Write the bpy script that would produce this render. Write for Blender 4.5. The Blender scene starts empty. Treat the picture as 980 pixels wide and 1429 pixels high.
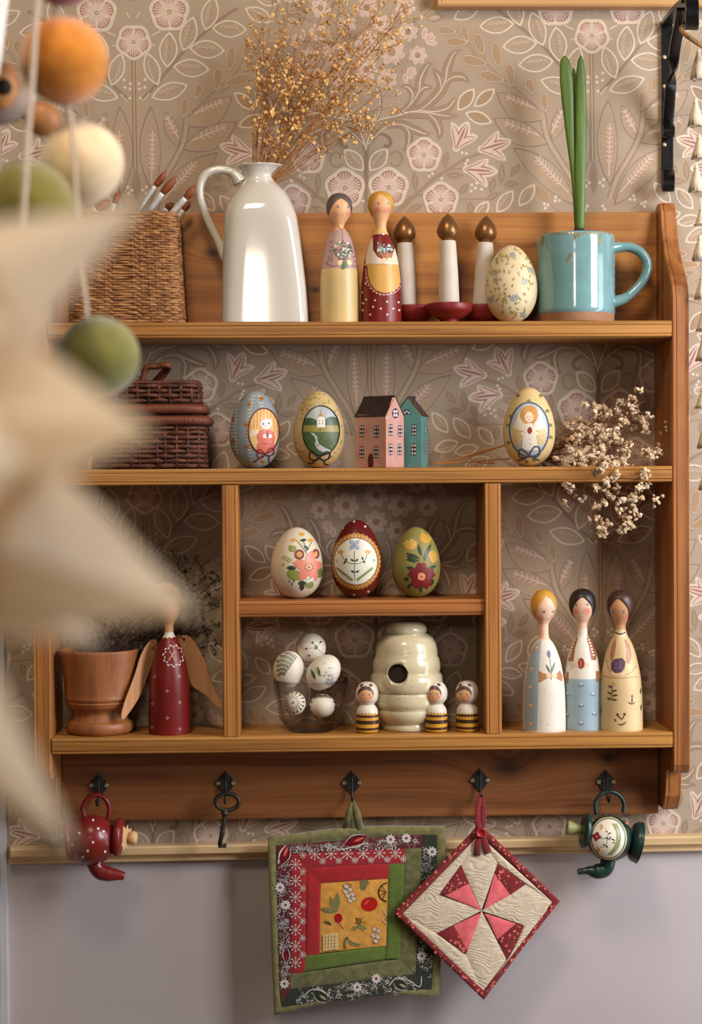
import bpy, bmesh, math, random
from math import sin, cos, pi, sqrt, atan, exp, floor
from mathutils import Vector, Matrix
from mathutils.geometry import tessellate_polygon
SC = bpy.context.scene
COL = SC.collection
random.seed(7)

# ------------------------------------------------------------------ camera
FP = 2400.0; CX, CY = 490.0, 714.5
YAW, PITCH, ROLL = atan(.03), atan(.02), .0065
CAM = Vector((0, -2.019, 1.5))
_f0 = Vector((sin(YAW), cos(YAW), 0)); _r = Vector((cos(YAW), -sin(YAW), 0))
FW = (_f0 * cos(PITCH) - Vector((0, 0, 1)) * sin(PITCH)).normalized()
_u = _r.cross(FW)
RT = _r * cos(ROLL) - _u * sin(ROLL)
UP = _u * cos(ROLL) + _r * sin(ROLL)
cd = bpy.data.cameras.new('camera'); cam = bpy.data.objects.new('camera', cd); COL.objects.link(cam)
cam.matrix_world = Matrix((( RT.x, UP.x, -FW.x, CAM.x), (RT.y, UP.y, -FW.y, CAM.y), (RT.z, UP.z, -FW.z, CAM.z), (0, 0, 0, 1)))
cd.sensor_fit = 'VERTICAL'; cd.sensor_height = 36.0; cd.lens = 36.0 * FP / 1429.0
cd.clip_start = .02
cd.dof.use_dof = True; cd.dof.focus_distance = 1.935; cd.dof.aperture_fstop = cd.lens / 17.0
SC.camera = cam

# ------------------------------------------------------------------ world, lights, exposure
w = bpy.data.worlds.new('world'); SC.world = w; w.use_nodes = True
w.node_tree.nodes['Background'].inputs[0].default_value = (1.0, .93, .88, 1)
w.node_tree.nodes['Background'].inputs[1].default_value = .055
def area(name, loc, target, size, energy, color, sy=None):
    l = bpy.data.lights.new(name, 'AREA'); l.energy = energy; l.color = color; l.size = size
    if sy: l.shape = 'RECTANGLE'; l.size_y = sy
    o = bpy.data.objects.new(name, l); COL.objects.link(o); o.location = loc
    d = Vector(target) - Vector(loc); o.rotation_euler = d.to_track_quat('-Z', 'Y').to_euler(); return o
area('window_daylight', (1.35, -1.05, 1.98), (.25, 0, 1.25), .5, 29, (.98, .97, 1.0), .9)
area('right_wall_fill', (1.12, -.40, 1.25), (.45, 0, 1.15), .25, 6.0, (.90, .94, 1.0), 1.2)  # added cool fill, out of view, brightens the wall right of the shelf
area('ceiling_lamp', (-.25, -1.35, 2.95), (0, 0, 1.5), .4, 17, (1.0, .79, .57))
area('front_warm_fill', (-.17, -2.36, 1.93), (-.15, -.6, 1.5), .20, 3.6, (1.0, .86, .70), .24)  # unseen warm light added behind the camera, fills the star and reflects in the jug
SC.view_settings.view_transform = 'Standard'; SC.view_settings.look = 'None'
SC.view_settings.gamma = 1; SC.view_settings.use_curve_mapping = False
SC.view_settings.exposure = 0.0

# ------------------------------------------------------------------ helpers
def at(px, py, Y=0.0):
    d = FW + RT * ((px - CX) / FP) + UP * ((CY - py) / FP)
    return CAM + d * ((Y - CAM.y) / d.y)
def ray(px, py): return FW + RT * ((px - CX) / FP) + UP * ((CY - py) / FP)
def KS(Y): return (Y - CAM.y) / FP
def lin(c):
    return tuple((x / 12.92 if x <= .04045 else ((x + .055) / 1.055) ** 2.4) for x in [v / 255 for v in c])
def crop(ox, oy, s): return lambda p: (ox + p[0] / s, oy + p[1] / s)

MATS = {}
def mat(name, rgb, rough=.5, var=.12, scale=60, bump=.0, bscale=200, metal=0, rgb2=None, coat=0, trans=0, ior=1.45, sss=0, stretch=None, sheen=0):
    if name in MATS: return MATS[name]
    m = bpy.data.materials.new(name); m.use_nodes = True; nt = m.node_tree; N = nt.nodes; L = nt.links
    b = N['Principled BSDF']; c = lin(rgb); c2 = lin(rgb2) if rgb2 else tuple(x * (1 - var * 2) for x in c)
    tc = N.new('ShaderNodeTexCoord'); mp = N.new('ShaderNodeMapping'); L.new(tc.outputs['Object'], mp.inputs[0])
    if stretch: mp.inputs['Scale'].default_value = stretch
    no = N.new('ShaderNodeTexNoise'); no.inputs['Scale'].default_value = scale; no.inputs['Detail'].default_value = 4
    L.new(mp.outputs[0], no.inputs['Vector'])
    r = N.new('ShaderNodeValToRGB'); r.color_ramp.elements[0].position = .35; r.color_ramp.elements[1].position = .65
    r.color_ramp.elements[0].color = (*c2, 1); r.color_ramp.elements[1].color = (*c, 1)
    L.new(no.outputs['Fac'], r.inputs[0]); L.new(r.outputs[0], b.inputs['Base Color'])
    b.inputs['Roughness'].default_value = rough; b.inputs['Metallic'].default_value = metal
    b.inputs['Coat Weight'].default_value = coat; b.inputs['Transmission Weight'].default_value = trans; b.inputs['IOR'].default_value = ior
    b.inputs['Coat Roughness'].default_value = .08
    b.inputs['Sheen Weight'].default_value = sheen
    if sss: b.inputs['Subsurface Weight'].default_value = sss; b.inputs['Subsurface Scale'].default_value = .004
    if bump:
        n2 = N.new('ShaderNodeTexNoise'); n2.inputs['Scale'].default_value = bscale; n2.inputs['Detail'].default_value = 3
        L.new(mp.outputs[0], n2.inputs['Vector']); bp = N.new('ShaderNodeBump'); bp.inputs['Strength'].default_value = bump; bp.inputs['Distance'].default_value = .001
        L.new(n2.outputs['Fac'], bp.inputs['Height']); L.new(bp.outputs[0], b.inputs['Normal'])
    MATS[name] = m; return m
def paintmat(name, rough, bump=0, spec=.5, weave=0):
    m = bpy.data.materials.new(name); m.use_nodes = True; N = m.node_tree.nodes; L = m.node_tree.links; b = N['Principled BSDF']
    a = N.new('ShaderNodeAttribute'); a.attribute_name = 'Col'
    tc = N.new('ShaderNodeTexCoord'); no = N.new('ShaderNodeTexNoise'); no.inputs['Scale'].default_value = 260; L.new(tc.outputs['Object'], no.inputs['Vector'])
    mr = N.new('ShaderNodeMapRange'); mr.inputs['To Min'].default_value = .86; mr.inputs['To Max'].default_value = 1.1; L.new(no.outputs['Fac'], mr.inputs['Value'])
    mx = N.new('ShaderNodeVectorMath'); mx.operation = 'SCALE'; L.new(a.outputs['Color'], mx.inputs[0]); L.new(mr.outputs[0], mx.inputs['Scale'])
    L.new(mx.outputs[0], b.inputs['Base Color']); b.inputs['Roughness'].default_value = rough; b.inputs['Specular IOR Level'].default_value = spec
    if bump:
        bp = N.new('ShaderNodeBump'); bp.inputs['Strength'].default_value = bump; bp.inputs['Distance'].default_value = .0006; L.new(no.outputs['Fac'], bp.inputs['Height']); L.new(bp.outputs[0], b.inputs['Normal'])
    return m
PAINT = paintmat('acrylic_paint', .42); PRINT = paintmat('wallpaper_ink', .75, .15, .3); CLOTHINK = paintmat('fabric_ink', .95, .4, .1); GOLDP = paintmat('gold_paint', .35)

def wood(name, axis, light=(188, 134, 66), dark=(134, 86, 38), rough=.42, knots=(), off=0, fine=1.0):
    """stained pine with the grain running along axis (0 x, 2 z); knots = (x, z, radius) in object space"""
    m = bpy.data.materials.new(name); m.use_nodes = True; nt = m.node_tree; N = nt.nodes; L = nt.links; b = N['Principled BSDF']
    tc = N.new('ShaderNodeTexCoord'); vec = tc.outputs['Object']
    def mth(op, a, bb=None):
        n = N.new('ShaderNodeMath'); n.operation = op
        for i, v in enumerate((a, bb)):
            if v is None: continue
            if isinstance(v, (int, float)): n.inputs[i].default_value = v
            else: L.new(v, n.inputs[i])
        return n.outputs[0]
    sep = N.new('ShaderNodeSeparateXYZ'); L.new(vec, sep.inputs[0]); X, Y, Z = sep.outputs
    dark_f = None
    sx, sz = X, Z
    for (kx, kz, kr) in knots:
        dx = mth('MULTIPLY', mth('SUBTRACT', X, kx), .62 if axis == 0 else 1.0); dz = mth('MULTIPLY', mth('SUBTRACT', Z, kz), 1.0 if axis == 0 else .62)
        d2 = mth('ADD', mth('MULTIPLY', dx, dx), mth('MULTIPLY', dz, dz)); d = mth('SQRT', d2)
        e = mth('POWER', 2.718, mth('MULTIPLY', d2, -1 / (kr * 2.6) ** 2))
        amp = mth('MULTIPLY', e, kr * 2.6)
        if axis == 0: sz = mth('ADD', sz, amp)
        else: sx = mth('ADD', sx, amp)
        k = mth('POWER', 2.718, mth('MULTIPLY', d2, -1 / (kr) ** 2)); dark_f = k if dark_f is None else mth('MAXIMUM', dark_f, k)
    cmb = N.new('ShaderNodeCombineXYZ'); L.new(sx, cmb.inputs[0]); L.new(Y, cmb.inputs[1]); L.new(sz, cmb.inputs[2])
    outs = []
    for lo, hi, det in ((2.2, 75, 3), (9, 620 * fine, 3)):
        mp = N.new('ShaderNodeMapping'); mp.inputs['Scale'].default_value = (lo, hi, hi) if axis == 0 else (hi, hi, lo); mp.inputs['Location'].default_value = (off, off * 2, off * 3)
        L.new(cmb.outputs[0], mp.inputs[0]); n = N.new('ShaderNodeTexNoise'); n.inputs['Scale'].default_value = 1; n.inputs['Detail'].default_value = det; n.inputs['Distortion'].default_value = .3
        L.new(mp.outputs[0], n.inputs['Vector']); outs.append(n.outputs['Fac'])
    f = mth('ADD', mth('MULTIPLY', outs[0], .68), mth('MULTIPLY', outs[1], .32))
    r = N.new('ShaderNodeValToRGB'); e = r.color_ramp.elements; e[0].position = .36; e[0].color = (*lin(dark), 1); e[1].position = .62; e[1].color = (*lin(light), 1)
    mid = r.color_ramp.elements.new(.50); mid.color = (*lin(tuple((a * .65 + c * .35) for a, c in zip(light, dark))), 1)
    L.new(f, r.inputs[0]); out = r.outputs[0]
    if dark_f is not None:
        mx = N.new('ShaderNodeMixRGB'); L.new(dark_f, mx.inputs[0]); L.new(out, mx.inputs[1]); mx.inputs[2].default_value = (*lin((62, 34, 18)), 1); out = mx.outputs[0]
    L.new(out, b.inputs['Base Color']); b.inputs['Roughness'].default_value = rough
    bp = N.new('ShaderNodeBump'); bp.inputs['Strength'].default_value = .25; bp.inputs['Distance'].default_value = .0006; L.new(outs[1], bp.inputs['Height']); L.new(bp.outputs[0], b.inputs['Normal'])
    return m

def link(name, me, mats, parent=None, smooth=True):
    if not isinstance(mats, (list, tuple)): mats = [mats]
    for m in mats: me.materials.append(m)
    if smooth is True: me.polygons.foreach_set('use_smooth', [True] * len(me.polygons))
    o = bpy.data.objects.new(name, me); COL.objects.link(o)
    if parent: o.parent = parent
    return o
def thing(name, loc, label, cat, group=None):
    o = bpy.data.objects.new(name, None); o.empty_display_size = .01; COL.objects.link(o); o.location = loc
    o['label'] = label; o['category'] = cat
    if group: o['group'] = group
    return o
def tag(o, label, cat, group=None):
    o['label'] = label; o['category'] = cat
    if group: o['group'] = group
    return o
def superpt(t, ex):
    c, s = cos(t), sin(t)
    return (math.copysign(abs(c) ** (2 / ex), c), math.copysign(abs(s) ** (2 / ex), s))
class MB:
    def __init__(s): s.v = []; s.f = []; s.m = []; s.flat = []
    def add(s, vs, fs, mi=0, flat=False):
        b = len(s.v); s.v += [Vector(v) for v in vs]
        for f in fs: s.f.append([b + i for i in f]); s.m.append(mi); s.flat.append(flat)
        return s
    def lathe(s, prof, seg=40, M=None, mi=0, mfun=None, cap=(True, True), center=(0, 0)):
        M = M or Matrix(); n = len(prof); vs = []
        for r, h in prof:
            for k in range(seg):
                a = 2 * pi * k / seg; vs.append(M @ Vector((center[0] + r * cos(a), center[1] + r * sin(a), h)))
        b = len(s.v); s.v += vs
        for i in range(n - 1):
            mm = mfun(i, prof) if mfun else mi
            for k in range(seg):
                k2 = (k + 1) % seg
                s.f.append([b + i * seg + k, b + i * seg + k2, b + (i + 1) * seg + k2, b + (i + 1) * seg + k]); s.m.append(mm); s.flat.append(False)
        if cap[0] and prof[0][0] > 1e-6: s.f.append([b + k for k in reversed(range(seg))]); s.m.append(mfun(0, prof) if mfun else mi); s.flat.append(True)
        if cap[1] and prof[-1][0] > 1e-6: s.f.append([b + (n - 1) * seg + k for k in range(seg)]); s.m.append(mfun(n - 2, prof) if mfun else mi); s.flat.append(True)
        return s
    def loft(s, secs, seg=32, mi=0):
        """secs: (cx, cy, z, half_x, half_y, exponent)"""
        vs = []
        for (cx, cy, z, hx, hy, ex) in secs:
            for k in range(seg):
                p = superpt(2 * pi * (k + .5) / seg, ex); vs.append((cx + p[0] * hx, cy + p[1] * hy, z))
        fs = [[i * seg + k, i * seg + (k + 1) % seg, (i + 1) * seg + (k + 1) % seg, (i + 1) * seg + k] for i in range(len(secs) - 1) for k in range(seg)]
        s.add(vs, fs, mi); b = len(s.v) - len(vs)
        s.f.append([b + k for k in reversed(range(seg))]); s.m.append(mi); s.flat.append(True)
        s.f.append([b + (len(secs) - 1) * seg + k for k in range(seg)]); s.m.append(mi); s.flat.append(True)
        return s
    def tube(s, path, r, seg=8, mi=0, closed=False, flatn=1.0, cap=True):
        P = [Vector(p) for p in path]; n = len(P); b = len(s.v)
        T = []
        for i in range(n):
            a = P[i - 1] if (i > 0 or closed) else P[i]; c = P[(i + 1) % n] if (i < n - 1 or closed) else P[i]
            t = (c - a); T.append(t.normalized() if t.length > 1e-9 else Vector((0, 0, 1)))
        nrm = T[0].orthogonal().normalized()
        if abs(T[0].y) < .9: nrm = (Vector((0, 1, 0)) - T[0] * T[0].y).normalized()
        for i in range(n):
            nrm = (nrm - T[i] * nrm.dot(T[i])); nrm = nrm.normalized() if nrm.length > 1e-6 else T[i].orthogonal().normalized()
            bn = T[i].cross(nrm); rr = r[i] if isinstance(r, (list, tuple)) else r
            for k in range(seg):
                a = 2 * pi * k / seg; s.v.append(P[i] + nrm * (rr * cos(a) * flatn) + bn * (rr * sin(a)))
        for i in range(n if closed else n - 1):
            j = (i + 1) % n
            for k in range(seg):
                k2 = (k + 1) % seg; s.f.append([b + i * seg + k, b + i * seg + k2, b + j * seg + k2, b + j * seg + k]); s.m.append(mi); s.flat.append(False)
        if cap and not closed:
            s.f.append([b + k for k in reversed(range(seg))]); s.m.append(mi); s.flat.append(False)
            s.f.append([b + (n - 1) * seg + k for k in range(seg)]); s.m.append(mi); s.flat.append(False)
        return s
    def box(s, a, c, mi=0, M=None):
        x0, y0, z0 = a; x1, y1, z1 = c
        vs = [Vector(p) for p in [(x0, y0, z0), (x1, y0, z0), (x1, y1, z0), (x0, y1, z0), (x0, y0, z1), (x1, y0, z1), (x1, y1, z1), (x0, y1, z1)]]
        if M: vs = [M @ v for v in vs]
        return s.add(vs, [[3, 2, 1, 0], [4, 5, 6, 7], [0, 1, 5, 4], [1, 2, 6, 5], [2, 3, 7, 6], [3, 0, 4, 7]], mi, True)
    def ell(s, c, r, seg=20, rings=12, mi=0, M=None):
        c = Vector(c); r = (r, r, r) if isinstance(r, (int, float)) else r; M = M or Matrix(); b = len(s.v)
        s.v.append(c + M @ Vector((0, 0, -r[2])))
        for i in range(1, rings):
            t = pi * i / rings
            for k in range(seg):
                a = 2 * pi * k / seg; s.v.append(c + M @ Vector((r[0] * sin(t) * cos(a), r[1] * sin(t) * sin(a), -r[2] * cos(t))))
        s.v.append(c + M @ Vector((0, 0, r[2]))); e = len(s.v) - 1
        for k in range(seg):
            k2 = (k + 1) % seg; s.f.append([b, b + 1 + k2, b + 1 + k]); s.m.append(mi); s.flat.append(False)
            s.f.append([e, b + 1 + (rings - 2) * seg + k, b + 1 + (rings - 2) * seg + k2]); s.m.append(mi); s.flat.append(False)
            for i in range(rings - 2):
                s.f.append([b + 1 + i * seg + k, b + 1 + i * seg + k2, b + 1 + (i + 1) * seg + k2, b + 1 + (i + 1) * seg + k]); s.m.append(mi); s.flat.append(False)
        return s
    def prism(s, pts, a, c, mi=0, bev=0, fn=None):
        """outline pts in 2D, extruded from a to c; fn(u, v, w) -> 3D"""
        n = len(pts); vs = [fn(u, v, a) for u, v in pts] + [fn(u, v, c) for u, v in pts]
        tri = tessellate_polygon([[Vector((u, v, 0)) for u, v in pts]])
        fs = [[i, (i + 1) % n, n + (i + 1) % n, n + i] for i in range(n)] + [list(t)[::-1] for t in tri] + [[n + i for i in t] for t in tri]
        return s.add(vs, fs, mi, True)
    def build(s, name, mats, parent=None, bevel=0, recalc=True, sub=0):
        me = bpy.data.meshes.new(name); me.from_pydata(s.v, [], s.f)
        me.polygons.foreach_set('material_index', s.m); me.polygons.foreach_set('use_smooth', [not f for f in s.flat])
        if recalc or bevel:
            bm = bmesh.new(); bm.from_mesh(me)
            if recalc: bmesh.ops.recalc_face_normals(bm, faces=bm.faces)
            bm.to_mesh(me); bm.free()
        o = link(name, me, mats, parent, smooth=False)
        if bevel:
            md = o.modifiers.new('bevel', 'BEVEL'); md.width = bevel; md.segments = 2; md.limit_method = 'ANGLE'; md.angle_limit = .7
        return o

def catmull(pts, n=6, closed=False):
    P = [Vector(p) for p in pts]; out = []; m = len(P)
    rng = range(m if closed else m - 1)
    for i in rng:
        p0 = P[(i - 1) % m] if (closed or i > 0) else P[0]; p1 = P[i]; p2 = P[(i + 1) % m]; p3 = P[(i + 2) % m] if (closed or i < m - 2) else P[-1]
        for k in range(n):
            t = k / n; out.append(.5 * ((2 * p1) + (p2 - p0) * t + (2 * p0 - 5 * p1 + 4 * p2 - p3) * t * t + (3 * p1 - p0 - 3 * p2 + p3) * t ** 3))
    if not closed: out.append(P[-1])
    return out

class Ink:
    """flat colour shapes in photo pixels, laid on a real surface by build()"""
    def __init__(s, tf=None, h=6.0, step=.00006): s.tf = tf or (lambda p: p); s.S = []; s.h = h; s.step = step
    def fill(s, pts, col, lay=1, h=None):
        pts = [s.tf(p) for p in pts]; tri = tessellate_polygon([[Vector((p[0], p[1], 0)) for p in pts]])
        V = [tuple(p) for p in pts]; F = [tuple(t) for t in tri]; h = h or s.h
        if not F: return s
        me = max(math.dist(V[f[i]], V[f[i - 1]]) for f in F for i in range(3)); lv = 0
        while me > h and lv < 5: me /= 2; lv += 1
        for _ in range(lv):
            mid = {}; NF = []
            def md(a, b):
                k = (min(a, b), max(a, b))
                if k not in mid: mid[k] = len(V); V.append(((V[a][0] + V[b][0]) / 2, (V[a][1] + V[b][1]) / 2))
                return mid[k]
            for a, b, c in F:
                x, y, z = md(a, b), md(b, c), md(c, a); NF += [(a, x, z), (x, b, y), (z, y, c), (x, y, z)]
            F = NF
        s.S.append((V, F, lin(col), lay)); return s
    def ell(s, c, rx, ry=None, col=(0, 0, 0), lay=1, rot=0, n=20):
        ry = ry or rx; return s.fill([(c[0] + rx * cos(t) * cos(rot) - ry * sin(t) * sin(rot), c[1] + rx * cos(t) * sin(rot) + ry * sin(t) * cos(rot)) for t in [2 * pi * k / n for k in range(n)]], col, lay)
    def dot(s, c, r, col, lay=1): return s.ell(c, r, r, col, lay, 0, 8)
    def line(s, path, w, col, lay=1, taper=None, n=5, closed=False):
        P = catmull([(p[0], p[1], 0) for p in path], n, closed) if len(path) > 2 else [Vector((*path[0], 0)).lerp(Vector((*path[1], 0)), i_ / nn_) for nn_ in [5 if s.h < 20 else 1] for i_ in range(nn_ + 1)]
        m = len(P); L = []; R = []
        for i, p in enumerate(P):
            if closed: d = P[(i + 1) % m] - P[i - 1]
            else: d = P[min(i + 1, m - 1)] - P[max(i - 1, 0)]
            d = d.normalized() if d.length > 1e-9 else Vector((1, 0, 0)); t = i / max(1, m - 1); ww = w / 2
            if taper == 'end': ww *= max(.04, 1 - t)
            elif taper == 'both': ww *= max(.06, sin(pi * (.02 + .96 * t)) ** .7)
            elif taper == 'leaf': ww *= max(.05, sin(pi * min(1, .12 + .88 * t)) ** .8)
            nn = Vector((-d.y, d.x, 0)) * ww; L.append(p + nn); R.append(p - nn)
        V = [s.tf((q.x, q.y)) for q in L] + [s.tf((q.x, q.y)) for q in R]
        k = m if closed else m - 1
        s.S.append((V, [(i, (i + 1) % m, m + (i + 1) % m, m + i) for i in range(k)], lin(col), lay)); return s
    def ring(s, c, rx, ry, w, col, lay=1, rot=0, n=28):
        return s.line([(c[0] + rx * cos(t) * cos(rot) - ry * sin(t) * sin(rot), c[1] + rx * cos(t) * sin(rot) + ry * sin(t) * cos(rot)) for t in [2 * pi * k / n for k in range(n)]], w, col, lay, None, 1, True)
    def leaf(s, a, b, w, col, lay=1, bend=0, n=7):
        ax, ay = a; bx, by = b; dx, dy = bx - ax, by - ay; l = math.hypot(dx, dy) or 1; nx, ny = -dy / l, dx / l
        f = lambda t, sd: (ax + dx * t + nx * (sd * w / 2 * sin(pi * t) ** .85 + bend * sin(pi * t)), ay + dy * t + ny * (sd * w / 2 * sin(pi * t) ** .85 + bend * sin(pi * t)))
        return s.fill([f(i / n, 1) for i in range(n + 1)] + [f(i / n, -1) for i in range(n - 1, 0, -1)], col, lay)
    def flower(s, c, r, n, col, lay=1, cc=None, cr=.25, pw=.95, rot=0, n2=6):
        for k in range(n):
            a = rot + 2 * pi * k / n; s.ell((c[0] + cos(a) * r * .58, c[1] + sin(a) * r * .58), r * .44, r * pw * pi / n * .62, col, lay, a, 12)
        s.dot(c, r * .35, col, lay)
        if cc: s.dot(c, r * cr, cc, lay + 1)
        return s
    def build(s, name, proj, parent, m=None, origin=None, kind=None):
        V = []; F = []; C = []; org = origin or (parent.location if parent else Vector())
        for idx, (v, f, c, lay) in enumerate(s.S):
            b = len(V)
            jt = (idx * .37) % 1 * .6
            for p in v: V.append(proj(p[0], p[1], (lay + jt) * s.step + .00006) - org)
            for t in f: F.append([b + i for i in t]); C.append((c, len(t)))
        me = bpy.data.meshes.new(name); me.from_pydata(V, [], F)
        # orient every face to the viewer side
        ca = me.color_attributes.new('Col', 'FLOAT_COLOR', 'CORNER'); data = []
        for (c, n) in C: data += [c[0], c[1], c[2], 1.0] * n
        ca.data.foreach_set('color', data)
        o = link(name, me, m or PAINT, parent)
        flip = [p.index for p in me.polygons if p.normal.dot(p.center + org - CAM) > 0]
        if flip:
            bm = bmesh.new(); bm.from_mesh(me); bm.faces.ensure_lookup_table()
            bmesh.ops.reverse_faces(bm, faces=[bm.faces[i] for i in flip]); bm.to_mesh(me); bm.free()
        if kind: o['kind'] = kind
        return o

def interp(prof, h):
    if h <= prof[0][1]: return prof[0][0]
    for (r0, h0), (r1, h1) in zip(prof, prof[1:]):
        if h <= h1: return r0 + (r1 - r0) * (h - h0) / max(1e-9, h1 - h0)
    return prof[-1][0]
def on_lathe(loc, prof, cx=0.0):
    """photo pixel -> point on the front of a turned body standing at loc"""
    def f(px, py, off):
        y = loc.y - .02
        for _ in range(4):
            p = at(px, py, y); u = p.x - loc.x - cx; R = interp(prof, p.z - loc.z) + off
            uu = max(-R * .97, min(R * .97, u)); y = loc.y - sqrt(max(1e-9, R * R - uu * uu))
        return Vector((loc.x + cx + uu, y, p.z))
    return f
def on_ell(c, r):
    r = (r, r, r) if isinstance(r, (int, float)) else r
    def f(px, py, off):
        y = c.y - r[1] * .7
        for _ in range(4):
            p = at(px, py, y); a = (p.x - c.x) / (r[0] + off); b = (p.z - c.z) / (r[2] + off); q = sqrt(a * a + b * b)
            if q > .97: a *= .97 / q; b *= .97 / q; q = .97
            y = c.y - (r[1] + off) * sqrt(1 - q * q)
        return Vector((c.x + a * (r[0] + off), y, c.z + b * (r[2] + off)))
    return f
def on_plane(p0, n):
    p0 = Vector(p0); n = Vector(n).normalized()
    if n.dot(CAM - p0) < 0: n = -n
    def f(px, py, off):
        d = ray(px, py); t = (p0 - CAM).dot(n) / d.dot(n); return CAM + d * t + n * off
    return f
def smooth_prof(prof, n=5):
    P = catmull([(r, h, 0) for r, h in prof], n); return [(max(p.x, 0), p.y) for p in P]

SHELF = {'A': 1.674, 'B': 1.5109, 'D': 1.3626, 'C': 1.2111}
def stand(px, py, Y, sh):
    p = at(px, py, Y); return Vector((p.x, Y, SHELF[sh] + .0001))
# ================================================================== THE SETTING
wall_m = mat('wall_paint_grey', (184, 175, 175), .7, .03, 8, .06, 900)
def plane_box(name, a, c, m, bevel=0):
    o = MB().box(a, c).build(name, m, None, bevel); o['kind'] = 'structure'; return o
wall = plane_box('wall_back', (-1.6, .0012, .0), (1.8, .10, 2.6), wall_m)
plane_box('floor', (-1.6, -3.2, -.05), (1.8, 0, 0), wood('floor_boards', 0, (150, 112, 76), (110, 78, 50)))
paper_m = mat('wallpaper_ground', (167, 148, 126), .72, .04, 30, .10, 700)
o = MB().box((-.352, 0, 1.058), (1.4, .0012, 2.6)).build('wallpaper', paper_m, wall); 

WP_W, WP_H, WP_T = .536, .529, .015
WP_O = at(512, 261, 0)
def w2uv(p):
    x, z = p.x - WP_O.x, p.z - WP_O.z; return (x * cos(WP_T) + z * sin(WP_T), -x * sin(WP_T) + z * cos(WP_T))
def px2uv(q): return w2uv(at(q[0], q[1], 0))
c1, c2, c3, c4 = crop(500, 0, 5.765), crop(660, 0, 5.765), crop(500, 140, 5.765), crop(660, 140, 5.765)
CREAM, CREAM2, TAN, DTAN, PINK, MAUVE, LPINK, FILL, OCH = (208, 193, 172), (196, 177, 152), (152, 130, 107), (138, 116, 93), (182, 146, 132), (156, 112, 102), (205, 181, 166), (170, 151, 130), (163, 136, 107)
wp = Ink(h=400); AXIS0 = Ink(h=400); AXIS1 = Ink(h=400)
def use(ink, c): ink.tf = lambda p, c=c: px2uv(c(p)); return ink
def vesica(ink, a, b, w, lay, col, t=.0, fat=.8, n=12):
    ax, ay = a; bx, by = b; dx, dy = bx - ax, by - ay; l = math.hypot(dx, dy); nx, ny = -dy / l, dx / l
    f = lambda s, sd: (ax + dx * s + nx * sd * w / 2 * sin(pi * s) ** fat, ay + dy * s + ny * sd * w / 2 * sin(pi * s) ** fat)
    s0, s1 = t, 1 - t
    ink.fill([f(s0 + (s1 - s0) * i / n, 1) if 0 < i < n else (ax + dx * (s0 + (s1 - s0) * i / n), ay + dy * (s0 + (s1 - s0) * i / n)) for i in range(n + 1)] + [f(s0 + (s1 - s0) * i / n, -1) for i in range(n - 1, 0, -1)], col, lay)
def toothed(ink, a, b, w, edge=CREAM, fill=FILL, inner=True, thick=15):
    """pointed leaf: cream hatched border, tan fill, ochre inner veining"""
    vesica(ink, a, b, w, 3, edge); 
    ax, ay = a; bx, by = b; dx, dy = bx - ax, by - ay; l = math.hypot(dx, dy); nx, ny = -dy / l, dx / l
    sh = thick / l * 1.5
    a2 = (ax + dx * sh, ay + dy * sh); b2 = (bx - dx * sh, by - dy * sh)
    vesica(ink, a2, b2, w - 2 * thick, 4, DTAN); vesica(ink, (ax + dx * (sh + .02), ay + dy * (sh + .02)), (bx - dx * (sh + .02), by - dy * (sh + .02)), w - 2 * thick - 8, 5, fill)
    if inner:
        for k in range(5):
            s = .26 + .11 * k
            for sd in (1, -1):
                p = (ax + dx * s, ay + dy * s); q = (ax + dx * (s + .10) + nx * sd * w * .20, ay + dy * (s + .10) + ny * sd * w * .20)
                ink.line([p, ((p[0] + q[0]) / 2 + nx * sd * 4, (p[1] + q[1]) / 2 + ny * sd * 4), q], 7, OCH if sd > 0 else CREAM2, 6, 'leaf', 2)
        ink.line([(ax + dx * .2, ay + dy * .2), (ax + dx * .8, ay + dy * .8)], 5, OCH, 6)
def drop(ink, a, b, w, edge=CREAM2, fill=OCH, th=7):
    """round at a, pointed at b"""
    ax, ay = a; bx, by = b; dx, dy = bx - ax, by - ay; l = math.hypot(dx, dy); ux, uy = dx / l, dy / l; nx, ny = -uy, ux
    def shp(g):
        pts = []
        for i in range(16):
            t = 2 * pi * i / 16; s = (1 - cos(t)) / 2; rr = (w / 2 - g) * sin(t) * (1 - .45 * s) * 1.15
            d = g + (l - g * 2.6) * s; pts.append((ax + ux * d + nx * rr, ay + uy * d + ny * rr))
        return pts
    ink.fill(shp(-4), DTAN, 2); ink.fill(shp(0), edge, 3); ink.fill(shp(th), fill, 4)
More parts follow.
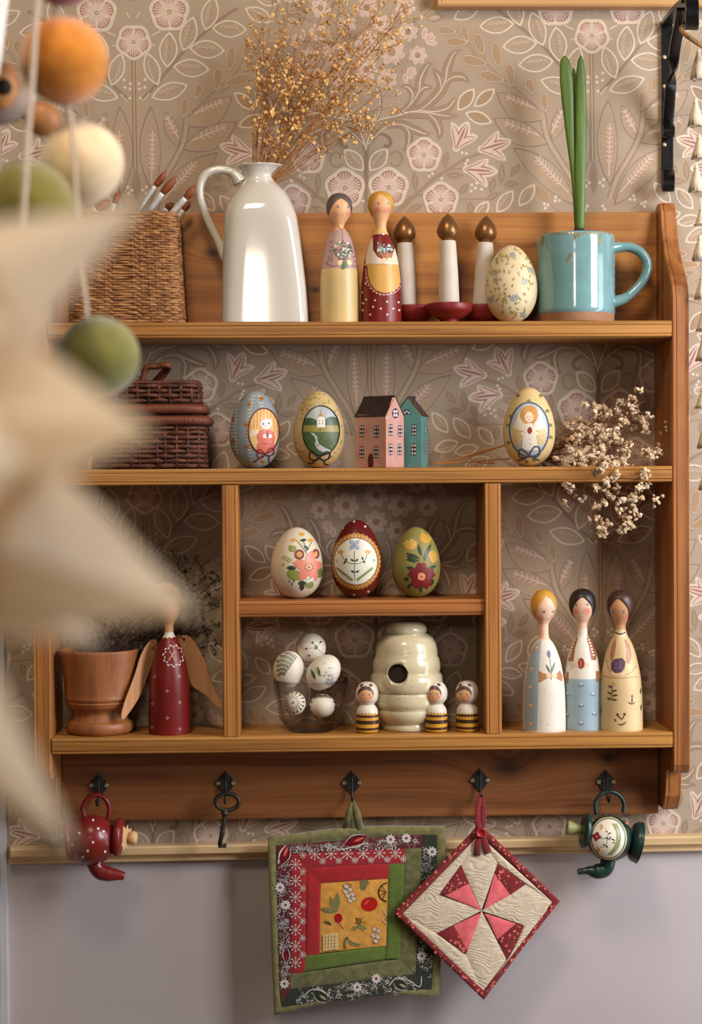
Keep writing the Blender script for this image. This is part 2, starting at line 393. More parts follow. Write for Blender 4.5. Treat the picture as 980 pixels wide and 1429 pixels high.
def peony(ink, c, r, pet=5, rot=-pi / 2, small=False):
    ink.fill([(c[0] + r * (1 + .045 * cos(pet * (k * 2 * pi / 60 - rot))) * cos(k * 2 * pi / 60), c[1] + r * (1 + .045 * cos(pet * (k * 2 * pi / 60 - rot))) * sin(k * 2 * pi / 60)) for k in range(60)], CREAM, 7)
    for k in range(44):
        a = k * 2 * pi / 44; ink.dot((c[0] + r * .93 * cos(a), c[1] + r * .93 * sin(a)), r * .025, FILL, 8)
    for p in range(pet):
        a0 = rot + 2 * pi * p / pet; hw = pi / pet * .93
        pts = [(c[0] + r * .17 * cos(a0), c[1] + r * .17 * sin(a0))]
        for i in range(9):
            t = -1 + 2 * i / 8; rr = r * (.86 - .14 * t * t); pts.append((c[0] + rr * cos(a0 + t * hw), c[1] + rr * sin(a0 + t * hw)))
        ink.fill(pts, MAUVE, 8)
        for i in range(6):
            t = -.83 + 1.66 * i / 5; a = a0 + t * hw; rr = r * (.80 - .13 * t * t)
            ink.line([(c[0] + r * .22 * cos(a), c[1] + r * .22 * sin(a)), (c[0] + rr * cos(a), c[1] + rr * sin(a))], r * .075, LPINK, 9)
    ink.dot(c, r * .20, CREAM, 10); ink.dot(c, r * .13, OCH, 11); ink.dot(c, r * .06, CREAM2, 12)
def daisy(ink, c, r, n=7, rot=.3):
    for k in range(n):
        a = rot + 2 * pi * k / n; ca, sa = cos(a), sin(a); R = r * .62
        ink.ell((c[0] + ca * R, c[1] + sa * R), r * .36, r * .30, LPINK, 4, a, 12)
        for q in (-.25, 0, .25): ink.line([(c[0] + cos(a + q * .6) * r * .5, c[1] + sin(a + q * .6) * r * .5), (c[0] + cos(a + q * .9) * r * .85, c[1] + sin(a + q * .9) * r * .85)], r * .03, PINK, 5)
    ink.dot(c, r * .30, OCH, 6)
def tulip(ink, b, tips, w=80):
    (l, m, r) = tips
    def path(t, sd):
        dx, dy = t[0] - b[0], t[1] - b[1]; le = math.hypot(dx, dy); nx, ny = -dy / le, dx / le; k = 20 * sd
        return [b, (b[0] + dx * .35 - nx * k, b[1] + dy * .35 - ny * k), (b[0] + dx * .75 - nx * k * .8, b[1] + dy * .75 - ny * k * .8), t]
    def mix(p, f): return (p[0] * (1 - f) + b[0] * f, p[1] * (1 - f) + b[1] * f)
    # cream body joining the three petals
    mid = lambda p, q_, f: (b[0] + ((p[0] + q_[0]) / 2 - b[0]) * f, b[1] + ((p[1] + q_[1]) / 2 - b[1]) * f)
    pl, pr = path(l, -1), path(r, 1)
    ink.fill([b, pl[1], pl[2], mid(l, m, .62), m, mid(r, m, .62), pr[2], pr[1]], CREAM, 4)
    for t, sd, ww in ((l, -1, w), (r, 1, w), (m, 0, w * 1.35)):
        P = path(t, sd); ink.line(P, ww, CREAM, 4.5, 'leaf', 5); Q_ = [mix(p, .10) for p in P]
        ink.line(Q_, ww * .66, MAUVE, 6, 'leaf', 5); ink.line(Q_, ww * .44, LPINK, 7, 'leaf', 5)
        if sd == 0: ink.line([mix(p, .2) for p in P], ww * .16, MAUVE, 8, 'leaf', 5)
    ink.dot(b, 34, CREAM, 5); ink.dot(b, 15, OCH, 9); ink.dot(b, 8, CREAM2, 10)
def feather(ink, a, b, n=6, bl=34, halo=None):
    ax, ay = a; bx, by = b; dx, dy = bx - ax, by - ay; l = math.hypot(dx, dy); nx, ny = -dy / l, dx / l; ux, uy = dx / l, dy / l
    ink.line([a, b], 11, LPINK, 6)
    for k in range(n):
        s = .12 + .62 * k / (n - 1)
        for sd in (1, -1):
            p = (ax + dx * s, ay + dy * s); q = (p[0] - ux * bl * .75 * (-1 if 0 else 1) + nx * sd * bl, p[1] - uy * bl * .75 + ny * sd * bl)
            ink.line([q, p], 9, LPINK, 6); 
            if sd > 0: ink.line([(q[0] + ux * 12, q[1] + uy * 12), (p[0] + ux * 14, p[1] + uy * 14)], 13, PINK, 5)
def softleaf(ink, a, b, w, bend=0, col=TAN):
    ink.leaf(a, b, w, DTAN, 1, bend, 14); ink.leaf((a[0] * .97 + b[0] * .03, a[1] * .97 + b[1] * .03), (b[0] * .97 + a[0] * .03, b[1] * .97 + a[1] * .03), w - 12, (168, 150, 130), 2, bend, 14)
    ink.leaf((a[0] * .9 + b[0] * .1, a[1] * .9 + b[1] * .1), (b[0] * .93 + a[0] * .07, b[1] * .93 + a[1] * .07), w * .66, (172, 148, 122), 3, bend, 14)
def scroll(ink, path, w, cream=True, tp='leaf'):
    ink.line(path, w * 1.35 + 12, DTAN, 1, tp, 6); ink.line(path, w * 1.35, TAN, 1.6, tp, 6)
    if cream: ink.line(path[:-1] + [tuple((path[-1][i] * .5 + path[-2][i] * .5) for i in (0, 1))], 9, CREAM, 3, 'both', 6)
# --- crop 1
I = use(wp, c1)
daisy(I, (270, 420), 112); daisy(I, (402, 258), 84, 7, .6); daisy(I, (480, 445), 80, 7, .1); daisy(I, (235, 635), 84, 7, .5); daisy(I, (380, 55), 86, 7, .2); daisy(I, (178, 190), 84, 7, .9)
for b, tt in (((520, 335), ((540, 220), (600, 268), (622, 300), (640, 350))), ((372, 575), ((462, 552), (468, 590), (440, 630), (385, 672)))):
    for t in tt:
        an = math.atan2(t[1] - b[1], t[0] - b[0]); le = math.hypot(t[0] - b[0], t[1] - b[1]); I.ell((b[0] + (t[0] - b[0]) * .6, b[1] + (t[1] - b[1]) * .6), le * .42, 24, LPINK, 4, an, 12)
        for g in (-9, 0, 9): I.line([(b[0] + (t[0] - b[0]) * .35 - g * sin(an) * .5, b[1] + (t[1] - b[1]) * .35 + g * cos(an) * .5), (b[0] + (t[0] - b[0]) * .88 - g * sin(an), b[1] + (t[1] - b[1]) * .88 + g * cos(an))], 3.5, PINK, 5)
    I.dot(b, 16, PINK, 5)
for p, wd, cr in (([(340, 915), (500, 880), (640, 760), (700, 650), (720, 540), (770, 430), (835, 398)], 60, 1), ([(690, 672), (760, 622), (840, 620), (900, 668)], 46, 1), ([(668, 715), (655, 630), (600, 545)], 40, 1),
                  ([(340, 912), (430, 830), (490, 730), (500, 640), (550, 535), (600, 508)], 48, 1), ([(490, 735), (540, 702), (605, 710)], 30, 1), ([(410, 850), (440, 760), (400, 702), (340, 700)], 34, 1), ([(340, 915), (480, 890), (620, 897), (720, 870), (770, 812), (778, 780)], 46, 1)):
    scroll(I, p, wd)
drop(I, (640, 237), (790, 255), 78); drop(I, (838, 200), (885, 340), 70); drop(I, (705, 335), (885, 342), 80)
toothed(I, (766, 155), (985, 40), 120); I.line([(455, 160), (540, 120), (600, 60)], 14, TAN, 1); I.leaf((540, 150), (690, 130), 80, TAN, 1); I.leaf((560, 152), (670, 132), 30, CREAM2, 2); I.leaf((565, 150), (660, 134), 18, FILL, 3); I.leaf((490, 100), (590, -40), 80, TAN, 1)
drop(I, (0, 905), (0, 905.1), 1) if 0 else None
toothed(I, (800, 892), (935, 712), 112, CREAM, OCH, False); toothed(I, (932, 862), (1100, 712), 100, CREAM, OCH, False)
I.line([(885, 342), (960, 460), (1060, 620), (1200, 700)], 10, TAN, 1)
# --- crop 2
I = use(wp, c2)
I.line([(120, 40), (210, 90), (350, 195), (540, 350), (690, 515), (800, 640), (905, 740)], 22, DTAN, 1); I.line([(120, 40), (210, 90), (350, 195), (540, 350), (690, 515), (800, 640), (905, 740)], 8, TAN, 2)
for a, b, wd in (((50, 215), (335, 190), 142), ((235, 378), (520, 345), 150), ((362, 526), (655, 490), 150), ((542, 642), (835, 735), 140), ((472, 95), (568, 372), 140), ((668, 212), (702, 500), 150), ((302, -60), (384, 212), 140), ((862, 372), (780, 640), 130), ((-120, 40), (95, 30), 10)):
    if wd > 20: toothed(I, a, b, wd)
for a, b, wd in (((22, 268), (85, 440), 92), ((-95, 470), (115, 515), 92), ((175, 338), (210, 540), 88), ((50, 592), (252, 647), 92), ((285, 508), (316, 697), 84), ((438, 633), (487, 755), 76), ((565, 746), (588, 900), 70)): drop(I, a, b, wd)
I.line([(115, 515), (230, 620), (380, 740), (520, 860)], 11, TAN, 1); I.line([(85, 440), (120, 530)], 8, TAN, 1); I.line([(-80, 330), (40, 470), (120, 520)], 8, TAN, 1)
softleaf(I, (190, 745), (590, 960), 190, 30); feather(I, (272, 778), (502, 872), 5, 26)
I.line([(745, 205), (815, 240)], 9, CREAM, 3); I.line([(790, 315), (825, 318)], 9, CREAM, 3); I.line([(900, 50), (925, 92)], 9, CREAM, 3)
for q in ((880, 590), (930, 620), (928, 662), (885, 650), (925, 735)): I.dot(q, 13, CREAM, 4)
I.line([(850, 700), (905, 760)], 8, CREAM, 4)
peony(I, (665, 55), 158)
# --- crop 3
I = use(wp, c3)
for p, wd in (([(300, 125), (400, 95), (550, 98), (680, 122), (800, 128)], 74), ([(550, 98), (620, 160), (655, 240), (650, 322)], 50), ([(220, 212), (330, 192), (430, 228), (530, 268), (585, 265)], 50), ([(370, 210), (410, 262), (405, 350), (360, 410)], 40)): scroll(I, p, wd)
I.line([(62, 420), (100, 300), (200, 215), (300, 130), (345, 100)], 46, TAN, 1); I.line([(80, 355), (140, 285), (225, 212)], 8, CREAM, 3); I.line([(60, 400), (85, 300), (150, 170), (300, 128), (420, 92)], 8, CREAM, 3)
I.line([(66, 400), (120, 200), (170, 100), (178, -30), (150, -110)], 30, TAN, 1); I.line([(70, 360), (120, 200), (170, 90), (172, -30), (150, -100)], 8, CREAM, 3)
I.line([(100, 330), (160, 270), (232, 288), (262, 332), (240, 372), (205, 362)], 28, DTAN, 2); I.line([(255, 440), (310, 408), (352, 450), (340, 512), (290, 527), (258, 500)], 18, TAN, 1)
toothed(I, (90, 568), (236, 388), 132, CREAM, FILL)
peony(I, (530, 440), 140); peony(I, (245, 702), 160); peony(I, (665, 800), 142)
tulip(I, (790, 382), ((748, 178), (885, 170), (965, 292))); tulip(I, (872, 556), ((1047, 470), (1127, 575), (1035, 700)))
for q in ((836, 422), (870, 428), (880, 482), (865, 510), (570, 610), (598, 590), (672, 630), (955, 665), (915, 680), (943, 706), (908, 730), (954, 587 + 0), (942, 705)): I.dot(q, 13, CREAM, 4)
def stick(I, a, b):
    d = (b[0] - a[0], b[1] - a[1]); I.leaf((a[0] - d[0] * .5, a[1] - d[1] * .5), (b[0] + d[0] * .6, b[1] + d[1] * .6), 58, TAN, 1); I.line([a, b], 12, CREAM, 3, 'both')
for a, b in (((710, 438), (700, 508)), ((455, 608), (460, 692)), ((733, 602), (806, 605)), ((868, 688), (838, 732)), ((415, 886), (482, 857)), ((900, 838), (908, 892))): stick(I, a, b)
for p, wd in (([(1000, 420), (870, 470), (750, 540), (600, 640), (480, 745), (340, 890)], 26), ([(850, 548), (740, 560), (640, 615)], 12), ([(520, 760), (400, 790), (300, 920)], 20), ([(810, 800), (980, 792), (1080, 790), (1150, 740)], 12), ([(455, 700), (455, 640)], 10)): I.line(p, wd, TAN, 1)
# --- crop 4
I = use(wp, c4)
tulip(I, (70, 395), ((205, 243), (312, 325), (265, 486)))
toothed(I, (-62, 100), (157, 180), 104, CREAM, OCH, False)
for q in ((32, 665), (20, 705), (70, 715), (668, 778), (698, 805), (662, 810), (577, 832), (605, 842), (585, 868), (937, 663), (912, 690), (905, 640), (920, 852), (905, 880)): I.dot(q, 14, CREAM, 4)
for a, b in (((235, 545), (230, 632)), ((362, 535), (325, 586)), ((272, 676), (336, 671)), ((168, 650), (150, 712)), ((183, 755), (137, 788))): stick(I, a, b)
softleaf(I, (165, 145), (610, 350), 190, 20); feather(I, (255, 175), (530, 280), 5, 32)
softleaf(I, (325, 378), (830, 850), 190, -30); feather(I, (503, 452), (772, 745), 8, 32)
softleaf(I, (735, 40), (640, 330), 110, 0); feather(I, (722, 82), (632, 265), 4, 28)
I.line([(560, 100), (600, 300), (700, 480), (800, 640), (860, 800)], 60, TAN, 1); I.line([(560, 100), (600, 300), (700, 480), (800, 640), (860, 800)], 30, (176, 156, 132), 1.5)
softleaf(I, (845, -10), (855, 700), 170, -14); feather(I, (838, 190), (862, 610), 8, 26)
for a, b, wd in (((370, 853), (500, 675), 106), ((192, 905), (326, 724), 112), ((12, 960), (130, 810), 100), ((492, 985), (288, 925), 104), ((334, 1010), (127, 975), 100)): toothed(I, a, b, wd)
I.line([(500, 690), (560, 790), (700, 900)], 9, TAN, 1); I.leaf((530, 690), (600, 830), 70, OCH, 1.2)
# --- axis shapes (drawn once)
I = use(AXIS0, c3); I.line([(66, 380), (64, 600), (62, 1000)], 44, TAN, 1); I.line([(66, 380), (64, 600), (62, 1000)], 20, DTAN, 2)
for k in range(2): I.dot((40 + 46 * k, 810 + 20 * k), 12, CREAM, 4)
I = use(AXIS0, c1); daisy(I, (68, 345), 105); daisy(I, (66, 560), 96, 7, .1); daisy(I, (70, 60), 90)
I = use(AXIS1, c2); peony(I, (958, 287), 140, 5, pi / 2)
I.line([(955, 420), (958, 700), (965, 1300)], 34, DTAN, 1); I.line([(955, 420), (958, 700), (965, 1300)], 16, (178, 148, 116), 2)
I = use(AXIS1, c4); I.leaf((972, 480), (975, 760), 70, TAN, 2)

def clip_poly(poly, axis, lim, sgn):
    out = []; n = len(poly)
    for i in range(n):
        a, b = poly[i], poly[(i + 1) % n]; da, db = (a[axis] - lim) * sgn, (b[axis] - lim) * sgn
        if da >= 0: out.append(a)
        if (da >= 0) != (db >= 0):
            t = da / (da - db); out.append((a[0] + (b[0] - a[0]) * t, a[1] + (b[1] - a[1]) * t))
    return out
BX = (-.3425, .68, 1.062, 2.14)
V = []; F = []; C = []
ct, st = cos(WP_T), sin(WP_T)
def emit(shapes, du, dv, mir):
    for ix, (v, f, c, lay) in enumerate(shapes):
        us = [((-p[0] if mir else p[0]) + du, p[1] + dv) for p in v]
        W2 = [(WP_O.x + u * ct - q * st, WP_O.z + u * st + q * ct) for u, q in us]
        if min(p[0] for p in W2) > BX[1] or max(p[0] for p in W2) < BX[0] or min(p[1] for p in W2) > BX[3] or max(p[1] for p in W2) < BX[2]: continue
        edge = min(p[0] for p in W2) < BX[0] or min(p[1] for p in W2) < BX[2]
        y = -.00005 * (lay + .02 + ((ix * .37) % 1) * .45 + (.48 if mir else 0))
        if not edge:
            b = len(V); V.extend([(p[0], y, p[1]) for p in W2])
            for t in f: F.append([b + i for i in t]); C.append((c, len(t)))
        else:
            for t in f:
                pl = clip_poly(clip_poly([W2[i] for i in t], 0, BX[0], 1), 1, BX[2], 1)
                if len(pl) > 2: b = len(V); V.extend([(p[0], y, p[1]) for p in pl]); F.append(list(range(b, b + len(pl)))); C.append((c, len(pl)))
for a in range(-4, 7):
    for bb in range(-6, 7):
        du, dv = a * WP_W / 2 + bb * WP_W, -a * WP_H / 2
        if du < -1.1 or du > 1.0 or dv < -1.3 or dv > .9: continue
        emit(wp.S, du, dv, False); emit(wp.S, du, dv, True); emit(AXIS0.S, du, dv, False); emit(AXIS1.S, du, dv, False)
me = bpy.data.meshes.new('wallpaper_print'); me.from_pydata(V, [], F)
ca = me.color_attributes.new('Col', 'FLOAT_COLOR', 'CORNER'); data = []
for c, n in C: data += [c[0], c[1], c[2], 1.0] * n
ca.data.foreach_set('color', data); wpo = link('wallpaper_print', me, PRINT, wall); wpo['kind'] = 'stuff'
bm = bmesh.new(); bm.from_mesh(me); bm.faces.ensure_lookup_table(); bmesh.ops.reverse_faces(bm, faces=[f for f in bm.faces if f.normal.y > 0]); bm.to_mesh(me); bm.free()
print('wallpaper faces', len(F))

# rails and casing
rail_m = wood('raw_pine_rail', 0, (222, 192, 146), (202, 168, 120), .5, off=3)
def rail(name, x0, x1, z0, z1, slope, prof, m):
    mb = MB(); vs = []; n = len(prof)
    for x, mit in ((x0, 1), (x1, 0)):
        for (y, t) in prof: vs.append((x + (-y * .25 if mit else 0), y, z0 + (z1 - z0) * t + slope * (x - .07)))
    fs = [[i, (i + 1) % n, n + (i + 1) % n, n + i] for i in range(n)] + [list(range(n)), [n + i for i in range(n)][::-1]]
    mb.add(vs, fs, 0, True); o = mb.build(name, m, None, .0006); o['kind'] = 'structure'; return o
rail('trim_1', -.343, .9, 1.0535, 1.0735, .006, [(0, 0), (-.008, 0), (-.009, .12), (-.007, .2), (-.009, .3), (-.010, .42), (-.016, .50), (-.017, .9), (-.016, 1), (0, 1)], rail_m)
zt = at(800, 8.5, -.018).z
rail('trim_2', at(606, 0, -.018).x, .9, zt, zt + .05, .0, [(0, 0), (-.016, 0), (-.018, .05), (-.018, .9), (-.016, 1), (0, 1)], wood('shelf_rail_pine', 0, (196, 150, 98), (176, 130, 80), .45, off=5))
cas_m = mat('casing_paint', (188, 186, 190), .5, .04, 10, .05, 500)
mb = MB(); mb.box((-.50, -.022, 0), (-.3535, .002, 2.6)); mb.box((-.3535, -.010, 0), (-.3445, .002, 2.6)); o = mb.build('trim_3', cas_m, None, .001); o['kind'] = 'structure'
mb = MB(); mb.box((-.3565, -.0265, 1.035), (-.350, -.022, 1.082)); h = mb.build('hinge_leaf', mat('brass_hinge', (198, 170, 120), .4, .2, 80, metal=.3), o, .0006)

# ================================================================== WALL SHELF
SX0, SX1, SF = -.2785, .4195, -.099
shelf = thing('wall_shelf', (.07, 0, 1.2111), 'warm stained pine wall shelf with compartments and a hook board below', 'shelf')
SL = shelf.location
knx = lambda px, py, Y: (lambda p: (p.x - SL.x, p.z - SL.z))(at(px, py, Y))
wx = [wood('stained_pine_board_%d' % i, 0, off=i * 3.7) for i in range(4)]
wz = wood('stained_pine_upright', 2, (184, 124, 62), (128, 78, 36), off=2.2)
wzs = wood('stained_pine_side', 2, (174, 112, 58), (120, 70, 35), off=9.2)
k1 = knx(297, 353, -.02); k2 = knx(440, 405, -.02)
wback = wood('stained_pine_back', 0, (182, 122, 58), (136, 84, 38), knots=((k1[0], k1[1], .006), (k2[0], k2[1], .005)), off=12)
k3 = knx(708, 1072, -.02)
wap = wood('stained_pine_apron', 0, (164, 104, 56), (116, 68, 36), knots=((k3[0], k3[1] + .001, .012), (knx(850, 1055, -.02)[0], k3[1] + .01, .006)), off=17)
def loc3(x, y, z): return Vector((x, y, z)) - SL
def board(name, x0, x1, zt, th, yf, yb, m, vertical=False, z0=None, z1=None):
    """routed front edge: two fine grooves and a rounded lower bead"""
    prof = [(yb, 0), (yf + .003, 0), (yf + .0006, .03), (yf, .08), (yf, .215), (yf + .0012, .235), (yf + .0012, .25), (yf, .27), (yf, .755), (yf + .0014, .775), (yf + .0014, .80), (yf + .0004, .82), (yf + .0006, .93), (yf + .004, 1), (yb, 1)]
    mb = MB(); n = len(prof)
    if not vertical: vs = [loc3(x, y, zt - t * th) for x in (x0, x1) for (y, t) in prof]
    else: vs = [loc3(x0 + t * th + xs, y, z) for z, xs in ((z0, 0), (z1, 0)) for (y, t) in prof]
    fs = [[i, (i + 1) % n, n + (i + 1) % n, n + i] for i in range(n)] + [list(range(n)), [n + i for i in range(n)][::-1]]
    mb.add(vs, fs, 0, True); return mb.build(name, m, shelf, .0004)
board('shelf_board', SX0 + .0008, SX1 - .0008, 1.674, .0185, SF, -.001, wx[0])
board('shelf_board', SX0 + .0008, SX1 - .0008, 1.5109, .0182, SF, -.001, wx[1])
board('shelf_board', SX0 + .0008, SX1 - .0008, 1.2111, .0182, SF, -.001, wx[2])
dL, dR = -.0872, .2072
board('divider', dL, 0, 0, .0188, -.0985, -.001, wz, True, 1.2113, 1.4924)
board('divider', dR, 0, 0, .0188, -.0985, -.001, wz, True, 1.2113, 1.4924)
board('small_shelf_board', dL + .019, dR - .0003, 1.3626, .0188, -.094, -.001, wood('stained_pine_small', 0, (176, 110, 54), (124, 72, 34), off=6.6))
# side panels, silhouette in (y, z)
def yfor(px, py, x):            # depth at which a point of the side panel shows at this pixel
    d = ray(px, py); t = (x - CAM.x) / d.x; return CAM.y + d.y * t
sil = [(-.001, 1.122), (-.016, 1.112), (-.034, 1.111), (-.044, 1.118), (-.052, 1.130), (-.0545, 1.146), (-.0560, 1.160), (-.062, 1.1615), (-.0700, 1.1620), (-.0885, 1.1625), (-.0955, 1.166), (-.0990, 1.174), (-.0990, 1.684), (-.0985, 1.700), (-.0955, 1.7125), (-.086, 1.725), (-.071, 1.740), (-.0560, 1.756), (-.0455, 1.773), (-.0390, 1.790), (-.0350, 1.806), (-.027, 1.8165), (-.017, 1.8175), (-.008, 1.812), (-.001, 1.805)]
for sx, x0, x1 in ((1, SX1, .4385), (-1, -.2975, SX0)):
    mb = MB()
    xs = [x0, x0 + .0012, x0 + .0050, x0 + .0052, x1 - .0042, x1 - .0040, x1 - .0008, x1] if sx > 0 else [x0, x0 + .0008, x0 + .0040, x0 + .0042, x1 - .0052, x1 - .0050, x1 - .0012, x1]
    ins = [.0022, .0006, .0006, .0, .0, .0008, .0004, .0018] if sx > 0 else [.0018, .0004, .0008, .0, .0, .0006, .0006, .0022]
    n = len(sil); cyz = (-.02, 1.45)
    vs = []
    for x, q in zip(xs, ins):
        for i, (y, z) in enumerate(sil):
            a, b = sil[i - 1], sil[(i + 1) % n]; ty, tz = b[0] - a[0], b[1] - a[1]; l = math.hypot(ty, tz); ny, nz = tz / l, -ty / l
            if y > -.002: ny = nz = 0
            vs.append(loc3(x, y + ny * q, z + nz * q))
    fs = [[k * n + i, k * n + (i + 1) % n, (k + 1) * n + (i + 1) % n, (k + 1) * n + i] for k in range(len(xs) - 1) for i in range(n)]
    tri = tessellate_polygon([[Vector((y, z, 0)) for y, z in sil]]); m0 = (len(xs) - 1) * n
    fs += [list(t) for t in tri] + [[m0 + i for i in t][::-1] for t in tri]
    mb.add(vs, fs, 0, True); mb.build('side_panel', wzs if sx > 0 else wz, shelf)
o = MB().box(loc3(SX0 + .0005, -.021, 1.6745), loc3(SX1 - .0005, -.001, 1.8068)).build('back_board', wback, shelf, .0012)
o = MB().box(loc3(SX0 + .0005, -.021, 1.1035), loc3(SX1 - .0005, -.001, 1.1925)).build('hook_board', wap, shelf, .0012)
# coat hooks
iron = mat('black_iron', (66, 63, 58), .5, .2, 120, .3, 300, metal=.35); screw_m = mat('dull_brass_screw', (186, 178, 148), .35, .15, 300, metal=.3)
def hook(px, py):
    c = at(px, py, -.023) - SL; k = KS(-.023)
    mb = MB(); hw, hh = 14.5 * k, 17.5 * k
    pts = [(0, hh), (hw * .55, hh * .5), (hw, 0), (hw * .5, -hh * .55), (0, -hh), (-hw * .5, -hh * .55), (-hw, 0), (-hw * .55, hh * .5)]
    mb.prism(pts, 0, .0018, fn=lambda u, v, w: c + Vector((u, -w + .0021, v)))
    h = mb.build('coat_hook', iron, shelf, .0006)
    for sx in (-10.5, 10.5):
        s = MB().lathe([(0, 0), (.0026, 0), (.0026, .0008), (.0020, .0014), (.0010, .0014), (.0008, .0009), (0, .0009)], 12, Matrix.Translation(c + Vector((sx * k, .0003, 0))) @ Matrix.Rotation(pi / 2, 4, 'X')); s.build('screw', screw_m, h)
    path = catmull([c + Vector((0, 0, hh * .7)), c + Vector((0, -.006, hh * .2)), c + Vector((0, -.006, -hh * .7)), c + Vector((0, -.010, -hh * 1.25)), c + Vector((0, -.020, -hh * 1.35)), c + Vector((0, -.025, -hh * .85))], 5)
    MB().tube(path, .0014, 8).build('prong', iron, h)
HOOKS = [(138, 1096), (315, 1093), (491, 1092.5), (670, 1089), (846, 1091)]
for q in HOOKS: hook(*q)
# ================================================================== HELPERS FOR THE ORNAMENTS
def Pf(loc): return lambda px, py, Y: at(px, py, Y) - loc
def egg_prof(rx, H, asym=.14, n=26):
    pts = []
    mx = max(sin(t) * (1 + asym * cos(t)) for t in [pi * i / 60 for i in range(61)])
    for i in range(n + 1):
        t = pi * i / n; pts.append((rx * sin(t) * (1 + asym * cos(t)) / mx if 0 < i < n else 0, H * (1 - cos(t)) / 2))
    pts[0] = (0, .0); return [(r, max(h, 0)) for r, h in pts]
def make_egg(px, base, rx, H, Y, sh, m, label, group, lay_name='painted_decoration'):
    loc = stand(px, base - H / 2, Y, sh); k = KS(Y); t = thing('decorative_egg', loc, label, 'egg', group)
    prof = egg_prof(rx * k, H * k); MB().lathe(prof, 48).build('egg_shell', m, t)
    return t, on_lathe(loc, prof)
BASE_SKIN = [(224, 170, 122)]; SKIN = (224, 170, 122); SKIN2 = (232, 190, 152); BLUSH = (222, 128, 112)
def doll(px, base, prof, Y, sh, mats, bands, label, cat='figurine', group=None, name='peg_doll', hair=None, turn=0.0, headmin=None, seg=44):
    """prof: (r, h) in photo px; bands: list of (h upper limit, material index)"""
    loc = stand(px, base - 90, Y, sh); k = KS(Y); t = thing(name, loc, label, cat, group)
    P = smooth_prof([(r * k, h * k) for r, h in prof], 4)
    def mf(i, pr):
        h = (pr[i][1] + pr[i + 1][1]) / 2 / k
        for lim, mi in bands:
            if h < lim: return mi
        return bands[-1][1]
    # body and head as separate parts, cut at the neck
    neck = headmin * k; b = [q for q in P if q[1] < neck] + [(interp(P, neck), neck)]; hd = [(interp(P, neck), neck)] + [q for q in P if q[1] > neck]
    MB().lathe(b, seg, mfun=mf, cap=(True, False)).build('body', mats[1:], t)
    MB().lathe(hd, seg, cap=(False, True)).build('head', mats[0], t)
    if hair:
        (hm, top, side, front) = hair     # front: height of the parting, side: where the hair ends beside the cheeks
        mb = MB(); N = 56; T = 12; vs = []
        for kx in range(N):
            a = 2 * pi * kx / N; d = abs(((a + pi / 2 + atan(loc.x / 1.95) - turn + pi) % (2 * pi)) - pi)   # 0 in front
            if d < 1.25: z = front + (side - front) * (d / 1.25) ** 1.5
            else: z = side - (d - 1.25) * 1.0
            for j in range(T + 1):
                h = (top + (z - top) * (j / T) ** 1.7) * k; r = interp(P, h) + .0007 * (1 if j < T else .2)
                r = interp(P, h) if j else .0001; hc = (top * .45 + side * .55) * k; dl = sqrt(r * r + (h - hc) ** 2) or 1; g = 1 + (.0009 if j < T else .0003) / dl
                vs.append((r * g * cos(a), r * g * sin(a), hc + (h - hc) * g))
        fs = [[kx * (T + 1) + j, kx * (T + 1) + j + 1, ((kx + 1) % N) * (T + 1) + j + 1, ((kx + 1) % N) * (T + 1) + j] for kx in range(N) for j in range(T)]
        mb.add(vs, fs).build('hair', hm, t)
    return t, on_lathe(loc, P)
def face(ik, l, r, mouth, cheeks, er=2.0, cr=3.6):
    for e in (l, r):
        ik.ell(e, er * .95, er * .8, (232, 222, 210), 3); ik.dot((e[0] + .15, e[1]), er * .68, (32, 26, 24), 4); ik.dot((e[0] - er * .25, e[1] - er * .25), er * .2, (245, 240, 235), 5)
        ik.line([(e[0] - er, e[1] - er * .4), (e[0], e[1] - er * 1.1), (e[0] + er, e[1] - er * .6)], er * .25, (70, 50, 40), 5)
    ik.line([(mouth[0] - 1.3, mouth[1] - .2), (mouth[0], mouth[1] + .3), (mouth[0] + 1.3, mouth[1] - .2)], .6, (176, 96, 80), 4)
    for c in cheeks:
        for g, cc in ((1.12, .25), (.9, .5), (.62, .75)): ik.ell(c, cr * g, cr * .95 * g, tuple(BASE_SKIN[0][z] * (1 - cc) + BLUSH[z] * cc for z in (0, 1, 2)), 2 + cc)
skin_m = mat('painted_skin', SKIN, .45, .05, 40); skin2_m = mat('pale_painted_skin', (228, 188, 158), .45, .05, 40)
cream_m = mat('cream_paint', (214, 186, 128), .38, .06, 30); lilac_m = mat('dusty_lilac_paint', (182, 150, 142), .45, .06, 30)
red_m = mat('deep_red_paint', (122, 30, 26), .38, .10, 30, .05, 200); white_m = mat('warm_white_paint', (222, 212, 196), .4, .04, 30, .05, 200)
blue_m = mat('grey_blue_paint', (152, 174, 184), .42, .06, 30); yellow_m = mat('butter_yellow_paint', (214, 186, 138), .4, .06, 30)
black_hair = mat('black_hair_paint', (44, 34, 32), .4, .1, 40); brown_hair = mat('brown_hair_paint', (72, 48, 44), .4, .1, 40); grey_hair = mat('grey_brown_hair_paint', (92, 80, 76), .5, .1, 40); blond_hair = mat('ochre_hair_paint', (200, 146, 58), .45, .08, 40)
GD = 'hand-painted wooden eggs'; GDOLL = 'painted peg dolls'
rnd = random.Random(3)

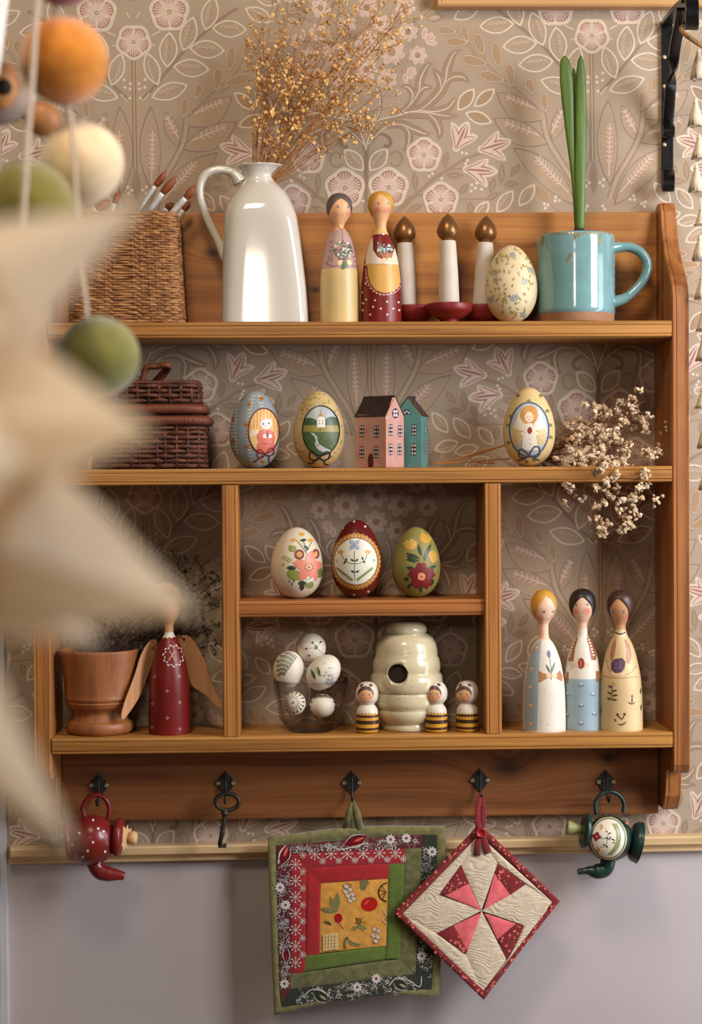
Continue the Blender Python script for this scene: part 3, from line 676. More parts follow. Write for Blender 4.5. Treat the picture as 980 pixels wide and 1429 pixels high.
# ================================================================== TOP SHELF
def woven(name, secs_fn, z0, z1, rows, stakes, amp, sr, m, parent, per=2, flatn=1.0, seg=5):
    """wickerwork: every strand is a tube going in and out of the stakes. secs_fn(z) -> (cx, cy, hx, hy, exponent)"""
    mb = MB(); N = stakes * per
    def P(t, z, off):
        cx, cy, hx, hy, ex = secs_fn(z); p = superpt(t, ex); q = superpt(t + .01, ex); d = Vector((q[0] * hx - p[0] * hx, q[1] * hy - p[1] * hy, 0)).normalized()
        return Vector((cx + p[0] * hx + d.y * off, cy + p[1] * hy - d.x * off, z))
    # equal arc spacing
    M = 720; cx, cy, hx, hy, ex = secs_fn(z0); pts = [superpt(2 * pi * i / M, ex) for i in range(M + 1)]; cum = [0]
    for i in range(M): cum.append(cum[-1] + math.hypot((pts[i + 1][0] - pts[i][0]) * hx, (pts[i + 1][1] - pts[i][1]) * hy))
    ts = []; j = 0
    for i in range(N):
        s = cum[-1] * i / N
        while cum[j + 1] < s: j += 1
        ts.append(2 * pi * (j + (s - cum[j]) / max(1e-9, cum[j + 1] - cum[j])) / M)
    for r in range(rows):
        z = z0 + (z1 - z0) * (r + .5) / rows
        path = [P(ts[i], z + rnd.uniform(-.12, .12) * sr, amp * cos(pi * (i / per + r)) * rnd.uniform(.7, 1.25)) for i in range(N)]
        mb.tube(path, [sr * rnd.uniform(.85, 1.1) for _ in path], seg, closed=True, flatn=flatn)
    o = mb.build(name, m, parent, recalc=False); o['kind'] = 'stuff'
    st = MB()
    for i in range(0, N, per):
        st.tube([P(ts[i], z0, 0), P(ts[i], (z0 + z1) / 2, 0), P(ts[i], z1, 0)], sr * .8, 4)
    s2 = st.build('stakes', m, parent, recalc=False); s2['kind'] = 'stuff'
    return o
def wickermat(name, a, b, c):
    m = mat(name, a, .55, .1, 1, rgb2=b, bump=.3, bscale=900); N = m.node_tree.nodes; r = [n for n in N if n.type == 'VALTORGB'][0]; r.color_ramp.elements[0].position = .3; r.color_ramp.elements[1].position = .7
    mp = [n for n in N if n.type == 'MAPPING'][0]; mp.inputs['Scale'].default_value = (90, 90, 420); e = r.color_ramp.elements.new(.5); e.color = (*lin(c), 1); return m
wk1 = wickermat('light_wicker', (196, 146, 92), (100, 62, 34), (156, 106, 62)); wk2 = wickermat('dark_wicker', (120, 66, 42), (46, 24, 18), (82, 44, 30))
Y = -.051; loc = stand(180, 380, Y, 'A'); k = KS(Y); t = thing('wicker_basket', loc, 'square light brown wicker basket holding paintbrushes at left of top shelf', 'basket')
hb = 149 * k; fn = lambda z: (-.0005 - .003 * z / hb, 0, (77.5 - 4.5 * z / hb) * k, .0400, 7)
woven('weave', fn, .001, hb, 41, 46, .0011, .00175, wk1, t)
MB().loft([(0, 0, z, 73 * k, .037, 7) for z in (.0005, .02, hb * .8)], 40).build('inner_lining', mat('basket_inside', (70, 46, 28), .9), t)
path = [Vector((fn(hb)[0] + superpt(2 * pi * i / 120, 7)[0] * fn(hb)[2], superpt(2 * pi * i / 120, 7)[1] * .040, hb + .0008 * sin(i * 1.1))) for i in range(120)]
o = MB().tube(path, .0022, 6, closed=True).build('rim', wk1, t)
path = [Vector((superpt(2 * pi * i / 120, 7)[0] * 77.5 * k, superpt(2 * pi * i / 120, 7)[1] * .0400, .002 + .0006 * sin(i * 1.3))) for i in range(120)]
MB().tube(path, .0020, 6, closed=True).build('base_rim', wk1, t)
# paintbrushes
bristle = mat('sable_bristle', (150, 78, 40), .5, .2, 1, stretch=(500, 500, 40)); ferr = mat('silver_ferrule', (214, 212, 210), .35, .05, 100, metal=.15)
def brush(tip, fer, base, Yt, Yb, w, label, hcol=(52, 60, 44)):
    a = at(*tip, Yt); f0 = at(*fer, Yt + (Yb - Yt) * .2); f1 = at(*base, Yt + (Yb - Yt) * .5); d = (f1 - f0).normalized(); end = f1 + d * .045
    end.z = max(end.z, SHELF['A'] + .02); t = thing('paintbrush', end, label, 'paintbrush', 'paintbrushes in the wicker basket'); L = t.location
    MB().tube([end - L, (f1 + end) / 2 - L, f1 - L], [w * .6, w * .8, w * .55], 10).build('handle', mat('brush_handle_%d' % hcol[0], hcol, .3, .1), t)
    MB().tube([f1 - L, f0 * .4 + f1 * .6 - L, f0 * .7 + f1 * .3 - L, f0 * .8 + f1 * .2 - L, f0 * .9 + f1 * .1 - L, f0 - L], [w * .64, w * .70, w * .74, w * .82, w * .76, w * .70], 14).build('ferrule', ferr, t)
    MB().tube(catmull([f0 - L, f0 * .6 + a * .4 - L + Vector((.0005, 0, 0)), a * .75 + f0 * .25 - L, a - L], 4), [w * .66 + (w * .34) * sin(pi * min(1, i / 8)) if i < 7 else w * max(.06, (12 - i) / 6) for i in range(13)], 12).build('bristles', bristle, t)
zz = crop(0, 220, 3.267)
brush(zz((762, 58)), zz((708, 130)), zz((622, 262)), -.055, -.045, .0042, 'paintbrush with silver ferrule, first of the three bunched in the basket corner')
brush(zz((806, 84)), zz((740, 162)), zz((668, 262)), -.060, -.05, .0046, 'paintbrush with silver ferrule and broad brown bristles, between two others', (30, 30, 30))
brush(zz((893, 128)), zz((845, 185)), zz((762, 275)), -.066, -.058, .0046, 'paintbrush with silver ferrule leaning furthest right, beside the white jug', (60, 30, 22))
brush(zz((868, 200)), zz((835, 240)), zz((800, 285)), -.040, -.04, .0040, 'brown paintbrush half hidden behind the right leaning brush', (150, 60, 30))
brush(zz((545, 150)), zz((520, 210)), zz((505, 262)), -.050, -.045, .0036, 'small dark paintbrush standing alone below the cream ball', (70, 60, 50))
brush(zz((505, 195)), zz((440, 235)), zz((400, 275)), -.075, -.065, .0060, 'orange paintbrush tip just below the cream felt ball', (180, 90, 50))
brush(zz((790, 205)), zz((760, 235)), zz((735, 262)), -.030, -.03, .0050, 'green tipped brush behind the three silver ferruled brushes', (40, 80, 50))

# white jug
Y = -.054; loc = stand(367, 380, Y, 'A'); k = KS(Y); q = crop(240, 200, 4.083); B0 = 446.3
t = thing('stoneware_jug', loc, 'glossy white ceramic jug with loop handle holding dried flowers', 'jug')
jm = mat('white_glaze', (206, 200, 188), .07, .03, 14, .04, 30, coat=.6)
rows = [(1004, 288, 772, 6), (1000, 284, 775, 6), (960, 285, 774, 6), (800, 288, 765, 5.5), (600, 295, 742, 5), (480, 299, 728, 4.5), (400, 302, 716, 4), (350, 312, 700, 3.4), (300, 335, 678, 3), (260, 358, 655, 2.6), (225, 384, 622, 2.3), (200, 404, 596, 2.1), (180, 415, 580, 2), (160, 414, 580, 2), (140, 406, 590, 2), (120, 392, 612, 2), (108, 384, 640, 2), (103, 388, 640, 2)]
secs = []
for (yy, a, b, ex) in rows:
    xa, xb = q((a, yy))[0], q((b, yy))[0]; z = (B0 - q((0, yy))[1]) * k; hw = (xb - xa) / 2 * k; secs.append((((xa + xb) / 2 - 367) * k + .0008 * 0, 0, max(z, 0), hw, min(hw, .041) if ex > 2.2 else hw * .85, ex))
zz_ = secs[-1]; secs += [(zz_[0], 0, zz_[2] - .001, zz_[3] - .003, zz_[4] - .003, 2), (secs[12][0], 0, secs[12][2], secs[12][3] - .003, secs[12][4] - .003, 2), (secs[12][0], 0, secs[12][2] - .02, .004, .004, 2)]
# smooth the outline
S2 = []
for i in range(len(secs) - 1):
    n = 4 if i < 17 else 1
    for j in range(n):
        f = j / n; S2.append(tuple(secs[i][c] * (1 - f) + secs[i + 1][c] * f for c in range(6)))
S2.append(secs[-1])
for _ in range(2): S2 = [S2[0]] + [tuple((S2[i - 1][c] + 2 * S2[i][c] + S2[i + 1][c]) / 4 for c in range(6)) if i < 66 else S2[i] for i in range(1, len(S2) - 1)] + [S2[-1]]
MB().loft(S2, 64).build('jug_body', jm, t)
hp = [(392, 222), (358, 178), (310, 155), (250, 152), (190, 178), (160, 240), (160, 310), (182, 380), (215, 460), (255, 540), (282, 600), (300, 640), (322, 668)]
path = catmull([at(*q(p), Y) - loc for p in hp], 5); n = len(path)
MB().tube(path, [.0048 + .0040 * max(0, 1 - i / 8) + .0024 * max(0, (i - n + 14) / 14) for i in range(n)], 12, flatn=1.1).build('handle', jm, t)
mouth = Vector((secs[12][0], 0, secs[12][2])) + loc

def bouquet(name, org, tips, label, stem_m, fl_m, fl_r, nbranch, per_tip, spread, rr, cat='dried flowers', seed=5, sink=.02):
    R = random.Random(seed); t = thing(name, org, label, cat); st = MB(); fl = MB()
    def floret(c, r):
        ax = Vector((R.uniform(-1, 1), R.uniform(-1, 1), R.uniform(-1, 1))).normalized(); a = ax.orthogonal().normalized(); b = ax.cross(a); n = 5
        vs = [c - ax * r * .5]; 
        for i in range(n): an = 2 * pi * i / n + R.random() * .5; vs.append(c + (a * cos(an) + b * sin(an)) * r * R.uniform(.75, 1.2) + ax * r * .25)
        for i in range(n): an = 2 * pi * i / n; vs.append(c + (a * cos(an) + b * sin(an)) * r * .5 + ax * r * R.uniform(.4, .7))
        vs.append(c + ax * r * .55)
        fs = [[0, 1 + (i + 1) % n, 1 + i] for i in range(n)] + [[1 + i, 1 + (i + 1) % n, 6 + (i + 1) % n, 6 + i] for i in range(n)] + [[6 + i, 6 + (i + 1) % n, 11] for i in range(n)]
        fl.add(vs, fs, 0, True)
    for tip in tips:
        T = tip - org; L = T.length; side = Vector((R.uniform(-1, 1), R.uniform(-.5, .5), R.uniform(-1, 1))) * L * .07; root = Vector((R.uniform(-1, 1) * rr, R.uniform(-.5, .5) * rr, -sink))
        path = catmull([root, root + T * .35 + side, T * .75 + side * .6, T], 4); st.tube(path, [.0007 * (1 - .6 * i / len(path)) for i in range(len(path))], 3)
        for bnum in range(nbranch):
            i = int(len(path) * R.uniform(.42, .97)); p = path[min(i, len(path) - 1)]
            d = (T.normalized() + Vector((R.gauss(0, 1), R.gauss(0, .6), R.gauss(0, 1))) * .75).normalized(); bl = L * spread * R.uniform(.35, 1)
            e = p + d * bl; st.tube([p, (p + e) / 2 + Vector((R.uniform(-1, 1), 0, R.uniform(-1, 1))) * bl * .08, e], .0003, 3)
            for f_ in range(per_tip):
                d2 = (d + Vector((R.gauss(0, 1), R.gauss(0, .7), R.gauss(0, 1))) * .8).normalized(); e2 = e + d2 * bl * R.uniform(.1, .5)
                st.tube([e, e2], .00022, 3); floret(e2, fl_r * R.uniform(.6, 1.25))
    a = st.build('stems', stem_m, t, recalc=False); a['kind'] = 'stuff'; b = fl.build('blossoms', fl_m, t, recalc=False); b['kind'] = 'stuff'
    return t
straw = mat('dry_stem', (178, 118, 58), .7, .15, 80); gyp = mat('dried_blossom', (232, 194, 130), .8, .14, 130, rgb2=(196, 144, 80))
tipl = [(368, 40), (375, 95), (392, 60), (400, 20), (415, 50), (430, 8), (445, 30), (460, 5), (470, -15), (490, 20), (505, 5), (520, 25), (535, 10), (548, 35), (560, 15), (520, 60), (500, 45), (480, 60), (455, 70), (430, 80), (410, 95), (395, 120), (378, 130), (372, 165), (440, 110), (470, 95), (500, 85), (525, 95), (540, 120), (530, 150), (505, 125), (480, 135), (460, 150), (430, 150), (415, 170), (405, 135), (545, 165), (520, 170), (380, 20), (420, 120), (450, 130), (490, 110), (410, 0), (550, 60), (512, 140), (385, 185), (360, 55), (345, 80), (575, 8), (440, 60), (500, 68), (362, 120)]
R5 = random.Random(11)
bouquet('dried_gypsophila_bunch', mouth, [at(x, y, -.054 + R5.uniform(-.035, .02)) for x, y in tipl], 'dried golden baby\'s breath standing in the white jug', straw, gyp, .0026, 9, 3, .16, .008, sink=.012)

# grey haired doll and blonde doll
q = crop(430, 240, 3.6296)
t, pj = doll(474, 446.6, [(27, 0), (27.4, 3), (27.5, 45), (26, 75), (23, 92), (18.5, 112), (13, 125), (8.5, 131), (6.4, 134), (7, 138), (10, 143), (15, 151), (17, 159), (16.6, 167), (13, 175), (7, 179.5), (0, 181)], -.066, 'A', [skin_m, cream_m, lilac_m], [(75.5, 0), (200, 1)], 'peg doll with dark grey hair, lilac top and cream skirt holding a bouquet', group=GDOLL, hair=(grey_hair, 181, 152, 172), headmin=130, turn=.19)
I = Ink(q, h=2.6); pq = crop(445, 255, 7.538)
I.line([(82, 462), (130, 478), (160, 468), (190, 476), (215, 470), (245, 478), (250, 470)], 3, (130, 84, 78), 2)
I.line([(150, 270), (172, 292), (190, 270)], 3, (120, 84, 80), 2); I.line([(174, 292), (176, 350)], 2, (140, 100, 94), 2)
for c in ((112, 400), (104, 432), (120, 445), (96, 455), (232, 430), (240, 455), (118, 380), (115, 355)): I.dot(c, 4, (150, 60, 66), 2)
I.line([(90, 470), (120, 430), (126, 410)], 2, (140, 96, 92), 2); I.leaf((150, 470), (176, 448), 26, (232, 200, 150), 3); I.leaf((222, 470), (198, 448), 26, (232, 200, 150), 3)
I.fill([(176, 452), (196, 450), (206, 490), (192, 484), (182, 494), (166, 488)], (88, 112, 80), 4)
rb = random.Random(2)
for _ in range(110):
    a, r = rb.uniform(0, 2 * pi), 46 * sqrt(rb.random()); I.dot((178 + r * cos(a), 398 + r * sin(a)), rb.uniform(3.5, 8), rb.choice([(92, 110, 84), (110, 128, 100), (150, 92, 112), (226, 210, 196), (128, 84, 96), (70, 92, 70), (236, 224, 214)]), 5 + rb.random())
I.tf = pq; face_ = lambda ik, tf, *a, **kk: face(ik, *[(tf(p) if isinstance(p, tuple) and len(p) == 2 and not isinstance(p[0], tuple) else [tf(z) for z in p]) for p in a], **kk)
I.tf = lambda p: p; face_(I, pq, (198, 256), (308, 257), (252, 332), [(180, 325), (318, 325)])
I.build('painted_decoration', pj, t)
t, pj = doll(532, 446.6, [(28, 0), (28.3, 3), (28, 42), (27, 60), (25, 77), (22.5, 92), (18, 108), (13.5, 118), (10.5, 124), (8.2, 129), (7.4, 135), (8.5, 142), (12, 150), (16, 158), (17.4, 165), (16, 174), (11, 180), (5, 182.5), (0, 183)], -.069, 'A', [skin_m, red_m, red_m], [(200, 0)], 'peg doll with yellow hair, red spotted skirt and ochre apron', group=GDOLL, hair=(blond_hair, 183, 150, 178), headmin=123, turn=.13)
I = Ink(q, h=2.6)
I.fill([(330, 292), (350, 286), (385, 284), (404, 290), (416, 308), (398, 312), (382, 304), (364, 312), (326, 310)], (216, 178, 112), 2)
I.fill([(322, 330), (300, 390), (290, 440), (292, 466), (380, 466), (466, 470), (462, 420), (444, 350), (438, 388), (424, 430), (392, 448), (352, 430), (330, 396), (328, 336)], (220, 204, 182), 2)
I.fill([(300, 468), (466, 470), (470, 540), (462, 582), (430, 606), (386, 614), (344, 600), (316, 566), (304, 520)], (212, 162, 84), 3); I.fill([(276, 466), (468, 470), (468, 478), (276, 474)], (212, 162, 84), 3)
I.line([(290, 488), (298, 530), (314, 574), (344, 608), (386, 622), (434, 614), (464, 590), (474, 560)], 3, (222, 170, 160), 3)
for i in range(15):
    tt = i / 14; a = pi * (.98 - .96 * tt); I.dot((384 + 88 * cos(a), 530 + 92 * sin(a)), 4.5, (222, 170, 160), 4)
for c in ((295, 646), (340, 650), (401, 657), (459, 660), (330, 688 - 5), (369, 692), (432, 692), (315, 722), (402, 722), (274, 610), (292, 565), (276, 700), (278, 665), (462, 700)): I.dot(c, 5.2, (236, 220, 208), 3)
I.dot((382, 314), 6, (236, 220, 208), 4)
I.fill([(360, 402), (380, 410), (420, 410), (434, 402), (424, 436), (404, 446), (378, 436)], (168, 110, 72), 3)
for _ in range(60):
    a, r = rb.uniform(pi, 2 * pi), 1; I.dot((390 + rb.uniform(-42, 42) * .9, 404 - abs(rb.gauss(0, 18)) * .9), rb.uniform(3, 6), rb.choice([(120, 150, 150), (84, 116, 112), (216, 220, 212), (150, 170, 170)]), 5 + rb.random())
I.leaf((372, 456), (396, 436), 22, (232, 200, 150), 4); I.leaf((428, 456), (402, 436), 22, (232, 200, 150), 4)
I.tf = lambda p: p; face_(I, pq, (626, 220), (728, 222), (670, 306), [(615, 290), (728, 290)], cr=4.6)
I.build('painted_decoration', pj, t)

# wooden candles with bronze flames
cand = mat('chalky_white_paint', (206, 194, 180), .55, .05, 50, .1, 300); bronze = mat('bronze_paint', (140, 96, 54), .33, .15, 60, metal=.55); redc = mat('candle_base_red', (124, 28, 28), .42, .1, 40, .1, 200)
for cx, Y, lab, tilt, rr in ((568.5, -.040, 'first white wooden candle on red dish, beside the yellow haired doll', -.02, 1), (627, -.068, 'middle white wooden candle with bronze flame on the widest red dish', -.008, 1.08), (673, -.043, 'third white wooden candle with bronze flame, behind the floral egg', .045, .93)):
    loc = stand(cx, 440, Y, 'A'); k = KS(Y); t = thing('wooden_candle', loc, lab, 'candle', 'painted wooden candles')
    bs = -1 if Y > -.06 else 0
    MB().lathe(smooth_prof([(14 * k, 0), (14 * k, 3 * k), (13 * k, 5 * k), (22 * k, 9 * k), (29 * k * rr, 17 * k), (30 * k * rr, 24 * k), (29 * k * rr, 27 * k), (24 * k, 27.5 * k), (8 * k, 26 * k), (0, 26 * k)], 4), 40, center=(9 * k if cx < 600 else 0, 0)).build('dish', redc, t)
    M = Matrix.Rotation(tilt, 4, 'Y')
    MB().lathe([(15 * k, 26 * k), (14.8 * k, 30 * k), (13.5 * k, 70 * k), (11 * k, 112 * k), (10 * k, 115 * k), (0, 115 * k)], 32, M).build('candle_stick', cand, t)
    MB().lathe(smooth_prof([(6 * k, 114.5 * k), (9 * k, 117 * k), (14 * k, 122 * k), (15.5 * k, 129 * k), (13 * k, 138 * k), (7 * k, 147 * k), (1.5 * k, 152 * k), (0, 153 * k)], 4), 32, M).build('flame', bronze, t)

# floral egg
q = crop(660, 240, 3.0625)
t, pj = make_egg(713.5, 446.5, 36.5, 108.7, -.066, 'A', mat('cream_egg', (216, 198, 158), .5, .05, 40), 'large cream egg with tiny blue flowers and olive sprigs, beside the turquoise mug', GD)
I = Ink(q, h=2.6)
for c in ((170, 355), (98, 462), (78, 545), (172, 540), (222, 470), (250, 420), (215, 610), (95, 430), (185, 535)):
    I.flower(c, 15, 5, (150, 160, 158), 2, (176, 140, 70), .25); 
rb = random.Random(9)
for _ in range(130):
    x, y = rb.uniform(60, 270), rb.uniform(305, 625); a = rb.uniform(-1, 1) * .9 + pi / 2
    if ((x - 164) / 104) ** 2 + ((y - 470) / 158) ** 2 > 1: continue
    I.leaf((x - 9 * cos(a), y - 9 * sin(a)), (x + 9 * cos(a), y + 9 * sin(a)), 8, rb.choice([(168, 146, 84), (150, 134, 76), (182, 158, 96)]), 3, 0, 4)
I.build('painted_decoration', pj, t)

# turquoise mug with hyacinth leaves
Y = -.0535; loc = stand(803.6, 385, Y, 'A'); k = KS(Y); t = thing('pottery_mug', loc, 'turquoise pottery mug with bare clay foot and loop handle, holding a plant', 'mug')
teal = mat('turquoise_glaze', (122, 162, 166), .12, .10, 22, .10, 40, rgb2=(108, 146, 146), coat=.5); clay = mat('raw_clay', (178, 132, 98), .75, .08, 60, .2, 300)
pr = [(51.5, 0), (53, 1.2), (53.6, 12.5), (54.6, 13.2), (54.5, 20)]
for i in range(9): pr += [(54.2, 24 + i * 10.3), (54.8 - .15 * (i > 6), 29 + i * 10.3)]
pr += [(54, 118), (53.3, 122), (52.3, 123.2), (51.2, 122.5), (50.6, 119), (50.4, 111), (50, 110)]
pr = [(r * k, h * k) for r, h in pr]
MB().lathe(pr, 72, mfun=lambda i, p: 1 if p[i][1] < 12.4 * k else 0, cap=(True, False)).build('mug_body', [teal, clay], t)
MB().lathe([(0, 109 * k), (50.2 * k, 109 * k), (50.2 * k, 112 * k), (20 * k, 116 * k), (0, 117 * k)], 32).build('soil', mat('dark_soil', (48, 34, 26), .95, .3, 200, .9, 400), t)
q = crop(660, 240, 3.0625)
path = catmull([at(*q(p), Y) - loc for p in ((592, 326), (625, 322), (670, 322), (712, 340), (740, 376), (746, 412), (728, 462), (690, 508), (645, 542), (595, 556))], 6); n = len(path)
MB().tube(path, [.0056 + .0022 * (max(0, 1 - i / 8) + max(0, (i - n + 9) / 9)) for i in range(n)], 14, flatn=1.35).build('handle', teal, t)
I = Ink(q, h=5, step=.00006)
for cx_, y0, y1 in ((300, 262, 318), (418, 340, 372), (408, 365, 390), (548, 268, 318), (440, 265, 290), (455, 262, 280)): I.leaf((cx_, y0), (cx_ - 4, y1), 12, (140, 112, 62), 1)
for x in range(285, 600, 16): I.leaf((x, 258), (x + 14, 262 + (x * 7 % 9)), 9, (150, 124, 78), 1)
I.build('glaze_runs', on_lathe(loc, pr), t, GOLDP, kind='stuff')
# plant
pl = thing('hyacinth_plant', loc + Vector((6 * k, 0, 116 * k)), 'green hyacinth shoot rising tall from the turquoise mug', 'plant'); L = pl.location
gm = mat('leaf_green', (92, 118, 44), .45, .14, 1, .1, 60, rgb2=(68, 94, 36), stretch=(200, 200, 12)); g2 = mat('pale_leaf_base', (112, 146, 66), .4, .1, 30)
zq = crop(640, 0, 2.882)
def blade(pts, name, Yo, thick):
    secs = []
    for (xa, xb, yy) in pts:
        a, b = zq((xa, yy)), zq((xb, yy)); p, r = at(*a, Y + Yo) - L, at(*b, Y + Yo) - L; secs.append(((p.x + r.x) / 2, Yo, (p.z + r.z) / 2, (r.x - p.x) / 2, thick, 2.3))
    secs.reverse(); out = []
    secs = sorted(secs, key=lambda s: s[2]); MB_ = MB(); MB_.loft(secs[::1], 18); return MB_.build(name, gm, pl)
blade([(421, 430, 226), (410, 445, 240), (407, 456, 280), (408, 462, 330), (414, 466, 400), (424, 468, 480), (434, 470, 560), (446, 476, 650), (456, 484, 740), (462, 492, 830), (466, 496, 905), (468, 496, 935)], 'leaf', -.003, .0028)
blade([(487, 495, 226), (480, 504, 245), (474, 511, 290), (471, 514, 360), (470, 516, 450), (470, 515, 560), (468, 512, 680), (470, 510, 790), (472, 508, 905), (474, 506, 935)], 'leaf', -.006, .0030)
blade([(460, 466, 276), (455, 474, 300), (455, 478, 400), (456, 480, 520), (462, 486, 700), (466, 490, 905), (468, 490, 935)], 'leaf', .003, .0024)
so = MB()
for _ in range(40): so.ell((rnd.uniform(-.014, .014), rnd.uniform(-.016, .006), rnd.uniform(.001, .0105)), rnd.uniform(.0012, .0028), 6, 4)
o = so.build('soil_crumbs', mat('dark_soil', (48, 34, 26), .95), pl); o['kind'] = 'stuff'

# ================================================================== SECOND SHELF
Y = -.051; loc = stand(211, 600, Y, 'B'); k = KS(Y); t = thing('picnic_basket', loc, 'dark brown wicker hamper with hinged lid on second shelf', 'basket')
def sec(hw, hd): return lambda z: (0, 0, hw * k, hd, 6)
hz = crop(160, 480, 6.125); zh = lambda yy: (653.5 - hz((0, yy))[1]) * k
woven('weave', sec(76, .040), .001, zh(700), 9, 30, .0014, .0026, wk2, t, per=2, flatn=1.0)
woven('lid_weave', sec(68, .036), zh(512), zh(345), 4, 28, .0014, .0026, wk2, t, per=2)
MB().loft([(0, 0, z, 74 * k, .038, 6) for z in (.0005, zh(520))] + [(0, 0, zh(510), 67 * k, .035, 6), (0, 0, zh(345), 66 * k, .034, 6), (0, 0, zh(325), 60 * k, .030, 5)], 48).build('inner_lining', mat('dark_basket_inside', (44, 24, 18), .9), t)
wrap = mat('wrapped_cane', (122, 62, 38), .5, .2, 1, .8, 1, rgb2=(88, 42, 26), stretch=(700, 700, 60))
for yy, hw, nm in ((658, 80, 'base_rim'), (562, 75, 'lid_rim')):
    path = [Vector((superpt(2 * pi * i / 400, 6)[0] * hw * k, superpt(2 * pi * i / 400, 6)[1] * .042, zh(yy))) for i in range(400)]
    MB().tube(path, [.0052 + .00022 * (i % 2) for i in range(400)], 10, closed=True).build(nm, wrap, t)
path = [Vector((superpt(2 * pi * i / 90, 6)[0] * 67 * k, superpt(2 * pi * i / 90, 6)[1] * .036, zh(338) + .0005 * sin(2 * i))) for i in range(90)]
MB().tube(path, .0026, 6, closed=True).build('lid_edge', wk2, t)
path = catmull([Vector((-10 * k, -.02, zh(345))), Vector((-4 * k, -.022, zh(215))), Vector((12 * k, -.024, zh(200))), Vector((26 * k, -.026, zh(190))), Vector((22 * k, -.01, zh(230))), Vector((6 * k, 0, zh(330)))], 8)
MB().tube(path, .0034, 8, flatn=1.4).build('handle', wrap, t)

q = crop(300, 500, 4.9)
# egg with a cat portrait
t, pj = make_egg(355.9, 653.5, 35.5, 108, -.062, 'B', mat('powder_blue_egg', (140, 152, 158), .55, .06, 40, .1, 200), 'pale blue egg with a white cat in pink dress, beside the hamper', GD)
I = Ink(q, h=2.6)
for cx_, tilt in ((228, .0), (140, -.25), (325, .1), (115, -.1)):
    for i in range(21):
        y = 255 + 23 * i; u = (y - 490) / 260; x = cx_ + (1 - sqrt(max(0, 1 - u * u))) * (60 if cx_ < 270 else -30)
        if cx_ == 325 and 330 < y < 700: continue
        if cx_ == 115 and y < 420: continue
        for sd in (-1, 1): I.leaf((x, y + 10), (x + 15 * sd * (.6 if cx_ < 200 and cx_ != 228 else 1), y - 4), 8, (206, 200, 184), 2, 0, 4)
for c in ((235, 315), (318, 275), (214, 452), (216, 605), (325, 710), (235, 730), (118, 412), (122, 565), (395, 720), (180, 270)):
    for a in range(4): I.leaf(c, (c[0] + 20 * cos(a * pi / 2), c[1] + 20 * sin(a * pi / 2)), 15, (170, 112, 48), 3, 0, 4)
    I.dot(c, 4, (110, 44, 30), 4)
oc = (335, 497); I.ell(oc, 106, 155, (226, 190, 128), 5, .0, 40)
for i in range(9):
    x = -92 + 23 * i; hh = 148 * sqrt(max(0, 1 - (x / 104) ** 2)); I.fill([(oc[0] + x - 5, oc[1] - hh), (oc[0] + x + 5, oc[1] - hh), (oc[0] + x + 5, oc[1] + hh * .4), (oc[0] + x - 5, oc[1] + hh * .4)], (216, 152, 92), 6)
I.fill([(284, 640), (285, 600), (296, 570), (286, 540), (296, 505), (320, 488), (375, 486), (402, 505), (412, 540), (404, 580), (418, 610), (408, 636), (350, 656), (300, 650)], (208, 110, 92), 7)
I.fill([(236, 530), (250, 490), (290, 482), (300, 510), (260, 540)], (226, 208, 182), 7)
I.ell((350, 448), 42, 34, (214, 208, 204), 8); I.fill([(315, 430), (316, 408), (338, 422)], (214, 208, 204), 8); I.fill([(362, 420), (382, 406), (388, 432)], (214, 208, 204), 8)
I.leaf((322, 425), (332, 418), 6, (224, 150, 140), 9); I.leaf((374, 415), (380, 422), 6, (224, 150, 140), 9)
for e in ((332, 449), (370, 444)): I.ell(e, 8, 6, (130, 140, 120), 9); I.dot(e, 4, (30, 26, 26), 10)
I.dot((351, 457), 4, (208, 130, 120), 9); I.line([(340, 468), (350, 464), (362, 468)], 2, (120, 100, 96), 9)
I.ell((344, 532), 16, 14, (228, 214, 200), 9); I.ell((376, 532), 16, 14, (228, 214, 200), 9); I.leaf((360, 488), (360, 548), 20, (142, 40, 42), 10); I.line([(325, 580), (350, 585), (372, 580)], 3, (120, 50, 46), 9)
I.ring(oc, 106, 155, 9, (116, 34, 34), 11, 0, 40)
bow = [[(345, 658), (310, 625), (292, 640), (296, 676), (320, 682), (345, 660)], [(347, 658), (375, 620), (398, 616), (404, 650), (380, 666), (347, 660)], [(345, 660), (310, 680), (285, 700), (262, 716)], [(350, 660), (372, 678), (368, 700), (378, 714)]]
for b in bow: I.line(b, 8, (110, 36, 38), 12)
I.build('painted_decoration', pj, t)
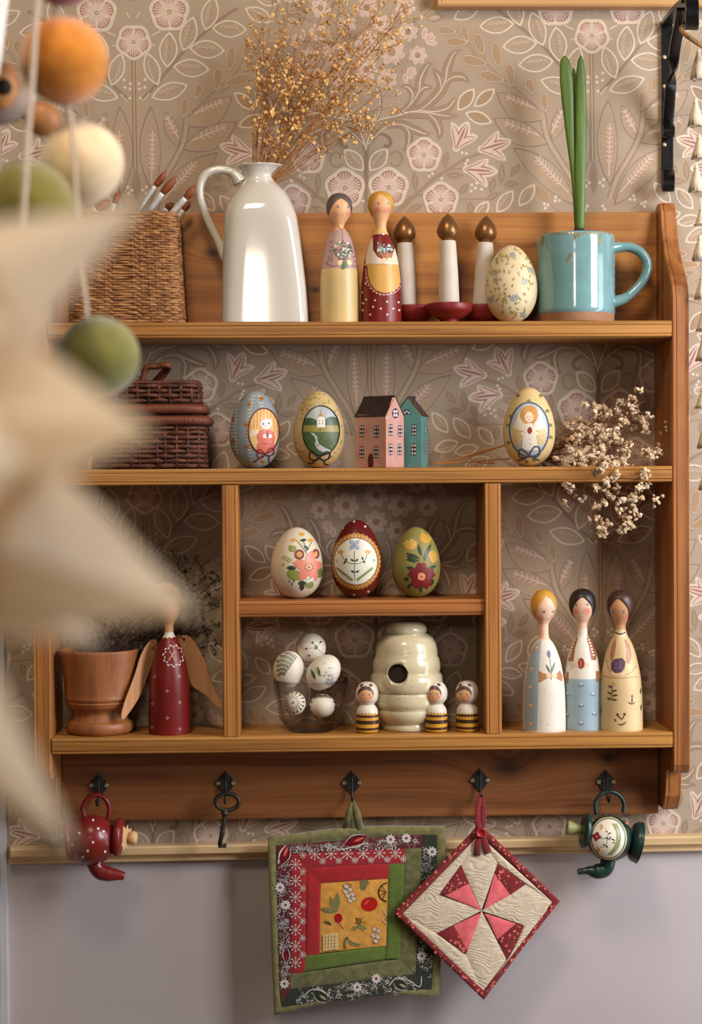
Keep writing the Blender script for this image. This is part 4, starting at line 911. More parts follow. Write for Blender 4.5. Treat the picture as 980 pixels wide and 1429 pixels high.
# egg with a church in a landscape
t, pj = make_egg(445, 653.3, 36, 107.5, -.064, 'B', mat('ochre_egg', (200, 174, 118), .55, .05, 40, .1, 200), 'yellow speckled egg with a white church above green fields in dark oval', GD)
I = Ink(q, h=2.6); rb = random.Random(4)
for _ in range(170):
    x, y = rb.uniform(545, 880), rb.uniform(228, 745); a = rb.uniform(-.8, .8)
    if ((x - 711) / 165) ** 2 + ((y - 490) / 250) ** 2 > 1 or (((x - 726) / 140) ** 2 + ((y - 500) / 185) ** 2 < 1): continue
    I.leaf((x - 9 * cos(a), y - 9 * sin(a)), (x + 9 * cos(a), y + 9 * sin(a)), 8, rb.choice([(142, 128, 66), (160, 136, 70), (132, 130, 96), (168, 160, 132)]), 2, 0, 4)
oc = (726, 494); I.ell(oc, 136, 176, (220, 194, 132), 3, 0, 40)
def oval_band(y0f, y1, col, lay, rx=124, ry=165):
    top = []; bot = []
    for i in range(25):
        x = -rx * .999 + 2 * rx * .999 * i / 24; hh = ry * sqrt(max(0, 1 - (x / rx) ** 2)); ya = y0f(oc[0] + x); yb = y1(oc[0] + x)
        top.append((oc[0] + x, max(oc[1] - hh, min(oc[1] + hh, ya)))); bot.append((oc[0] + x, max(oc[1] - hh, min(oc[1] + hh, yb))))
    V = [q(p) for p in top] + [q(p) for p in bot]
    # rows so the band follows the shell
    rows = 5; V = [(V[i][0], V[i][1] + (V[25 + i][1] - V[i][1]) * r / rows) for r in range(rows + 1) for i in range(25)]
    F = [(r * 25 + i, r * 25 + i + 1, (r + 1) * 25 + i + 1, (r + 1) * 25 + i) for r in range(rows) for i in range(24)]
    I.S.append((V, F, lin(col), lay))
oval_band(lambda x: 0, lambda x: 450, (170, 176, 178), 4)
oval_band(lambda x: 418 + 14 * sin(x / 27) - 8 * cos(x / 60), lambda x: 470, (62, 84, 58), 5)
oval_band(lambda x: 458, lambda x: 512, (150, 138, 70), 6); oval_band(lambda x: 503, lambda x: 900, (74, 98, 62), 7)
I.fill([(652, 508), (676, 512), (700, 535), (702, 560), (714, 588), (750, 610), (797, 632), (775, 644), (735, 641), (702, 622), (684, 592), (690, 562), (680, 535)], (190, 192, 188), 8)
I.fill([(698, 472), (698, 418), (712, 400), (736, 398), (754, 416), (754, 472)], (226, 222, 212), 8); I.fill([(708, 398), (724, 374), (742, 396)], (190, 130, 70), 9); I.line([(724, 378), (724, 358)], 3, (160, 110, 60), 9)
for c in ((714, 426), (738, 426), (714, 446), (738, 446)): I.dot(c, 4, (70, 70, 76), 9)
I.leaf((725, 476), (718, 500), 9, (130, 90, 50), 9)
for _ in range(50):
    x, y = rb.uniform(625, 830), rb.uniform(520, 640)
    if ((x - 726) / 112) ** 2 + ((y - 494) / 150) ** 2 < 1: I.dot((x, y), rb.uniform(2.5, 4.5), rb.choice([(150, 84, 60), (120, 110, 60), (168, 130, 70), (50, 76, 50)]), 9)
I.ring(oc, 128, 170, 9, (34, 38, 38), 11, 0, 40)
for b in ([(712, 682), (670, 640), (645, 655), (655, 690), (690, 700), (712, 684)], [(714, 682), (760, 640), (788, 650), (780, 685), (745, 698), (714, 684)], [(712, 684), (680, 705), (665, 722), (636, 718)], [(718, 684), (750, 705), (752, 722), (778, 732)]): I.line(b, 9, (36, 40, 40), 12)
I.build('painted_decoration', pj, t)
# egg with an angel
q = crop(680, 500, 3.267)
t, pj = make_egg(738.5, 650.6, 36.4, 110.8, -.062, 'B', mat('sand_egg', (214, 186, 132), .55, .05, 40, .1, 200), 'sand coloured egg with golden haired angel in a blue oval frame', GD)
I = Ink(q, h=2.6); oc = (192, 325); I.ell(oc, 90, 124, (176, 182, 190), 3, 0, 40)
I.fill([(152, 240), (110, 330), (120, 385), (160, 370), (192, 300), (225, 370), (262, 380), (272, 325), (235, 240)], (224, 212, 190), 4)
I.fill([(112, 318), (118, 392), (150, 398), (168, 330)], (206, 176, 124), 5); I.fill([(270, 318), (266, 388), (232, 398), (220, 330)], (206, 176, 124), 5)
I.ell((193, 258), 42, 43, (196, 142, 66), 6, 0, 24); I.fill([(172, 290), (212, 290), (218, 350), (200, 330)], (196, 142, 66), 6)
I.ell((192, 268), 20, 24, (232, 210, 180), 7); I.fill([(180, 296), (206, 296), (222, 340), (232, 420), (156, 420), (166, 340)], (228, 218, 200), 7)
for e in ((184, 268), (200, 268)): I.line([(e[0] - 4, e[1]), (e[0] + 4, e[1])], 2, (110, 80, 60), 8)
I.line([(188, 280), (196, 280)], 2, (170, 90, 80), 8); I.leaf((195, 312), (194, 346), 24, (140, 44, 36), 9); I.leaf((150, 345), (190, 340), 18, (228, 212, 190), 8); I.leaf((238, 345), (200, 340), 18, (228, 212, 190), 8)
for y in (370, 390): I.dot((194, y), 3, (170, 150, 120), 8)
I.ring(oc, 90, 124, 6, (70, 88, 104), 10, 0, 40)
for b in ([(190, 440), (160, 415), (143, 425), (150, 452), (175, 455), (190, 441)], [(192, 440), (215, 405), (238, 408), (238, 440), (215, 450), (192, 441)], [(190, 442), (165, 462), (138, 466)], [(194, 442), (222, 458), (240, 466)]): I.line(b, 7, (66, 84, 96), 11)
for c, up in (((190, 190), -1), ((140, 165), -1), ((245, 165), -1), ((108, 260), 0), ((95, 300), 0), ((97, 380), 0), ((290, 355), 0), ((288, 300), 0), ((275, 235), 0), ((180, 468), 1), ((215, 460), 1)):
    I.dot(c, 4, (90, 104, 120), 4)
    for dx, dy in ((-10, 6), (10, 6), (-6, 14), (7, 13)): I.leaf(c, (c[0] + dx, c[1] + dy), 7, (126, 122, 74), 4, 0, 4)
I.build('painted_decoration', pj, t)

# houses
q = crop(480, 520, 3.0625)
def house(front_px, base, Y0, th, L, W, hw, hr, side, wall_mat, label, roof_over=1.5):
    """corner nearest the camera at front_px; long wall runs left (side=-1) with the gable right, or the other way round"""
    k = KS(Y0); c = at(front_px, base - 40, Y0); c.z = 0; loc = stand(front_px, base - 40, Y0, 'B')
    t = thing('wooden_house', loc, label, 'house figurine', 'painted wooden houses')
    a = Vector((-cos(th), sin(th), 0)); b = Vector((sin(th), cos(th), 0))          # a: along the left-hand wall, b: along the right-hand wall
    L, W, hw, hr = L * k, W * k, hw * k, hr * k
    ax_l, ax_g = (a, b) if side < 0 else (b, a)                                       # long axis, gable axis
    z = Vector((0, 0, 1)); P = lambda u, v, h: ax_l * u + ax_g * v + z * h
    mb = MB(); vs = [P(0, 0, 0), P(0, W, 0), P(L, W, 0), P(L, 0, 0), P(0, 0, hw), P(0, W, hw), P(L, W, hw), P(L, 0, hw), P(0, W / 2, hr), P(L, W / 2, hr)]
    mb.add(vs, [[0, 1, 5, 8, 4], [3, 7, 9, 6, 2], [0, 4, 7, 3], [1, 2, 6, 5], [4, 8, 9, 7], [5, 6, 9, 8], [0, 3, 2, 1]], 0, True); mb.build('walls', wall_mat, t, .0008)
    rm = mat('dark_roof_paint', (56, 44, 42), .5, .15, 80, .2, 200); rb_ = MB(); e = .0012
    for v0, sgn in ((0, 1), (W, -1)):
        o_ = (ax_g * -sgn * (hr - hw) + z * (W / 2)).normalized() * e
        A, B_, C_, D = P(-.0004, v0 - sgn * .0004, hw - .0004), P(-.0004, W / 2, hr), P(L + .0004, W / 2, hr), P(L + .0004, v0 - sgn * .0004, hw - .0004)
        rb_.add([A, B_, C_, D, A + o_, B_ + z * e * 1.3, C_ + z * e * 1.3, D + o_], [[0, 1, 2, 3], [4, 5, 6, 7], [0, 1, 5, 4], [1, 2, 6, 5], [2, 3, 7, 6], [3, 0, 4, 7]], 0, True)
    rb_.build('roof', rm, t, .0004)
    return t, on_plane(loc, b.cross(z) if 0 else Vector((sin(th), cos(th), 0)) * -1), on_plane(loc, Vector((cos(th), -sin(th), 0))), P, k, rm
pinkh = mat('dusty_pink_paint', (196, 150, 138), .55, .08, 60, .1, 200, rgb2=(184, 132, 116)); tealh = mat('teal_paint', (88, 138, 132), .5, .08, 60, .1, 200)
th = .70
t, pjL, pjR, P, k, rm = house(538.8, 651.5, -.0955, th, 41.6 / cos(th), 27.5 / sin(th), 72, 100, -1, pinkh, 'pink wooden house with dark roof and painted windows, in front of the teal one')
def window(I, c, w, h, nx=2, ny=3):
    I.fill([(c[0] - w / 2, c[1] - h / 2), (c[0] + w / 2, c[1] - h / 2), (c[0] + w / 2, c[1] + h / 2), (c[0] - w / 2, c[1] + h / 2)], (42, 36, 40), 2)
    for i in range(nx):
        for j in range(ny):
            x = c[0] - w / 2 + w * (i + .5) / nx; y = c[1] - h / 2 + h * (j + .5) / ny; a, b = w / nx * .30, h / ny * .28
            I.fill([(x - a, y - b), (x + a, y - b), (x + a, y + b), (x - a, y + b)], (196, 190, 196), 3)
I = Ink(q, h=60)
for c in ((77, 250), (140, 252), (77, 340), (138, 340)): window(I, c, 20, 50)
I.fill([(104, 402), (104, 362), (108, 350), (116, 346), (124, 352), (126, 364), (126, 402)], (92, 30, 32), 2); I.ring((115, 375), 10, 28, 3, (60, 20, 22), 3)
I.line([(178, 200), (178, 400)], 5, (206, 138, 96), 1.5); I.line([(60, 182), (175, 182)], 4, (206, 138, 96), 1.5)
I.build('painted_windows', pjL, t)
I = Ink(q, h=60)
for c in ((200, 245), (240, 250), (200, 328), (238, 328)): window(I, c, 16, 48)
I.ell((220, 174), 14, 22, (42, 36, 40), 2)
for dx, dy in ((-5, -8), (5, -8), (-5, 8), (5, 8)): I.ell((220 + dx, 174 + dy), 4.2, 7, (206, 202, 206), 3)
I.line([(210, 106), (184, 185)], 5, (206, 138, 96), 1.5)
I.build('painted_windows', pjR, t)
th2 = .30
t, pjL, pjR, P, k, rm = house(589.2, 651.3, -.052, th2, 10.8 / sin(th2), 39 / cos(th2), 72, 98, 1, tealh, 'teal wooden house with dark roof and chimney, behind the pink one')
cz = 98 * k; M = Matrix.Translation(P(6 * k, 16 * k, 78 * k)); MB().box((-5.5 * k, -4 * k, 0), (5.5 * k, 4 * k, 22 * k), M=M).build('chimney', rm, t, .0006)
I = Ink(q, h=60); window(I, (301, 245), 20, 46); window(I, (299, 328), 22, 50)
I.fill([(252, 178), (256, 164), (268, 156), (282, 162), (288, 178)], (42, 36, 40), 2)
for c in ((261, 171), (270, 166), (279, 171)): I.ell(c, 4, 5, (206, 202, 206), 3)
I.line([(276, 108), (335, 186)], 5, (196, 142, 100), 1.5); I.build('painted_windows', pjL, t)
I = Ink(q, h=60)
for c in ((348, 245), (360, 245), (348, 272 - 30), (346, 305), (358, 305), (347, 335), (358, 335)): window(I, c, 6, 22, 1, 2)
I.build('painted_side_windows', pjR, t)

# dried sprig lying behind the angel egg
R5 = random.Random(21); q = crop(680, 500, 3.267)
tp = [(815, 575), (830, 590), (842, 570), (860, 565), (880, 560), (895, 575), (910, 585), (918, 600), (905, 625), (890, 615), (870, 600), (850, 610), (835, 625), (860, 640), (885, 640), (825, 645), (840, 665), (850, 690), (862, 705), (868, 725), (880, 700), (890, 685), (905, 672), (875, 665), (800, 600), (815, 612), (870, 580), (900, 560), (845, 590), (880, 590), (855, 625), (790, 620), (805, 640), (870, 690), (860, 740), (845, 735), (895, 650)]
gyp2 = mat('pale_dried_blossom', (226, 206, 178), .8, .12, 130, rgb2=(186, 152, 112)); straw2 = mat('red_brown_stem', (132, 80, 50), .7, .15, 80)
org = at(745, 640, -.030)
bouquet('dried_flower_sprig', org, [at(x, y, (-.045 if y < 640 else -.104) + R5.uniform(-.012, .01) - (.03 if x > 850 and y < 640 else 0)) for x, y in tp], 'pale dried flower sprig lying behind the angel egg, drooping over shelf edge', straw2, gyp2, .0031, 5, 8, .17, .006, cat='dried flowers', seed=8, sink=-.002)
tw = thing('dry_twig', at(612, 650, -.03), 'thin ochre dried stalk lying between the teal house and angel egg', 'stalk'); L = tw.location
mb = MB()
for p in ([(602, 649), (640, 640), (670, 633), (712, 618)], [(640, 640), (680, 628), (705, 622)], [(600, 647), (650, 645), (712, 640)], [(655, 637), (665, 645), (690, 646)]): mb.tube(catmull([at(a, min(b, 648), -.03) - L for a, b in p], 4), .0008, 4)
mb.build('stalk', straw, tw, recalc=False)
# ================================================================== SMALL SHELF EGGS
q = crop(360, 700, 3.5)
t, pj = make_egg(414.6, 835.2, 37, 99.4, -.058, 'D', mat('ivory_egg', (216, 206, 182), .4, .04, 40), 'ivory egg with a coral flower bouquet, left of the three small shelf eggs', GD)
I = Ink(q, h=2.6); G1, G2, G3 = (52, 66, 48), (140, 146, 78), (104, 120, 66)
for p in ([(240, 300), (236, 240), (222, 190)], [(236, 250), (208, 210), (188, 190)], [(240, 240), (262, 200)]): I.line(p, 3, G1, 3)
for c in ((215, 160), (176, 188), (258, 190)):
    for a in (-.9, -.1, .7): I.leaf((c[0], c[1] + 8), (c[0] + 18 * sin(a), c[1] - 12 * cos(a)), 13, (212, 154, 50), 4, 0, 4)
I.leaf((205, 190), (240, 186), 14, G1, 4); I.leaf((225, 215), (250, 236), 16, G1, 4); I.ell((170, 230), 20, 16, G2, 4); I.dot((160, 222), 10, G2, 4)
for c in ((203, 258), (283, 256)): I.ell(c, 25 if c[0] < 250 else 18, 25, (134, 56, 54), 5); I.ell(c, 14 if c[0] < 250 else 9, 14, (208, 160, 80), 6)
I.ell((180, 358), 40, 26, G2, 3, .3); I.leaf((140, 322), (188, 326), 22, G1, 5); I.leaf((196, 400), (236, 398), 26, G1, 5); I.leaf((214, 436), (218, 396), 24, G1, 4); I.ell((300, 345), 18, 26, G3, 3); I.ell((252, 405), 22, 20, G2, 3)
for a in (-1.35, -.15, 1.0, 2.15, 3.4): I.leaf((250 - 6 * cos(a), 318 - 6 * sin(a)), (250 + 82 * cos(a) * (1 if cos(a) < 0 else .85), 318 + 82 * sin(a)), 50, (216, 128, 108), 6 + .1 * a)
I.ell((250, 320), 22, 22, (134, 56, 54), 8); I.ell((250, 320), 16, 16, (216, 160, 120), 9); I.dot((250, 320), 6, (140, 60, 56), 10)
for i in range(10): I.dot((250 + 21 * cos(i * .63), 320 + 21 * sin(i * .63)), 3, (222, 170, 90), 10)
for c in ((246, 372), (256, 386), (244, 392), (266, 378)): I.dot(c, 7, (232, 226, 210), 9)
for c in ((154, 388), (166, 402), (176, 388)): I.leaf((c[0], c[1] - 9), (c[0], c[1] + 9), 7, (110, 60, 60), 4, 0, 4)
for i in range(5): I.leaf((122 + 9 * i, 268 + 5 * i), (116 + 9 * i, 280 + 5 * i), 6, G2, 4, 0, 4); I.leaf((124 + 9 * i, 268 + 5 * i), (134 + 9 * i, 262 + 5 * i), 6, G2, 4, 0, 4)
I.dot((124, 306), 9, (214, 160, 80), 4); I.build('painted_decoration', pj, t)
t, pj = make_egg(497.9, 833.9, 35.6, 109.4, -.060, 'D', mat('oxblood_egg', (98, 26, 22), .3, .08, 40, coat=.3), 'dark red egg with gold edged cream oval and folk flower stem', GD)
I = Ink(q, h=2.6); oc = (478, 292)
I.ell(oc, 121, 136, (176, 124, 54), 1, 0, 48)
for i in range(34): a = 2 * pi * i / 34; I.dot((oc[0] + 117 * cos(a), oc[1] + 132 * sin(a)), 8, (176, 124, 54), 1.3)
for i in range(40): a = 2 * pi * i / 40; I.dot((oc[0] + 114 * cos(a), oc[1] + 125 * sin(a)), 2.6, (232, 212, 170), 3)
I.ell(oc, 108, 116, (92, 24, 22), 2, 0, 40); I.ell(oc, 105, 113, (220, 216, 196), 3.2, 0, 40)
I.line([(473, 385), (472, 300), (471, 240)], 3, G1, 5); I.line([(408, 256), (425, 288), (450, 301), (472, 304), (500, 300), (524, 284), (534, 258)], 3, G1, 5)
for a, b in (((472, 292), (452, 280)), ((474, 292), (492, 280)), ((474, 348), (454, 336)), ((476, 348), (496, 336)), ((430, 290), (418, 306)), ((434, 292), (430, 274)), ((514, 290), (526, 300)), ((512, 286), (512, 268))): I.leaf(a, b, 10, G1, 6, 0, 4)
for sd in (-1, 1):
    for i in range(9):
        f = i / 8; x, y = 473 + sd * (10 + 68 * f), 384 - 52 * f
        for s2 in (-1, 1): I.leaf((x, y), (x + sd * 10 - s2 * 7 * sd * -1 * .3, y - 9 - s2 * 6 + 4), 11, (122, 134, 86), 5 + .1 * i, 0, 4)
for a in range(4): I.leaf((471, 211), (471 + 34 * cos(a * pi / 2 + pi / 4), 211 + 34 * sin(a * pi / 2 + pi / 4)), 22, (150, 166, 190), 6)
I.dot((471, 211), 6, (60, 66, 90), 8); I.dot((471, 211), 3, (230, 220, 190), 9)
for c in ((403, 246), (538, 246)):
    for a in (-.9, 0, .9): I.leaf((c[0], c[1] + 12), (c[0] + 18 * sin(a), c[1] - 14 * cos(a)), 13, (208, 148, 60), 6, 0, 4)
for c in ((384, 290), (568, 287)): I.ell(c, 7, 8, (170, 180, 196), 6)
for c in ((470, 97), (525, 122), (415, 130), (470, 455), (540, 440), (400, 435)): I.dot(c, 6, (206, 190, 180), 3)
I.build('painted_decoration', pj, t)
t, pj = make_egg(581, 833.6, 34, 98.6, -.058, 'D', mat('olive_egg', (142, 134, 72), .5, .06, 40), 'olive green egg with a red flower and yellow tulips, right end of small shelf', GD)
I = Ink(q, h=2.6); G = (44, 62, 44)
for a, b in (((795, 280), (722, 250)), ((790, 290), (724, 282)), ((800, 265), (780, 205)), ((808, 280), (848, 205)), ((812, 292), (835, 240)), ((770, 330), (724, 320)), ((828, 330), (872, 312)), ((795, 400), (797, 448)), ((740, 385), (712, 372)), ((752, 400), (730, 424)), ((850, 375), (856, 404)), ((770, 300), (728, 262))): I.leaf(a, b, 17, G, 4)
for a, b, w in (((760, 235), (718, 190), 44), ((765, 232), (752, 182), 40), ((768, 230), (772, 196), 26), ((818, 205), (800, 150), 38), ((826, 205), (832, 158), 38), ((850, 285), (858, 238), 44), ((850, 300), (868, 260), 36)): I.leaf(a, b, w, (198, 154, 64), 3)
for a in range(5):
    an = -pi / 2 + a * 2 * pi / 5
    for s in (-.2, .2): I.leaf((800 + 8 * cos(an), 364 + 8 * sin(an)), (800 + 70 * cos(an + s), 364 + 70 * sin(an + s)), 42, (118, 34, 34), 5 + .2 * s)
I.ell((800, 366), 19, 19, (216, 140, 104), 8); 
for c in ((790, 355), (812, 360), (806, 378), (788, 374)): I.dot(c, 7, (216, 140, 104), 8)
I.dot((800, 366), 5, (150, 70, 50), 9)
for c in ((712, 206), (746, 186), (804, 146), (838, 152)): I.dot(c, 3, (230, 220, 190), 6)
I.build('painted_decoration', pj, t)

# ================================================================== BOTTOM SHELF
# wooden goblet pot + dark dried plant
Y = -.052; loc = stand(139.5, 960, Y, 'C'); k = KS(Y); t = thing('turned_wooden_pot', loc, 'turned wooden goblet pot at the left end of the bottom shelf', 'pot')
potw = wood('cherry_wood', 2, (164, 104, 60), (136, 80, 44), .45, off=4, fine=.5)
MB().lathe(smooth_prof([(r * k, h * k) for r, h in [(41, 0), (45, 3), (47, 9), (45, 16), (40, 19), (38, 24), (37, 30), (40, 34), (45, 38), (47, 42), (48, 43.5), (47.5, 44.5), (46.5, 45.5), (48, 47.5), (49, 50), (48.5, 56), (50, 75), (52.5, 95), (54.5, 113), (54, 116), (51, 116), (49, 112), (46, 85), (30, 70), (0, 68)]], 3), 64, cap=(True, False)).build('pot_body', potw, t)
R6 = random.Random(31); drk = mat('dark_dry_twig', (64, 50, 40), .85, .2, 80); dlf = mat('dark_dried_leaf', (80, 68, 46), .85, .25, 160, rgb2=(44, 36, 28))
org = loc + Vector((0, 0, 100 * k)); tp = []
for i in range(46): tp.append((R6.uniform(85, 240), R6.uniform(845, 895)))
for i in range(26): tp.append((R6.uniform(235, 305), R6.uniform(795, 880)))
tp += [(255, 790), (270, 786), (300, 812), (310, 850), (240, 800), (290, 800), (300, 880), (290, 895), (305, 900)]
bouquet('dried_heather_plant', org, [at(min(x, 298), y, -.018 + R6.uniform(-.012, .010)) for x, y in tp], 'dark dried heather growing from the turned wooden pot, behind the angel', drk, dlf, .0019, 6, 3, .16, .018, cat='plant', seed=9, sink=.01)
# angel
q = crop(80, 760, 3.769)
wingm = wood('pale_wing_wood', 2, (208, 156, 112), (186, 130, 88), .5, off=1, fine=.6)
t, pj = doll(236.5, 1024.6, [(28.5, 0), (29.2, 2), (29.3, 30), (28.5, 55), (27, 75), (24.5, 92), (21, 108), (16.5, 121), (11.5, 131), (8, 136), (6.4, 140), (6.2, 150), (8, 155), (11.5, 161), (13.8, 169), (13.6, 176), (11, 184), (6, 189), (0, 190)], -.062, 'C', [mat('natural_wood_skin', (206, 150, 106), .5, .06, 40), red_m, white_m], [(136, 0), (141, 1)], 'red wooden angel with pale wood wings and round halo', name='angel_figurine', group='painted peg dolls', headmin=141)
I = Ink(q, h=2.6)
I.fill([(556, 478), (618, 474), (622, 488), (612, 484), (602, 494), (590, 486), (578, 494), (568, 486), (558, 494)], (222, 212, 198), 3)
for i in range(22):
    a = 2 * pi * i / 22
    if i % 2: I.leaf((612 + 58 * cos(a), 585 + 60 * sin(a)), (612 + 52 * cos(a + .28), 585 + 54 * sin(a + .28)), 9, (218, 206, 204), 3, 0, 4)
    else: I.leaf((612 + 44 * cos(a), 585 + 46 * sin(a)), (612 + 50 * cos(a + .25), 585 + 52 * sin(a + .25)), 7, (218, 206, 204), 3, 0, 4)
I.line([(590, 556), (622, 612)], 5, (206, 150, 90), 4); I.line([(618, 560), (586, 610)], 5, (206, 150, 90), 4); I.line([(640, 610), (630, 560)], 3, (150, 90, 70), 4)
for c in ((512, 694), (642, 692), (578, 770), (501, 836), (645, 829), (578, 912), (498, 962), (645, 970)):
    for dx, dy in ((-6, 0), (6, 0), (0, -6), (0, 6)): I.dot((c[0] + dx, c[1] + dy), 2.4, (226, 214, 208), 3)
for e in ((585, 348), (640, 346)): I.dot(e, 4.5, (60, 40, 34), 3)
I.line([(606, 385), (616, 387), (624, 384)], 2, (170, 90, 70), 3); I.build('painted_decoration', pj, t)
L = t.location; kk = KS(-.05)
P_ = lambda c, Y_: at(*q(c), Y_) - L
def slab(name, pts, Y0, slant, th, m, parent):
    """flat board cut to an outline; slant(px) shifts depth along its width"""
    mb = MB(); P = catmull([(x, y, 0) for x, y in pts], 4, True); n = len(P); vs = []
    for dy in (0, th):
        for p in P: vs.append(P_((p.x, p.y), Y0 + slant(p.x) + dy))
    tri = tessellate_polygon([P]); fs = [[i, (i + 1) % n, n + (i + 1) % n, n + i] for i in range(n)] + [list(a) for a in tri] + [[n + i for i in a][::-1] for a in tri]
    mb.add(vs, fs, 0, True); return mb.build(name, m, parent, .0006)
slab('wing', [(503, 500), (524, 506), (522, 560), (490, 650), (432, 800), (358, 910), (338, 905), (350, 840), (405, 690), (440, 580), (478, 515)], -.050, lambda x: (x - 500) * .00026, .004, wingm, t)
slab('wing', [(622, 488), (650, 478), (690, 482), (735, 530), (778, 620), (815, 740), (862, 830), (864, 856), (840, 852), (790, 800), (750, 770), (712, 745), (690, 690), (672, 610)], -.046, lambda x: (650 - x) * .00008, .004, wingm, t)
hc = P_((560, 292), -.034); MB().lathe([(0, 0), (25 * kk, 0), (25.6 * kk, .001), (25 * kk, .003), (0, .003)], 48, Matrix.Translation(hc) @ Matrix.Rotation(pi / 2, 4, 'X')).build('halo', wingm, t)

# glass bowl with five eggs
q = crop(370, 860, 3.0625)
Y = -.0545; loc = stand(434.4, 970, Y, 'C'); k = KS(Y)
glassm = bpy.data.materials.new('clear_pressed_glass'); glassm.use_nodes = True; nt = glassm.node_tree; N_ = nt.nodes; N_.remove(N_['Principled BSDF'])
tr_ = N_.new('ShaderNodeBsdfTransparent'); tr_.inputs[0].default_value = (.99, .99, .985, 1); gl = N_.new('ShaderNodeBsdfGlossy'); gl.inputs['Roughness'].default_value = .05; lw = N_.new('ShaderNodeLayerWeight'); lw.inputs['Blend'].default_value = .08
no = N_.new('ShaderNodeTexNoise'); no.inputs['Scale'].default_value = 90; bp = N_.new('ShaderNodeBump'); bp.inputs['Strength'].default_value = .5; bp.inputs['Distance'].default_value = .001; nt.links.new(no.outputs['Fac'], bp.inputs['Height']); nt.links.new(bp.outputs[0], gl.inputs['Normal']); nt.links.new(bp.outputs[0], lw.inputs['Normal'])
mx_ = N_.new('ShaderNodeMixShader'); nt.links.new(lw.outputs[0], mx_.inputs[0]); nt.links.new(tr_.outputs[0], mx_.inputs[1]); nt.links.new(gl.outputs[0], mx_.inputs[2]); nt.links.new(mx_.outputs[0], N_['Material Output'].inputs[0])
t = thing('glass_bowl', loc, 'clear pressed glass tumbler holding five small painted eggs', 'glass')
mb = MB(); N = 96; outer = [(0, 0), (30, 0), (33, 1.5), (34, 4), (36, 8), (42, 14), (44, 20), (45.5, 32), (48, 45), (50.5, 60), (52.5, 72)]; inner = [(51.4, 72.2), (49, 60), (46.5, 46), (44, 33), (42, 22), (37, 14), (28, 11.5), (0, 11)]
vs = []
for j, (r, h) in enumerate(outer + inner):
    for i in range(N):
        a = 2 * pi * i / N; rib = (1 + .028 * cos(14 * a) * (1 if 12 < h < 62 and j < 11 else 0)) ; vs.append((r * k * rib * cos(a), r * k * rib * sin(a), h * k))
n = len(outer + inner); fs = [[j * N + i, j * N + (i + 1) % N, (j + 1) * N + (i + 1) % N, (j + 1) * N + i] for j in range(n - 1) for i in range(N)]
mb.add(vs, fs); o = mb.build('bowl_body', glassm, t)
bm = bmesh.new(); bm.from_mesh(o.data); bmesh.ops.remove_doubles(bm, verts=bm.verts, dist=1e-6); bmesh.ops.recalc_face_normals(bm, faces=bm.faces); bm.to_mesh(o.data); bm.free()
o.data.polygons.foreach_set('use_smooth', [True] * len(o.data.polygons))
eg = mat('white_small_egg', (222, 212, 194), .5, .04, 40)
def small_egg(c, rx, rz, rot, Y_, label, deco):
    p = at(*q(c), Y_); kk = KS(Y_) / 3.0625; t = thing('small_egg', p, label, 'egg', 'small painted eggs in the glass')
    M = Matrix.Rotation(rot, 4, 'Y'); mb = MB(); mb.ell((0, 0, 0), (rx * kk, rx * kk, rz * kk), 32, 20, M=M)
    mb.build('egg_shell', eg, t); I = Ink(q, h=2.6); deco(I); r = (rx + (rz - rx) * abs(sin(rot))) * kk; I.build('painted_decoration', on_ell(p, (r + .0002, rx * kk + .0002, (rz + (rx - rz) * abs(sin(rot))) * kk + .0002)), t)
rb = random.Random(6); c5 = crop(380, 870, 8.93)
def via(tf): return lambda p: tf(p)
def d_top(I):
    I.tf = c5
    for c in ((505, 238), (425, 315), (460, 402), (607, 230)): I.ell(c, 14, 12, (110, 40, 44), 3)
    I.leaf((540, 265), (565, 320), 30, (60, 96, 60), 3); I.leaf((575, 285), (530, 325), 26, (60, 96, 60), 3); [I.line([(550, 295), c], 4, (110, 120, 90), 2.5) for c in ((505, 238), (425, 315), (607, 230), (640, 390))]
def d_left(I):
    I.tf = c5
    for j in range(6):
        R_ = 70 + 52 * j
        for i in range(int(6 + 3 * j)):
            an = -2.75 + 1.9 * (i + .5) / (6 + 3 * j); x = 120 + R_ * cos(an) * .8; y = 690 + R_ * sin(an)
            if ((x - 215) / 180) ** 2 + ((y - 560) / 235) ** 2 < .92:
                I.leaf((x, y), (x - 10 * sin(an) + 22 * cos(an), y + 22 * sin(an) - 4), 15, (58, 76, 56), 3, 0, 4); I.leaf((x, y), (x + 24 * cos(an + 2.2), y + 24 * sin(an + 2.2)), 13, (58, 76, 56), 3, 0, 4)
def d_right(I):
    I.tf = c5
    I.leaf((540, 700), (482, 570), 40, (84, 106, 60), 3); I.leaf((600, 660), (562, 530), 36, (84, 106, 60), 3); I.line([(600, 650), (680, 640), (740, 640)], 5, (140, 150, 120), 3)
    for _ in range(46): I.dot((rb.uniform(640, 780), rb.uniform(480, 760)), rb.uniform(5, 13), rb.choice([(150, 160, 184), (120, 130, 160), (170, 176, 196)]), 3 + rb.random())
    for i in range(6): I.leaf((500 + 24 * i, 810), (560 + 24 * i, 800 + 8 * i), 14, (78, 92, 70), 3)
def d_ll(I):
    I.tf = c5
    I.dot((262, 985), 16, (150, 130, 110), 3)
    for i in range(16):
        a = 2 * pi * i / 16; I.line([(262 + 55 * cos(a), 985 + 55 * sin(a)), (262 + 120 * cos(a + .3), 985 + 118 * sin(a + .3))], 6, (130, 110, 92), 3); I.dot((262 + 132 * cos(a + .34), 985 + 128 * sin(a + .34)), 12, (96, 80, 66), 3)
